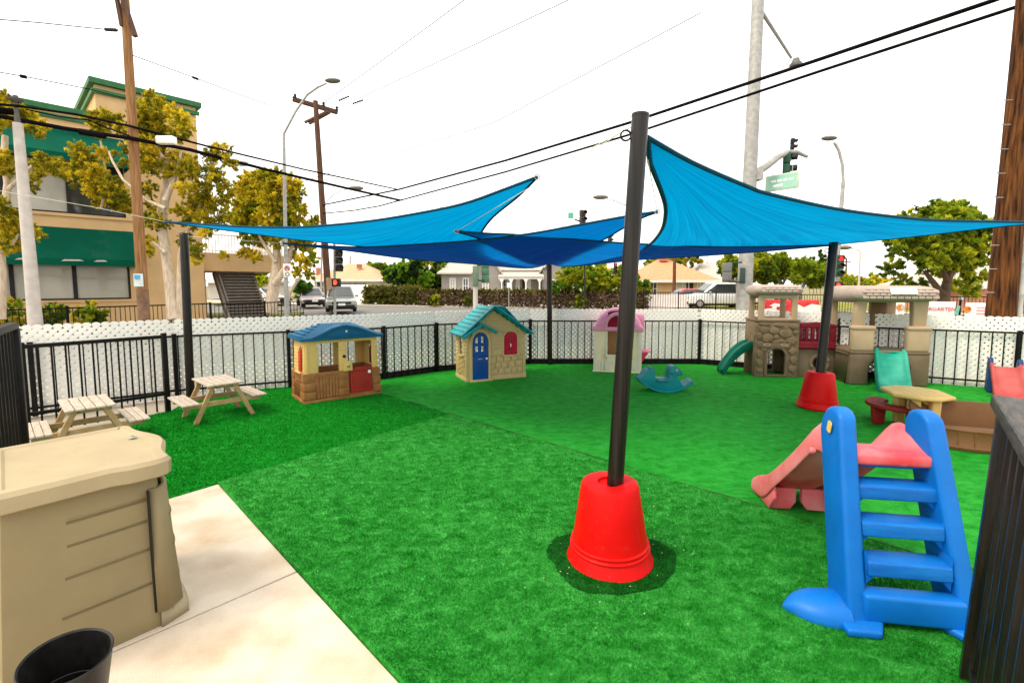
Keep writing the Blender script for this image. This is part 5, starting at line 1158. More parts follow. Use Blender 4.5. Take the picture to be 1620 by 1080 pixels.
# far dark utility pole with crossarms
Y3_ = 31; b_ = onground(521, Y3_); top = at(499, 160, Y3_); b_.x = at(521, 490, Y3_).x
t, d = pole_thing('utility_pole', 'dark tall utility pole with double crossarm at the street corner', 'utility pole', b_, top, .23, .15, WOODDARK)
pB = b_
m = M(); m.bar(at(463, 157, Y3_)-b_, at(534, 178, Y3_+1.5)-b_, .26, .24); m.bar(at(482, 194, Y3_)-b_, at(519, 176, Y3_)-b_, .14, .12); m.bar(at(489, 196, Y3_+.4)-b_, at(522, 178, Y3_+.4)-b_, .14, .12); m.build('crossarm', WOODDARK, t)
m = M()
for x, y in ((467, 153), (512, 166), (533, 173), (465, 157)): m.lathe([(.05, 0), (.10, .08), (.06, .14), (.10, .2), (.04, .3)], 8, c=tuple(at(x, y+3, Y3_)-b_))
m.build('insulator', DARKF, t)
m = M(); m.lathe([(.232, 0), (.225, 2.2)], 14); m.build('pale_foot', mat('pole_foot_pale', (.42, .27, .17), .9, .25, 5), t)
# distant plain poles
for px, y0, Y, r, lab in ((1066.5, 385, 42, .17, 'red brown distant utility pole before the orange roofed house'), (1338, 408, 60, .12, 'thin distant utility pole beside the pale lamp standard'), (553, 405, 70, .12, 'thin far utility pole above the tan roofed house')):
    t, d = pole_thing('utility_pole', lab, 'utility pole', onground(px, Y), at(px+1, y0, Y), r, r*.7, WOODDARK if px != 1066.5 else mat('pole_redbrown', (.13, .055, .03), .9, .3, 4))
    if px == 1338: M().bar(at(1331, 414, Y)-t.location, at(1346, 414, Y)-t.location, .12, .12).build('crossarm', WOODDARK, t)
# big creosote pole outside the fence with conduit and step bolts
Y4_ = 8.95; b_ = onground(1584, Y4_); b_.x = at(1584, 500, Y4_).x-.02; top = at(1650, -250, Y4_+.2)
t, d = pole_thing('utility_pole', 'massive brown creosoted utility pole outside the fence', 'utility pole', b_, top, .225, .155, WOODRED, n=24)
bigtop = b_+d
m = M(); o_ = Vector((.335, .0, 0)); m.tube([o_, o_+d*.3, o_+d*.6, o_+d*1.0-Vector((.08, 0, 0))], .055, 12); m.build('conduit', mat('conduit_pale', (.52, .52, .46), .6, .12, 5), t)
m = M()
for k in range(9):
    z = 1.6+k*.44*1.0; p = d*(z/d.z); s_ = -1 if k % 1 == 0 else 1
    M().tube([p+Vector((-.14, -.05, 0)), p+Vector((-.34, -.05, .0)), p+Vector((-.345, -.05, .03))], .009, 6).build('step_bolt', STEEL, t)
for z in (2.15, 2.5, 3.0, 1.55): p = d*(z/d.z); M().tube([p+Vector((.15, -.1, 0)), p+Vector((.36, -.08, .01)), p+Vector((.41, 0, .0))], .012, 6).build('conduit_strap', STEEL, t)
# steel signal mast with arm, street-name sign and signal head
Y5_ = 15.5; b_ = at(1176, 500, Y5_); b_ = Vector((b_.x, Y5_, 0)); top = at(1202, -60, Y5_)
t, d = pole_thing('signal_mast', 'tall galvanised traffic signal mast with curved mast arm and lamp arm', 'traffic mast', b_, top, .24, .17, STEEL, n=20)
m = M(); m.tube([p-b_ for p in (at(1191, 277, Y5_), at(1213, 263, Y5_+.1), at(1232, 248, Y5_+.2), at(1246, 241, Y5_+.3), at(1260, 240.5, Y5_+.4), at(1277, 248, Y5_+.5))], [.115, .11, .10, .085, .07, .05], 12); m.box(at(1196, 277, Y5_)-b_, (.32, .3, .34)); m.build('mast_arm', STEEL, t, smooth=60)
m = M(); m.tube([p-b_ for p in (at(1203, 16, Y5_), at(1225, 50, Y5_+.3), at(1252, 92, Y5_+.8))], [.06, .05, .04], 8); m.build('lamp_arm', STEEL, t, smooth=60)
m = M(); p = at(1259, 101, Y5_+.9)-b_; m.lathe([(.10, .16), (.13, .06), (.20, -.02), (.19, -.09), (.10, -.13), (.0001, -.14)], 14, c=tuple(p)); m.build('lamp_head', mat('lamp_grey_b', (.14, .135, .12), .5, .15, 6), t, smooth=50)
SIGG = mat('signal_green_paint', (.02, .075, .045), .5, .15, 5); SIGK = mat('signal_black', (.018, .016, .015), .5, .2, 6)
def lamp_mat(n, c, e): return mat(n, c, .4, .05, 3, emit=e)
REDON = lamp_mat('lit_red', (.9, .02, .015), 1.6); HAND = lamp_mat('lit_hand', (.95, .06, .02), 1.3); OFFL = mat('lens_off', (.07, .05, .035), .25, .2, 6)
def signal(label, p, rz, s=1.0, body=SIGK, lit=None, plate=False, group='traffic signal heads', n=3):
    t = thing('traffic_signal', label, 'traffic light', p, rz, group)
    w_, h_ = .34*s, .36*s
    m = M()
    for k in range(n): m.box((0, .09*s, (k-(n-1)/2)*h_), (w_, .22*s, h_*.97))
    m.build('housing', body, t, bevel=.03*s, seg=2)
    if plate: M().box((0, .12*s, 0), (w_*1.9, .012, h_*(n+.6))).build('back_plate', SIGK, t)
    for k in range(n):
        z = ((n-1)/2-k)*h_; T = Matrix.Translation((0, -.02*s, z)) @ Matrix.Rotation(math.pi/2, 4, 'X')
        m = M(); m.lathe([(.0001, .03*s), (.08*s, .02*s), (.115*s, 0)], 16, T=T); m.build('lens', REDON if lit == k else OFFL, t)
        m = M(); P = [[Vector((.128*s*math.cos(a), -.02*s-dy, z+.128*s*math.sin(a))) for a in np.linspace(-.35, math.pi+.35, 12)] for dy in (0, .2*s)]; m.grid(P); m.build('visor', SIGK, t, recalc=False, solid=.008)
    return t
signal('dark green signal head hanging under the curved mast arm', at(1249, 268, Y5_+.35), R(62), 1.0, SIGG, plate=False)
signal('black signal head with back plate above the curved mast arm', at(1256, 228, Y5_+.4), R(70), .5, SIGK, n=2)
signal('red lit traffic signal on the pole behind the red tub', at(1329.5, 420.5, 21.6), R(-12), .92, SIGG, lit=0)
signal('black traffic signal hanging above the grey green car', at(537, 412, 24.6), R(35), 1.05, SIGK)
signal('grey backed traffic signal beside the signal mast', at(1150, 430, Y5_-.2), R(160), .80, mat('signal_grey', (.14, .145, .14), .5, .12, 6), n=2)
signal('large green backed traffic signal before the grey house', at(768.5, 430, 23), R(172), 1.0, mat('signal_backgreen', (.06, .15, .09), .45, .12, 6), n=3)
signal('small signal head with back plate rising above the dark sail', at(923, 347, 30), R(25), 1.1, mat('signal_brown', (.07, .055, .045), .6, .2, 6))
signal('small signal head peeking between dark sail and near pole', at(966, 380, 36), R(35), .9, mat('signal_brown_b', (.06, .05, .045), .6, .2, 6))
signal('red signal lens barely visible beside the near pole', at(974, 424, 30), R(10), .6, SIGK, lit=0)
def ped(label, p, s=.42):
    t = thing('pedestrian_signal', label, 'pedestrian signal', p, 0, 'pedestrian signals'); M().box((0, .1, 0), (s, .22, s)).build('housing', SIGK, t, bevel=.02)
    h = M(); h.prism(rrect(s*.38, s*.36, s*.1, 4, -s*.08, -s*.08), (0, -.022, 0), (1, 0, 0), (0, 0, 1), (0, .01, 0))
    for k, (x, l_) in enumerate(((-.22, .20), (-.12, .26), (-.02, .25), (.07, .2))): h.box((x*s, -.017, s*(.1+l_/2-.02)), (s*.07, .01, s*l_))
    h.bar((s*.08, -.017, -s*.08), (s*.2, -.017, s*.06), s*.07, .01, up=(0, 1, 0)); h.build('red_hand', HAND, t); return t
ped('pedestrian signal with red hand before the tan roofed house', at(531, 447, 24.4)); ped('pedestrian signal with red hand under the red traffic light', at(1327, 452.5, 21.6), .40)
# slim signal pole by the far utility pole, bracket arms for the mast's side signal, pole of the green-backed signal
t, d = pole_thing('signal_pole', 'slim grey pole carrying the black signal and red hand', 'signal pole', onground(529, 24.9), at(529, 385, 24.9), .07, .06, STEEL)
t, d = pole_thing('signal_pole', 'pale round pole carrying the green backed signal', 'signal pole', onground(752, 22.8), at(752, 415, 22.8), .12, .11, CONCPOLE)
m = M(); m.box(at(752.5, 437, 22.75)-t.location, (.26, .28, .95)); m.build('terminal_box', mat('box_green', (.12, .19, .12), .6, .1, 5), t, bevel=.02); m = M(); m.tube([at(754, 443, 22.75)-t.location, at(764, 444, 22.75)-t.location, at(767, 442, 22.9)-t.location], .04, 8); m.tube([at(753, 420, 22.75)-t.location, at(768, 418, 22.9)-t.location], .03, 8); m.build('bracket', SIGG, t)
bt = thing('signal_bracket', 'green bracket and box joining the grey signal to the mast', 'signal bracket', at(1176, 428, Y5_-.28)); o_ = bt.location.copy()
m = M(); m.tube([at(1174, 415, Y5_-.28)-o_, at(1153, 415.5, Y5_-.2)-o_, at(1150, 418, Y5_-.2)-o_], .025, 8); m.tube([at(1174, 446, Y5_-.28)-o_, at(1155, 446, Y5_-.2)-o_, at(1150, 443, Y5_-.2)-o_], .025, 8); m.build('arm', SIGG, bt); m = M(); m.box(at(1174.5, 436, Y5_-.3)-o_, (.13, .14, .5)); m.build('terminal_box', mat('box_green_dark', (.035, .06, .045), .5), bt, bevel=.015)
# street-name sign hung from the mast arm
sn = thing('street_name_sign', 'pale green street name sign hanging from the curved mast arm', 'street sign', at(1237, 288, Y5_+.15), R(-52))
m = M(); m.box((0, 0, 0), (1.02, .07, .52)); m.build('frame', mat('sign_frame', (.55, .56, .48), .5, .06, 4), sn, bevel=.01)
m = M(); m.box((0, -.038, 0), (.94, .008, .44)); m.build('face', mat('sign_mint', (.30, .56, .44), .5, .12, 3), sn)
m = M()
for x, w_, z in ((-.24, .16, .05), (-.05, .14, .05), (.12, .12, .05), (.30, .14, .05), (-.1, .3, -.1)): m.box((x, -.045, z), (w_, .004, .07))
m.build('lettering', WHITE, sn); m = M()
for x in (-.3, .3): m.tube([(x, 0, .26), (x, 0, .5)], .012, 6)
m.build('hanger', STEEL, sn)
def plate_sign(label, px, py, Y, w_, h_, col, pole_to=None, band=None):
    t = thing('road_sign', label, 'road sign', at(px, py, Y)); M().box((0, 0, 0), (w_, .015, h_)).build('plate', mat('plate_'+str(len(bpy.data.materials)), col, .5, .05, 4), t)
    if band: M().box((0, -.011, h_*.12), (w_*.6, .005, h_*.35)).build('symbol', mat('symbol_'+str(len(bpy.data.materials)), band, .5), t)
    if pole_to is not None: M().tube([(0, .02, -h_/2), (0, .02, -at(px, py, Y).z)], .03, 8).build('post', STEEL, t)
    return t
ls_ = plate_sign('white and green lane sign beside the small back plated signal', 903, 344, 30, .5, .95, (.78, .78, .76), None, (.1, .42, .3)); o_ = ls_.location.copy(); M().tube([at(905, 346, 30.05)-o_, at(920, 351, 30.05)-o_, at(925, 360, 30.05)-o_, at(925, 474, 30.05)-o_], .05, 8).build('carrying_arm', DARKF, ls_)

plate_sign('white sign with red symbol on the far verge by the stair', 398, 453, 40, .42, .42, (.72, .66, .62), 1, (.6, .06, .05))
plate_sign('small white sign behind the pale barked tree', 426, 456, 42, .4, .4, (.75, .7, .66), 1)
plate_sign('white sign on a thin post before the grey porch', 805, 451, 31, .26, .34, (.8, .8, .78), 1)
# ------------------------------------------------------------ overhead wires
CABLE = mat('cable_black', (.006, .005, .005), .8, .2, 10, spec=.05)
def wire(label, pts, r, sag=0, cat='cable', group='overhead cables', extra=None):
    P = [at(*p) if not isinstance(p, Vector) else p for p in pts]; Q = []
    for i in range(len(P)-1):
        for k in range(14):
            u = k/14; Q.append(P[i].lerp(P[i+1], u)-Vector((0, 0, sag*4*u*(1-u)*(P[i+1]-P[i]).length/30)))
    Q.append(P[-1]); o = M().tube(Q, r, 6).build('overhead_cable', CABLE, smooth=60); setp(o, label, cat, group); return o
JA, JB = (630, 300, 25.0), (633, 317, 25.0)
wire('upper black cable climbing over the sails to the big brown pole', [(509, 327, 31), (516, 323, 30.6), (525, 321.5, 30), JA, (800, 254, 19.2), (1000, 193, 14.6), (1300, 93, 11.3), (1575, 0, 9.5), (1660, -32, 9.1)], .042)
wire('lower black cable climbing over the sails to the big brown pole', [(509, 338, 31), (560, 333, 28.5), (600, 326, 26.5), JB, (800, 272, 19.2), (1000, 212, 14.6), (1300, 112, 11.3), (1606, 12, 9.2), (1660, -8, 9.1)], .034)
t = wire('thick cable bundle from the weathered pole across the stucco building', [(-60, 178, 11.5), (0, 184, 12), (100, 203, 12.9), (207, 219, 13.4), (300, 237, 15), (420, 268, 18.4), (545, 297, 22), JB], .055)
c_ = M(); c_.tube([at(125, 208, 13.0), at(167, 215, 13.2)], .085, 10); c_.build('splice_case', CABLE, t, bevel=.01); c_ = M(); c_.tube([at(-8, 174, 12.0), at(20, 177, 12.3)], .085, 10); c_.build('splice_case', CABLE, t, bevel=.01)
c_ = M(); c_.box(at(263, 222, 14.0), (.50, .2, .22)); c_.build('terminal_case', WHITE, t, bevel=.03); c_ = M(); c_.box(at(384, 259, 17.5), (.32, .16, .16)); c_.build('terminal_case', CONCPOLE, t, bevel=.03)
wire('thinner cable above the bundle from the weathered pole', [(-60, 160, 11.5), (30, 168, 12.2), (120, 181, 13.0), (207, 200, 13.4), (330, 232, 15.6), (480, 268, 20), JA], .032)
wire('slack drop wire looping by the weathered pole', [(40, 173, 12.4), (95, 185, 12.8), (140, 190, 13.1), (160, 199, 13.3), (205, 215, 13.4)], .018)
wire('thin wire running to the weathered pole below its insulators', [(-40, 28, 12), (60, 36, 12.6), (168, 47, 13.6)], .012); wire('thin wire with a dark spacer leaving the weathered pole', [(210, 88, 13.6), (310, 124, 15.5), (420, 165, 18.5), (470, 178, 24)], .012)
s_ = M(); s_.tube([at(305, 122.5, 15.4), at(313, 125.5, 15.55)], .04, 8); setp(s_.build('wire_spacer', CABLE), 'small dark spacer on the wire beyond the weathered pole', 'wire spacer', 'wire spacers')
wire('thin wire with a dark spacer above the lamp post', [(-40, 108, 12), (37, 121, 12.6), (140, 141, 13.4), (200, 156, 13.6)], .012)
s_ = M(); s_.tube([at(32, 120.5, 12.5), at(42, 122.5, 12.6)], .045, 8); setp(s_.build('wire_spacer', CABLE), 'small dark spacer on the wire above the lamp post', 'wire spacer', 'wire spacers')
wire('faint high wire from the crossarm over the sails', [(512, 163, 31), (640, 70, 26), (735, 0, 24)], .018); wire('faint high wire crossing the sky beside the crossarm', [(533, 172, 31), (700, 95, 26), (900, 0, 22)], .017); wire('faint wire slanting behind the bright sail toward the lane sign', [(633, 317, 25), (740, 335, 27), (900, 360, 32)], .012)
wire('faint high wire crossing the sky above the near pole', [(470, 290, 31), (780, 195, 25), (1110, 20, 20)], .016)
for q in (((537, 159, 30), (551, 153, 29.6)), ((559, 164, 30), (573, 159, 29.6))):
    s_ = M(); s_.tube([at(*q[0]), at(*q[1])], .035, 6)
    for k in range(5): s_.ball(at(*q[0]).lerp(at(*q[1]), k/4), .07, 6)
    setp(s_.build('strain_insulator', DARKF), 'upper strain insulator string beside the dark crossarm' if q[0][0] < 550 else 'lower strain insulator string beside the dark crossarm', 'insulator', 'strain insulators')
o = sum(1 for _ in ())
# ------------------------------------------------------------ trees
def leafm(n, c, tr=.45): return mat(n, c, .75, .25, 3, trans=tr, spec=.15)
OLIVE = [leafm('leaf_olive_a', (.52, .43, .018)), leafm('leaf_olive_b', (.42, .36, .018)), leafm('leaf_olive_c', (.74, .58, .03)), leafm('leaf_olive_d', (.22, .22, .014))]
GREENL = [leafm('leaf_green_a', (.25, .33, .014)), leafm('leaf_green_b', (.17, .25, .014)), leafm('leaf_green_c', (.43, .47, .02)), leafm('leaf_green_d', (.085, .145, .010))]
DEEP = [leafm('leaf_deep_a', (.10, .23, .012)), leafm('leaf_deep_b', (.055, .135, .010)), leafm('leaf_deep_c', (.18, .32, .016)), leafm('leaf_deep_d', (.014, .035, .012))]
LIME = [leafm('leaf_lime_a', (.30, .34, .015)), leafm('leaf_lime_b', (.09, .14, .01)), leafm('leaf_lime_c', (.45, .45, .02)), leafm('leaf_lime_d', (.07, .11, .01))]
BARKP = mat('paper_bark', (.50, .38, .255), .9, .3, 5, .5, 20, stretch=(3, 3, .6), col2=(.66, .55, .42), p0=.35, p1=.6)
BARKB = mat('bark_brown', (.16, .10, .06), .9, .3, 5, .5, 20, stretch=(3, 3, .6))
BARKG = mat('bark_grey', (.34, .29, .24), .9, .25, 5, .4, 20, stretch=(3, 3, .6))
def tree(name, label, Y, base_px, trunks, clumps, leaf, bark, n=14000, size=.13, depth=.8, group=None, seed=1, up=.3):
    """trunks: lists of (px, py, radius_px); clumps: (px, py, radius_px)"""
    b_ = onground(base_px, Y); t = thing(name, label, 'tree', b_, 0, group); k = Y/FPX; g = random.Random(seed)
    m = M()
    for tr in trunks: m.tube([at(x, y, Y+(i*.12 if len(tr) > 2 else 0))-b_ for i, (x, y, r) in enumerate(tr)], [r*k*.8 for _, _, r in tr], 9)
    m.build('trunk', bark, t, smooth=70)
    cl = [(at(x, y, Y+g.uniform(-depth, depth)*(1+r*k*.5))-b_, r*k*(.80 if leaf is OLIVE else .92)) for x, y, r in clumps]
    if leaf is OLIVE: cl += [(c+Vector((g.uniform(-1, 1), g.uniform(-1, 1), g.uniform(-.8, .8)))*r*1.35, r*g.uniform(.3, .6)) for c, r in cl for _ in range(2)]
    leaves_mesh('crown', cl, n, size, leaf, t, seed=seed, up=up, thin=.24 if leaf is OLIVE else .42, lift=.35 if leaf is OLIVE else .15); return t
tree('paperbark_tree', 'tall paperbark tree with pale trunk before the stucco tower', 16.5, 275,
     [[(276, 505, 13), (270, 455, 10), (262, 400, 9), (256, 355, 8.5), (262, 310, 8), (265, 270, 6), (258, 230, 4)], [(262, 318, 6), (275, 285, 4), (285, 250, 3), (288, 215, 2)], [(258, 250, 4), (240, 225, 2.5), (232, 195, 2)], [(262, 400, 3.5), (245, 385, 2.5), (236, 375, 2)], [(283, 505, 6), (284, 450, 5), (284, 400, 4), (300, 355, 3), (325, 310, 2.5), (338, 280, 2)], [(213, 300, 2.6), (195, 285, 2.4), (178, 255, 2.2), (172, 240, 1.5)], [(262, 330, 4), (235, 318, 3), (213, 300, 2.6)]],
     [(225, 178, 17), (240, 165, 15), (255, 178, 16), (230, 200, 20), (248, 205, 18), (275, 178, 12), (287, 192, 15), (295, 205, 12), (282, 215, 13), (228, 232, 18), (250, 245, 15), (236, 262, 18), (285, 255, 17), (300, 268, 15), (275, 275, 15), (296, 300, 14), (235, 300, 12), (240, 325, 10), (245, 352, 13), (232, 345, 10), (237, 385, 11), (233, 400, 8), (335, 245, 14), (350, 238, 12), (362, 258, 12), (330, 275, 16), (345, 285, 15), (360, 300, 13), (318, 300, 16), (330, 320, 17), (350, 325, 14), (308, 325, 15), (322, 345, 14), (345, 350, 14), (363, 345, 10), (305, 355, 13), (297, 380, 12), (312, 395, 12), (325, 370, 10), (312, 412, 9), (353, 405, 8), (288, 335, 12)],
     OLIVE, BARKP, 80000, .058, .5, 'paperbark trees', 3)
tree('paperbark_tree', 'paperbark tree spreading before the green upper awning', 17.2, 150,
     [[(213, 300, 2.2), (195, 286, 2.4), (178, 262, 2.2), (172, 240, 1.5)], [(170, 285, 3), (160, 260, 2), (150, 235, 1.5)]] if False else [[(160, 330, 2.2), (170, 285, 2.4), (165, 260, 2), (158, 215, 1.5)]],
     [(150, 190, 13), (165, 186, 12), (180, 192, 11), (158, 205, 12), (192, 205, 10), (125, 240, 14), (140, 252, 13), (165, 245, 11), (120, 262, 9), (150, 275, 16), (133, 285, 13), (165, 290, 14), (180, 300, 15), (195, 312, 12), (145, 300, 12), (160, 318, 11), (185, 325, 11), (200, 330, 8), (198, 260, 8), (205, 240, 9)],
     OLIVE, BARKP, 38000, .058, .4, 'paperbark trees', 4)
tree('paperbark_tree', 'paperbark tree rising behind the pale lamp post', 14.5, -2,
     [[(0, 505, 9), (2, 430, 8), (-2, 370, 7), (8, 330, 7), (12, 290, 6), (6, 250, 6), (8, 215, 5)], [(12, 300, 4), (38, 275, 3), (50, 262, 2)], [(0, 400, 4), (20, 385, 3), (30, 370, 2)]],
     [(5, 165, 15), (20, 175, 15), (35, 180, 14), (52, 188, 13), (65, 198, 10), (8, 195, 14), (45, 205, 10), (62, 212, 8), (3, 250, 14), (10, 270, 12), (55, 262, 12), (75, 258, 14), (92, 268, 12), (105, 276, 9), (60, 280, 10), (50, 298, 9), (2, 330, 15), (20, 345, 14), (5, 365, 16), (30, 370, 14), (48, 362, 10), (60, 372, 9), (25, 392, 12), (5, 390, 12), (-20, 340, 20), (-20, 250, 18), (-15, 190, 18)],
     OLIVE, BARKP, 48000, .052, .5, 'paperbark trees', 5)
tree('paperbark_tree', 'broad forked paperbark tree behind the arched street light', 24, 428,
     [[(428, 495, 13), (432, 460, 11), (437, 430, 10), (438, 400, 7), (436, 360, 5), (430, 320, 3)], [(434, 450, 7), (452, 425, 7), (462, 390, 4), (470, 350, 2.5)], [(452, 490, 4), (458, 462, 4), (470, 445, 3), (478, 435, 2.5)], [(436, 415, 4), (420, 390, 3), (405, 365, 2.5)]],
     [(385, 300, 14), (400, 290, 16), (420, 285, 15), (440, 284, 14), (458, 292, 14), (470, 305, 11), (388, 325, 16), (410, 315, 18), (435, 312, 18), (458, 322, 15), (472, 335, 12), (380, 350, 14), (400, 348, 16), (425, 345, 17), (450, 350, 15), (475, 358, 13), (490, 368, 11), (395, 375, 12), (415, 378, 12), (440, 380, 12), (468, 385, 14), (485, 390, 12), (497, 350, 8), (495, 410, 9), (480, 415, 10), (462, 408, 9), (388, 400, 9), (405, 405, 8), (470, 430, 8), (490, 435, 7)],
     OLIVE[:3]+[GREENL[0]], BARKP, 60000, .075, .8, 'paperbark trees', 6)
# garden and street trees further off
def blob(seed, cx, cy, rx, ry, n, r0, r1):
    g = random.Random(seed); o = []
    for i in range(n):
        a = g.uniform(0, 6.283); q = math.sqrt(g.random()); o.append((cx+rx*q*math.cos(a), cy+ry*q*math.sin(a), g.uniform(r0, r1)))
    return o
tree('garden_tree', 'rounded dense green tree beside the clipped hedge', 46, 640, [[(640, 482, 4), (640, 440, 3)]], blob(1, 645, 438, 30, 17, 26, 8, 12), DEEP, BARKB, 20000, .2, 1.5, 'distant garden trees', 11)
tree('garden_tree', 'dark spreading tree next to the grey house gable', 49, 678, [[(676, 482, 4), (680, 440, 3)]], blob(2, 682, 440, 22, 17, 20, 8, 12)+[(655, 418, 9), (700, 418, 10)], [DEEP[1], DEEP[3], GREENL[1]], BARKB, 9000, .26, 1.5, 'distant garden trees', 12)
tree('garden_tree', 'pale green tree rising behind the dark spreading tree', 58, 690, [[(690, 480, 3), (690, 430, 2)]], blob(3, 690, 415, 30, 8, 12, 8, 11), LIME, BARKB, 5000, .3, 1.5, 'distant garden trees', 13)
tree('garden_tree', 'loose green tree behind the tan roofed house', 62, 592, [[(592, 480, 3), (592, 430, 2)]], blob(4, 592, 432, 17, 14, 16, 5, 9), GREENL, BARKB, 5000, .28, 1.5, 'distant garden trees', 14)
tree('garden_tree', 'narrow pale poplar far behind the tan roof', 75, 570, [[(570, 480, 2), (570, 430, 1)]], [(570, 425, 4), (570, 433, 5), (569, 442, 6), (563, 422, 4), (563, 432, 4), (562, 442, 5), (578, 435, 5), (548, 436, 7), (556, 440, 7)], GREENL, BARKB, 3500, .3, 1, 'distant garden trees', 15)
tree('garden_tree', 'small bushy tree beside the forked paperbark', 38, 482, [[(482, 490, 2), (482, 460, 2)]], blob(5, 480, 459, 9, 10, 9, 6, 8), DEEP, BARKB, 4000, .2, .8, 'distant garden trees', 16)
tree('garden_tree', 'bright green tree under the stair wing balcony', 44, 400, [[(395, 482, 4), (395, 450, 3)]], blob(6, 395, 436, 22, 17, 22, 8, 12)+[(372, 445, 10), (380, 420, 9)], GREENL, BARKB, 8000, .24, 1.5, 'distant garden trees', 17)
tree('garden_tree', 'leafy shrub tree against the grey house corner', 36.5, 945, [[(945, 480, 3), (945, 450, 2)]], blob(7, 935, 441, 48, 17, 34, 8, 13)+[(895, 448, 10), (882, 455, 8), (985, 435, 14), (1000, 450, 13), (915, 424, 9)], [GREENL[0], LIME[0], DEEP[0], LIME[2]], BARKB, 24000, .16, 1.0, 'distant garden trees', 18)
tree('garden_tree', 'dark thin citrus tree beside the orange roofed house', 37, 1015, [[(1015, 484, 2), (1013, 460, 1.5)]], [(1010, 455, 8), (1020, 458, 8), (1012, 466, 7), (1023, 450, 5), (1005, 463, 6)], [DEEP[0], DEEP[1], OLIVE[0]], BARKB, 2600, .2, .5, 'distant garden trees', 19)
tree('garden_tree', 'loose tree behind the orange roof ridge', 60, 1035, [[(1033, 460, 2), (1035, 415, 1.5)]], [(1030, 420, 9), (1042, 424, 8), (1026, 432, 9), (1036, 410, 6), (1050, 427, 6), (1018, 434, 7), (1055, 415, 5), (1030, 440, 8)], [GREENL[1], OLIVE[0], GREENL[3]], BARKB, 3600, .26, 1, 'distant garden trees', 20)
tree('garden_tree', 'open crowned tree above the brick chimney', 64, 1085, [[(1080, 460, 2), (1082, 430, 2), (1088, 405, 1.5)]], [(1075, 410, 8), (1090, 408, 8), (1103, 411, 7), (1080, 425, 8), (1068, 418, 6), (1095, 420, 5), (1083, 435, 6), (1107, 404, 5), (1062, 408, 5), (1100, 436, 5)], [GREENL[3], GREENL[1], OLIVE[1]], BARKB, 3600, .26, 1, 'distant garden trees', 21)
tree('street_tree', 'lime green street tree against the signal mast', 30, 1165, [[(1168, 488, 3), (1165, 440, 2)]], blob(8, 1160, 420, 17, 14, 14, 7, 10)+blob(9, 1200, 425, 22, 25, 20, 8, 12), LIME, BARKG, 17000, .17, 1, 'street trees on the far side', 22)
tree('street_tree', 'grey trunked street tree above the small tower roof', 33, 1235, [[(1236, 490, 5), (1234, 450, 3), (1226, 432, 2)], [(1235, 455, 3), (1246, 436, 2), (1252, 430, 1.5)]], blob(10, 1225, 424, 26, 16, 24, 7, 11), [GREENL[0], LIME[1], GREENL[1], LIME[0]], BARKG, 17000, .17, 1, 'street trees on the far side', 23)
tree('street_tree', 'grey trunked street tree over the red banner', 31, 1264, [[(1262, 492, 5), (1266, 458, 3.5), (1280, 440, 2.5), (1292, 432, 2)], [(1265, 462, 3), (1258, 440, 2)]], blob(11, 1282, 430, 28, 17, 26, 7, 11), [LIME[0], GREENL[0], LIME[1], GREENL[1]], BARKG, 19000, .17, 1, 'street trees on the far side', 24)
tree('street_tree', 'olive hedge of trees beyond the second tower roof', 52, 1375, [[(1375, 488, 3), (1375, 455, 2)]], blob(12, 1372, 452, 40, 14, 30, 8, 11)+blob(22, 1330, 455, 20, 14, 12, 7, 10), [LIME[0], OLIVE[0], OLIVE[2], GREENL[0]], BARKB, 16000, .23, 1.5, 'street trees on the far side', 25)
tree('street_tree', 'large round crowned tree behind the white banners', 24.5, 1490, [[(1492, 505, 13), (1493, 470, 10), (1500, 440, 7), (1512, 415, 4)], [(1493, 468, 6), (1475, 445, 5), (1462, 428, 3)], [(1498, 445, 5), (1485, 410, 3), (1480, 380, 2)]],
     blob(13, 1485, 378, 62, 45, 52, 13, 21)+[(1510, 335, 15), (1490, 328, 10), (1535, 340, 14), (1555, 360, 15), (1435, 345, 12), (1420, 395, 15), (1410, 425, 14), (1425, 445, 12), (1450, 452, 12), (1545, 430, 16), (1560, 400, 16), (1530, 455, 14), (1505, 350, 14)], [GREENL[0], LIME[1], GREENL[1], LIME[0], LIME[2]], BARKB, 56000, .135, 1.3, 'street trees on the far side', 26)
tree('street_tree', 'yellow green young tree behind the large round tree', 32, 1540, [[(1540, 490, 4), (1540, 455, 3)]], blob(14, 1535, 458, 40, 16, 22, 8, 12), [LIME[2], LIME[0], GREENL[0]], BARKB, 8000, .19, 1, 'street trees on the far side', 27)
for i, (px, y0, w_) in enumerate(((1281, 403, 3.5), (1287, 402, 2.6), (1292, 408, 2.4), (1298, 390, 4), (1305, 398, 3.2), (1309, 402, 3))):
    lab = ['stout cypress first of the far row above the lime trees', 'slim cypress beside the stout one in the far row', 'shortest cypress in the far row', 'tallest pointed cypress in the far row', 'cypress behind the tallest one in the far row', 'cypress next to the black pole in the far row'][i]
    tree('cypress_tree', lab, 95, px, [[(px, 470, .6), (px, 420, .5)]], [(px, y0+k*7, w_*(.35+.13*k)) for k in range(1, 7)], [DEEP[1], DEEP[3], GREENL[3]], BARKB, 1500, .35, .3, 'distant cypress row', 30+i, up=1.5)
# shrubs at the building foot
for i, (px, lab) in enumerate(((14, 'feathery shrub at the foot of the stucco wall by the lamp post'), (85, 'feathery shrub under the wide blind window'), (140, 'feathery shrub beside the weathered utility pole'))):
    b_ = onground(px, 17); t = thing('feathery_shrub', lab, 'shrub', b_, 0, 'shrubs along the stucco wall'); leaves_mesh('foliage', [(Vector((g_*.13-.26, 0, .75+.2*math.sin(g_*2)-.10*(i > 0)))*1.0, .22) for g_ in range(5)]+[(Vector((0, 0, .4)), .3)], 900, .12, [GREENL[0], OLIVE[0], LIME[1]], t, seed=40+i, up=-1.2)
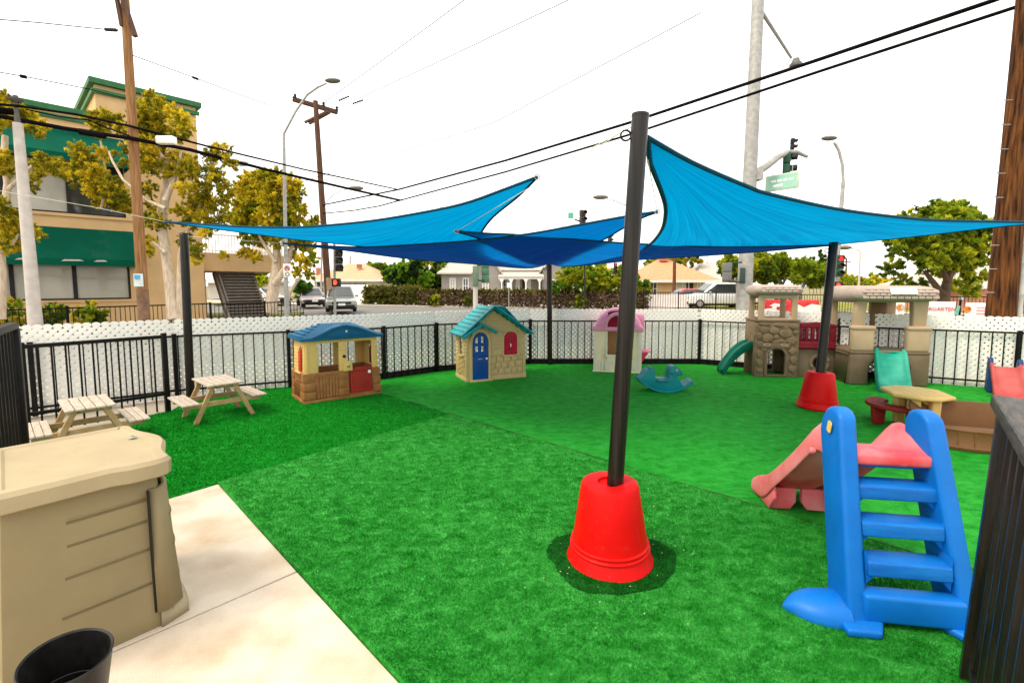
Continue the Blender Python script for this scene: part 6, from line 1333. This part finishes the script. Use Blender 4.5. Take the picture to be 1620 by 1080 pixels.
# ------------------------------------------------------------ far verge, streets and fences
KERB = mat('kerb_concrete', (.50, .44, .36), .9, .1, 2); VERGE = mat('verge_grass', (.10, .12, .012), .95, .3, .7, col2=(.30, .27, .04))
def gs(px, Y): p = onground(px, Y); return (p.x, p.y)
sheet('far_pavement', [gs(380, 43.5), gs(585, 41.5), gs(1030, 34.5), gs(1180, 33.5), gs(1700, 26), gs(1800, 29), gs(1200, 40), gs(1030, 42), gs(585, 50), gs(300, 55)], -.02, KERB, .1)
sheet('grass_verge', [gs(250, 24), gs(470, 28), gs(480, 31), gs(250, 29)], -.03, VERGE, .08); sheet('grass_verge_far', [gs(340, 41), gs(460, 43), gs(460, 46), gs(340, 45)], .0, VERGE, .1); sheet('grass_verge_by_banner', [gs(1030, 36), gs(1700, 28), gs(1700, 40), gs(1030, 48)], .01, VERGE, .1); sheet('dry_ground', [(-90, 46), (90, 44), (160, 300), (-160, 300)], -.06, mat('dry_yard', (.22, .19, .08), .95, .25, .2), .1)
sheet('building_yard', [gs(-200, 12), gs(60, 15), gs(330, 22), gs(300, 40), gs(-500, 40)], -.04, WALK, .1)
def iron_run(label, a, b, h, step=.16, m=IRON, posts=2.4, group='distant black fences', bar=.02):
    a, b = Vector((*a, 0)), Vector((*b, 0)); L = (b-a).length; d = (b-a).normalized(); t = thing('iron_fence', label, 'fence', a, math.atan2(d.y, d.x), group)
    M().span((0, -.02, h-.05), (L, .02, h)).build('rail', m, t, smooth=0); M().span((0, -.02, .12), (L, .02, .16)).build('rail', m, t, smooth=0)
    p = M(); k = int(L/step)
    for i in range(k): p.span((i*step-bar/2, -bar/2, .0), (i*step+bar/2, bar/2, h))
    p.build('bar_grille', m, t, smooth=0)
    for i in range(int(L/posts)+1): M().span((i*posts-.035, -.035, 0), (i*posts+.035, .035, h+.06)).build('post', m, t, smooth=0)
    return t
iron_run('black railing before the stucco building and its shrubs', gs(-60, 14.6), gs(332, 20.5), .95, .15, IRON); iron_run('black railing round the forked paperbark tree', gs(332, 20.5), gs(488, 24.5), .92, .17, IRON); iron_run('low black railing behind the outside stair', gs(362, 26), gs(470, 30), .98, .3, IRON)
iron_run('black fence before the orange roofed house and white truck', gs(1018, 34), gs(1172, 31), 1.22, .17, IRON, bar=.022)
iron_run('black fence behind the banners and the large round tree', gs(1185, 31.5), gs(1640, 22.5), 1.15, .14, IRON, bar=.024)
# hedge and vine fence
t = thing('clipped_hedge', 'clipped green brown hedge beside the white garage wall', 'hedge', onground(620, 42)); o_ = t.location.copy()
HEDGE = [leafm('hedge_a', (.13, .15, .02)), leafm('hedge_b', (.21, .16, .05)), leafm('hedge_c', (.07, .085, .015)), leafm('hedge_d', (.16, .17, .015))]
cl = []; g = random.Random(5); pa, pb = Vector((*gs(578, 43), 0)), Vector((*gs(664, 41), 0))
for i in range(60): u = i/59; cl += [(pa.lerp(pb, u)+Vector((0, g.uniform(-.3, .3), z))-o_, .34) for z in (.3, .7, 1.05, 1.25)]
leaves_mesh('foliage', cl, 16000, .13, HEDGE, t, seed=50)
t = thing('vine_fence', 'brown vine covered wire fence before the grey house', 'fence', onground(840, 38)); o_ = t.location.copy()
VINE = [leafm('vine_a', (.17, .10, .065), .1), leafm('vine_b', (.24, .15, .10), .1), leafm('vine_c', (.10, .062, .04), .1), leafm('vine_d', (.18, .14, .05), .1)]; VTOP = [leafm('vinetop_a', (.20, .20, .025)), leafm('vinetop_b', (.19, .16, .03)), leafm('vinetop_c', (.06, .06, .01))]
pa, pb = Vector((*gs(664, 40.5), 0)), Vector((*gs(1024, 34.5), 0)); cl = []; ct_ = []
for i in range(150): u = i/149; cl += [(pa.lerp(pb, u)+Vector((0, g.uniform(-.1, .1), z))-o_, .24) for z in (.15, .42, .7, .95)]; ct_ += [(pa.lerp(pb, u)+Vector((0, g.uniform(-.15, .15), 1.18+g.uniform(-.04, .06)))-o_, .17)]
leaves_mesh('vine_stems', cl, 52000, .09, VINE, t, seed=51); leaves_mesh('vine_top', ct_, 16000, .09, VTOP, t, seed=52)
wv = M()
for i in range(9): p = pa.lerp(pb, i/8)-o_; wv.tube([p, p+Vector((0, 0, 1.45))], .03, 6)
wv.build('wire_post', STEEL, t)
for px, Y, lab in ((685, 39.8, 'young lime shrub growing against the vine fence'), (739, 38.6, 'small lime shrub beside the pale signal pole'), (918, 35.6, 'low lime shrub behind the back fence pole')):
    s_ = thing('young_shrub', lab, 'shrub', onground(px, Y-.3), 0, 'young shrubs by the vine fence'); leaves_mesh('foliage', [(Vector((random.uniform(-.4, .4), 0, random.uniform(.25, .75))), .28) for _ in range(6)], 900, .10, LIME, s_, seed=int(px))
# ------------------------------------------------------------ houses
SIDING = mat('grey_siding', (.29, .27, .25), .8, .06, 2, .3, 3, stretch=(.3, .3, 30)); TRIM = mat('white_trim', (.72, .70, .66), .6, .05, 3); ROOFG = mat('grey_shingle', (.42, .385, .34), .9, .12, 5, .3, 20); ROOFT = mat('tan_shingle', (.52, .32, .19), .9, .14, 4, .3, 15); ROOFO = mat('orange_shingle', (.50, .26, .135), .9, .14, 4, .3, 15); PEACHW = mat('peach_stucco', (.62, .40, .25), .9, .08, 2)
def window(parent, x, y, z, w_, h_, rot=0, glass=GLASS, trim=TRIM, n='window'):
    f = M(); f.frame([(x-w_/2-.09, z-.09), (x+w_/2+.09, z-.09), (x+w_/2+.09, z+h_+.09), (x-w_/2-.09, z+h_+.09)], [(x-w_/2, z), (x+w_/2, z), (x+w_/2, z+h_), (x-w_/2, z+h_)], (0, y-.06, 0), (1, 0, 0), (0, 0, 1), (0, .07, 0)); f.span((x-.03, y-.05, z), (x+.03, y-.02, z+h_)); f.span((x-w_/2, y-.05, z+h_*.5-.03), (x+w_/2, y-.02, z+h_*.5+.03)); wn_ = f.build(n, trim, parent, smooth=0)
    M().span((x-w_/2, y-.03, z), (x+w_/2, y-.005, z+h_)).build('pane', glass, wn_, smooth=0); return wn_
Yh = 47.0; kx = Yh/FPX
t = thing('cottage', 'grey clapboard cottage with white trim and columned porch', 'house', onground(800, Yh), R(-2)); X = lambda px: (px-800)*kx
w = M(); w.prism([(X(700), 0), (X(749), 0), (X(749), 2.95), (X(724), 3.0), (X(700), 2.95)], (0, -.6, 0), (1, 0, 0), (0, 0, 1), (0, 7, 0)); w.prism([(X(749), 0), (X(791), 0), (X(791), 3.0), (X(770), 4.9), (X(749), 3.0)], (0, .1, 0), (1, 0, 0), (0, 0, 1), (0, 7, 0)); w.span((X(791), 1.6, 0), (X(859), 7, 3.0)); w.prism([(X(858), 0), (X(898), 0), (X(898), 2.9), (X(876), 4.75), (X(858), 3.1)], (0, .3, 0), (1, 0, 0), (0, 0, 1), (0, 6, 0)); cw = w.build('wall', SIDING, t, smooth=0)
w = M()
w.add([(X(694), -.95, 2.85), (X(748), -.95, 2.85), (X(756), 3, 4.75), (X(716), 3, 4.75)], [(0, 1, 2, 3)]); w.add([(X(748), -.95, 2.85), (X(748), -.95, 2.75), (X(756), 3, 4.6), (X(756), 3, 4.75), (X(694), -.95, 2.85), (X(694), -.95, 2.75)], [(0, 1, 2, 3), (0, 4, 5, 1)])
w.add([(X(770), -.25, 5.05), (X(745), -.25, 2.75), (X(745), 7, 2.75), (X(770), 7, 5.05), (X(795), -.25, 2.75), (X(795), 7, 2.75)], [(0, 1, 2, 3), (0, 3, 5, 4)]); w.add([(X(787), 1.2, 3.15), (X(861), 1.2, 3.15), (X(861), 4.5, 4.5), (X(775), 4.5, 4.5)], [(0, 1, 2, 3)]); w.add([(X(876), .0, 4.95), (X(853), .0, 2.9), (X(853), 6, 2.9), (X(876), 6, 4.95), (X(903), .0, 2.65), (X(903), 6, 2.65)], [(0, 1, 2, 3), (0, 3, 5, 4)])
w.build('roof', ROOFG, t, smooth=0, solid=.12)
w = M(); w.add([(X(789), -1.1, 2.45), (X(860), -1.1, 2.45), (X(858), 1.6, 3.05), (X(791), 1.6, 3.05)], [(0, 1, 2, 3)]); pr_ = w.build('porch_roof', ROOFG, t, smooth=0, solid=.12); M().span((X(789.5), -1.05, 2.28), (X(859.5), -.95, 2.42)).build('porch_beam', TRIM, t, smooth=0)
for px in (794.5, 809, 832, 853): c_ = M(); c_.span((X(px)-.07, -1.04, .3), (X(px)+.07, -.92, 2.3)); c_.prism([(-.25, 2.28), (.25, 2.28), (.09, 2.0), (-.09, 2.0)], (X(px), -1.03, 0), (1, 0, 0), (0, 0, 1), (0, .1, 0)); c_.build('porch_column', TRIM, t, smooth=0)
M().span((X(789), -1.1, 0), (X(860), 1.6, .3)).build('porch_floor', TRIM, t, smooth=0)
window(t, X(717.5), -.6, .95, .42, 1.35, glass=BLIND); window(t, X(738), -.6, .95, .42, 1.35); window(t, X(768), .1, .95, .5, 1.3, glass=BLIND); window(t, X(802), 1.6, .9, .8, 1.25); window(t, X(878), .3, .95, .9, 1.2)
d_ = M(); d_.span((X(815), 1.54, .3), (X(822), 1.6, 2.3)); d_.build('door', TRIM, t); M().span((X(826), 1.5, .9), (X(830), 1.6, 2.2)).build('shutter', DARKF, t); M().span((X(834), 1.56, .3), (X(840), 1.6, 2.3)).build('screen_door', TRIM, t)
w = M(); w.span((X(771), .02, .3), (X(788), .09, .75)); w.build('skirting_board', TRIM, t, smooth=0)
def hip_house(label, px0, px1, Y, zw, zr, ridge, wallm, roofm, depth=8, ov=.6, rz=0, extra=None, over=0):
    pc = (px0+px1)/2; t = thing('bungalow', label, 'house', onground(pc, Y), rz, None); k = Y/FPX; L_ = (px1-px0)*k/2
    M().span((-L_, 0, 0), (L_, depth, zw)).build('wall', wallm, t, smooth=0)
    r0, r1 = (ridge[0]-pc)*k, (ridge[1]-pc)*k; w = M(); a_ = [(-L_-ov, -ov, zw-.05), (L_+ov, -ov, zw-.05), (L_+ov, depth+ov, zw-.05), (-L_-ov, depth+ov, zw-.05), (r0, depth/2, zr), (r1, depth/2, zr)]
    w.add(a_+[(x, y, z-.2) for x, y, z in a_[:4]], [(0, 1, 5, 4), (1, 2, 5), (2, 3, 4, 5), (3, 0, 4), (0, 6, 7, 1), (1, 7, 8, 2), (2, 8, 9, 3), (3, 9, 6, 0), (6, 9, 8, 7)]); rf_ = w.build('roof', roofm, t, smooth=0)
    w = M(); w.span((-L_-ov-.02, -ov-.03, zw-.26), (L_+ov+.02, -ov-.001, zw-.02)); w.build('fascia', TRIM, rf_, smooth=0)
    return t, k, pc, rf_
t, k, pc, rf_ = hip_house('tan roofed bungalow with white garage wall behind the parked car', 498, 600, 54, 2.35, 4.25, (532, 562), mat('pale_wall', (.60, .58, .53), .9, .06, 2), ROOFT)
window(t, (497+11-pc)*k, 0, .9, .8, 1.1); window(t, (525-pc)*k, 0, 1.1, 1.6, .9, glass=BLIND); window(t, (558-pc)*k, 0, 1.5, 3.2, .4)
M().box((( 560-pc)*k, 2.2, 3.9), (.5, .4, .5)).build('chimney', mat('brick', (.4, .13, .07), .9, .2, 8), rf_); M().box(((484+14-pc)*k, 1.5, 3.1), (.55, .5, 1.2)).build('chimney', mat('brick_b', (.4, .15, .09), .9, .2, 8), rf_)
setp(M().prism([gs(540, 49.5), gs(582, 46.5), gs(582, 46.2), gs(540, 49.2)], (0, 0, 0), (1, 0, 0), (0, 1, 0), (0, 0, 1.75)).build('garden_wall', WHITE, smooth=0), 'plain white garden wall beside the clipped hedge', 'wall')
t, k, pc, rf_ = hip_house('peach bungalow with orange hip roof and brick chimney', 1024, 1120, 46, 2.2, 4.5, (1066, 1074), PEACHW, ROOFO, depth=9, ov=.9)
M().box(((1066.5-pc)*k, 3.6, 4.75), (.8, .6, 1.2)).build('chimney', mat('brick_c', (.50, .15, .08), .9, .2, 8), rf_)
window(t, (1033-pc)*k, 0, .75, .6, 1.2); window(t, (1079-pc)*k, 0, .8, 1.1, 1.2, glass=BLIND); window(t, (1107-pc)*k, 0, .8, .5, 1.2, glass=BLIND); M().span(((1085-pc)*k, -.05, 0), ((1096-pc)*k, 0, 2.0)).build('entry', DARKF, t)
w = M(); w.add([(-3.6-2.4, 3, 3.4), (-2.2, -.9, 2.15), (-8.5, -.9, 2.15), (-9.5, 4, 3.6)], [(0, 1, 2, 3)]); w.build('side_roof', ROOFO, t, smooth=0, solid=.12)
t, k, pc, rf_ = hip_house('far grey brown roofed house behind the orange bungalow', 1108, 1168, 62, 2.6, 4.9, (1125, 1150), mat('mauve_wall', (.35, .25, .21), .9, .08, 2), ROOFG, depth=8); w = M(); w.tube([(-.5, 3, 4.6), (-.5, 3, 9.0)], .05, 5); w.tube([(-1.2, 3, 8.6), (.2, 3, 8.6)], .03, 5); w.build('aerial', STEEL, rf_)
t, k, pc, rf_ = hip_house('pink walled house behind the big brown pole', 1545, 1720, 30, 1.75, 3.3, (1600, 1660), mat('pink_wall', (.60, .27, .20), .9, .08, 2), ROOFG, depth=7); M().span(((1607-pc)*k, -.06, .3), ((1660-pc)*k, 0, 1.35)).build('dark_window', GLASS, t)
t, k, pc, rf_ = hip_house('low pale house under the distant bright green tree', 330, 400, 58, 2.2, 3.4, (350, 380), mat('far_wall', (.55, .52, .47), .9, .06, 2), ROOFG)
window(t, 0, 0, .8, 1.2, .9); window(t, 2.2, 0, .8, 1.0, .9)
setp(M().span((-2.0, 0, 0), (1.9, .2, 1.0)).build('yard_wall', mat('whitewash', (.78, .70, .66), .9, .08, 3), smooth=0), 'low whitewashed wall before the orange roofed bungalow', 'wall').location = onground(1050, 35.2)
# ------------------------------------------------------------ banners on the far fence
RB = mat('banner_red', (.62, .04, .04), .6, .2, 6); PB = mat('banner_white', (.80, .77, .72), .6, .05, 3)
def banner(label, px0, px1, py, Y0, Y1, h, m, words=(), marks=()):
    p0, p1 = onground(px0, Y0), onground(px1, Y1); zc_ = at((px0+px1)/2, py, (Y0+Y1)/2).z; d = p1-p0; t = thing('banner', label, 'banner', (p0+p1)/2+Vector((0, 0, zc_)), math.atan2(d.y, d.x), 'banners on the far fence'); L_ = d.length
    P = [[Vector((-L_/2+L_*i/24, .02*math.sin(i*1.3), -h/2+h*j/4)) for i in range(25)] for j in range(5)]; M().grid(P).build('cloth', m, t, recalc=False, solid=.012)
    for txt, x, z, s, mm_ in words:
        c = bpy.data.curves.new('lettering', 'FONT'); c.body = txt; c.size = s; c.align_x = 'CENTER'; c.align_y = 'CENTER'; c.extrude = .004; tmp = bpy.data.objects.new('lettering', c); COL.objects.link(tmp); me_ = bpy.data.meshes.new_from_object(tmp.evaluated_get(bpy.context.evaluated_depsgraph_get())); bpy.data.objects.remove(tmp); me_.materials.clear(); me_.materials.append(mm_); o = bpy.data.objects.new('lettering', me_); COL.objects.link(o); o.parent = t; o.location = (x, -.045, z); o.rotation_euler = (math.pi/2, 0, 0);
    for pts, mm_ in marks: M().prism(pts, (0, -.036, 0), (1, 0, 0), (0, 0, 1), (0, -.005, 0)).build('emblem', mm_, t, smooth=0)
    return t
ORM = mat('emblem_orange', (.65, .22, .04), .6); RT = mat('letter_red', (.62, .06, .07), .6); MT = mat('letter_mint', (.2, .55, .42), .6); YB = mat('banner_yellow', (.7, .55, .08), .6, .1, 5)
circ = lambda x, z, r, n=14: [(x+r*math.cos(a), z+r*math.sin(a)) for a in np.linspace(0, 6.2832, n+1)[:-1]]
banner('red banner with white shapes seen through the small tower window', 1209, 1296, 487, 29.5, 28.6, 1.0, RB, (), [([(-1.6, -.5), (-.3, -.5), (-.4, -.28), (-1.0, -.02), (-1.5, -.1)], PB), ([(-1.2, .12), (-.3, .02), (-.25, .2), (-.9, .28)], PB), ([(.1, -.5), (1.6, -.42), (1.6, .18), (1.1, .26), (.7, .05), (.4, .22), (.12, .0)], PB), (circ(-.9, .0, .13), PB), (circ(-1.25, -.3, .12), RB), ([(.9, -.40), (1.5, -.30), (1.5, -.2), (.9, -.30)], RB)])
banner('white banner with orange emblem behind the second tower', 1408, 1432, 490, 23.6, 23.4, .85, PB, (), [(circ(.12, .12, .16), ORM), (circ(.17, .12, .09), PB)])
banner('white banner with red lettering beside the second tower', 1452, 1513, 494, 23.3, 22.8, 1.05, PB, (('KINDERGARTEN', -.12, .16, .235, RT),), [([(.72, -.1), (.86, -.1), (.92, .32), (.80, .36)], MT)])
banner('white banner with orange emblem beside the big brown pole', 1529, 1576, 496, 22.4, 22.0, 1.0, PB, (), [(circ(-.48, .2, .15), ORM), ([(-.55, .2), (-.38, .3), (-.38, .12)], RT)]+[([(-.15, z), (.62, z), (.62, z+.03), (-.15, z+.03)], RT) for z in (.27, .13, -.02)])
mb_ = thing('meter_box', 'small white box on a short post behind the banners', 'box on post', onground(1520, 25)); M().tube([(0, 0, 0), (0, 0, .95)], .05, 8).build('post', DARKF, mb_); M().box((0, 0, 1.05), (.18, .15, .2)).build('box', WHITE, mb_, bevel=.01)
# ------------------------------------------------------------ vehicles
def car(label, p, rz, L_, W_, Hh, paint, kind='suv', group='vehicles across the street'):
    t = thing('parked_car', label, 'car', p, rz, group)
    z1 = Hh*.55
    if kind == 'suv': side = [(-L_/2, .32), (-L_/2+.05, z1), (-L_/2+.15, z1+.05), (L_/2-1.15, z1), (L_/2-.35, z1-.10), (L_/2-.02, z1-.25), (L_/2, .3)]; cab = [(-L_/2+.12, z1), (-L_/2+.45, Hh-.03), (-L_/2+.9, Hh), (L_/2-2.1, Hh-.02), (L_/2-1.15, z1)]
    elif kind == 'van': side = [(-L_/2, .32), (-L_/2, z1), (L_/2-1.0, z1), (L_/2-.1, z1-.08), (L_/2, .35)]; cab = [(-L_/2+.02, z1), (-L_/2+.12, Hh), (L_/2-2.0, Hh), (L_/2-1.0, z1)]
    else: side = [(-L_/2, .32), (-L_/2+.05, z1-.05), (-L_/2+.9, z1), (L_/2-1.3, z1), (L_/2-.2, z1-.14), (L_/2, .32)]; cab = [(-L_/2+.55, z1), (-L_/2+1.25, Hh), (L_/2-2.2, Hh), (L_/2-1.3, z1)]
    w = M(); w.prism(side, (0, -W_/2, 0), (1, 0, 0), (0, 0, 1), (0, W_, 0)); w.build('body', paint, t, bevel=.07, seg=3, smooth=50)
    w = M(); n_ = len(cab); A_ = [(x, -W_/2+.04, z) for x, z in cab]; B_ = [(x, W_/2-.04, z) for x, z in cab]
    A_ = [(x, y+(.17 if z > z1+.05 else 0), z) for x, y, z in A_]; B_ = [(x, y-(.17 if z > z1+.05 else 0), z) for x, y, z in B_]
    w.add(A_+B_, [tuple(range(n_))[::-1], tuple(range(n_, 2*n_))]+[(i, (i+1) % n_, n_+(i+1) % n_, n_+i) for i in range(n_)]); w.build('cabin', paint, t, bevel=.05, seg=2, smooth=50)
    g_ = M(); cx_ = sum(x for x, _ in cab)/n_; cz_ = (z1+Hh)/2; f_ = [(cx_+(x-cx_)*.86, cz_+(z-cz_)*.72) for x, z in cab]
    for s in (-1, 1): g_.add([(x, s*(W_/2-.03-(.17*(z-z1)/(Hh-z1))), z) for x, z in f_]+[(x, s*(W_/2-.10-(.17*(z-z1)/(Hh-z1))), z) for x, z in f_], [tuple(range(n_)), tuple(range(n_, 2*n_))]+[(i, (i+1) % n_, n_+(i+1) % n_, n_+i) for i in range(n_)])
    g_.build('side_window', GLASS, t, smooth=0)
    a_, b_ = Vector((cab[-2][0], 0, cab[-2][1])), Vector((cab[-1][0], 0, cab[-1][1])); nn_ = Vector((b_.z-a_.z, 0, a_.x-b_.x)); nn_ = -nn_.normalized() if nn_.x < 0 else nn_.normalized(); nn_ = Vector((abs(nn_.x), 0, abs(nn_.z)))
    q1, q2 = a_.lerp(b_, .1)+nn_*.015, a_.lerp(b_, .92)+nn_*.015
    M().add([q1+Vector((0, -W_/2+.28, 0)), q1+Vector((0, W_/2-.28, 0)), q2+Vector((0, W_/2-.14, 0)), q2+Vector((0, -W_/2+.14, 0))], [(0, 1, 2, 3)]).build('windscreen', GLASS, t, smooth=0, recalc=False, solid=.02)
    for x in (-L_/2+.85, L_/2-.85):
        for s in (-1, 1):
            w = M(); w.lathe([(.0001, -.11), (.30, -.11), (.34, -.07), (.34, .07), (.30, .11), (.0001, .11)], 18, T=Matrix.Translation((x, s*(W_/2-.10), .34)) @ Matrix.Rotation(math.pi/2, 4, 'X')); wh = w.build('wheel', SIGK, t)
            w = M(); w.lathe([(.0001, -.122), (.20, -.122), (.22, -.10), (.22, .10), (.20, .122), (.0001, .122)], 14, T=Matrix.Translation((x, s*(W_/2-.10), .34)) @ Matrix.Rotation(math.pi/2, 4, 'X')); w.build('rim', STEEL, wh)
    for s in (-1, 1):
        w = M(); w.box((L_/2-.10, s*(W_/2-.28), z1-.20), (.2, .40, .13)); w.build('headlight', mat('headlight_'+str(len(bpy.data.materials)), (.6, .6, .58), .15), t, bevel=.03)
        w = M(); w.box((-L_/2+.02, s*(W_/2-.16), z1-.12), (.08, .18, .22)); w.build('tail_light', mat('tail_'+str(len(bpy.data.materials)), (.4, .02, .02), .3), t, bevel=.02)
        w = M(); w.box((L_/2-1.55, s*(W_/2+.09), z1+.10), (.14, .2, .14)); w.build('mirror', paint, t, bevel=.03)
    w = M(); w.box((L_/2-.02, 0, z1-.30), (.08, W_*.62, .15)); w.box((L_/2-.01, 0, .40), (.08, W_*.85, .18)); w.build('grille', SIGK, t, bevel=.02); w = M(); w.box((L_/2+.035, 0, .52), (.02, .42, .14)); w.build('number_plate', WHITE, t)
    w = M(); w.span((-L_/2+.3, -W_/2+.12, .2), (L_/2-.3, W_/2-.12, .5)); w.build('underside', SIGK, t); return t
PGR = mat('paint_sage', (.23, .255, .235), .25, .05, 2, metal=.35, coat=.8); PW = mat('paint_white', (.72, .72, .70), .3, .04, 2, coat=.6); PRd = mat('paint_red', (.5, .03, .035), .3, .05, 2, coat=.6); PMv = mat('paint_mauve', (.42, .36, .37), .3, .05, 2, coat=.6)
car('grey green compact suv waiting beside the dark utility pole', onground(538, 31.5), R(-68), 4.5, 1.82, 1.66, PGR)
car('mauve grey car half hidden behind the dark utility pole', onground(492, 38), R(-60), 4.4, 1.78, 1.5, PMv, 'sedan')
car('white car seen between the stair and the forked tree', onground(420, 42), R(-15), 4.4, 1.75, 1.45, PW, 'sedan')
car('white sport utility truck parked behind the black fence', onground(1133, 36), R(182), 5.0, 1.95, 1.9, PW, 'van')
car('red car parked before the orange roofed bungalow', onground(1078, 38.5), R(185), 4.4, 1.75, 1.42, PRd, 'sedan')
car('white car parked behind the signal mast', onground(1192, 38), R(8), 4.4, 1.75, 1.42, PW, 'sedan')
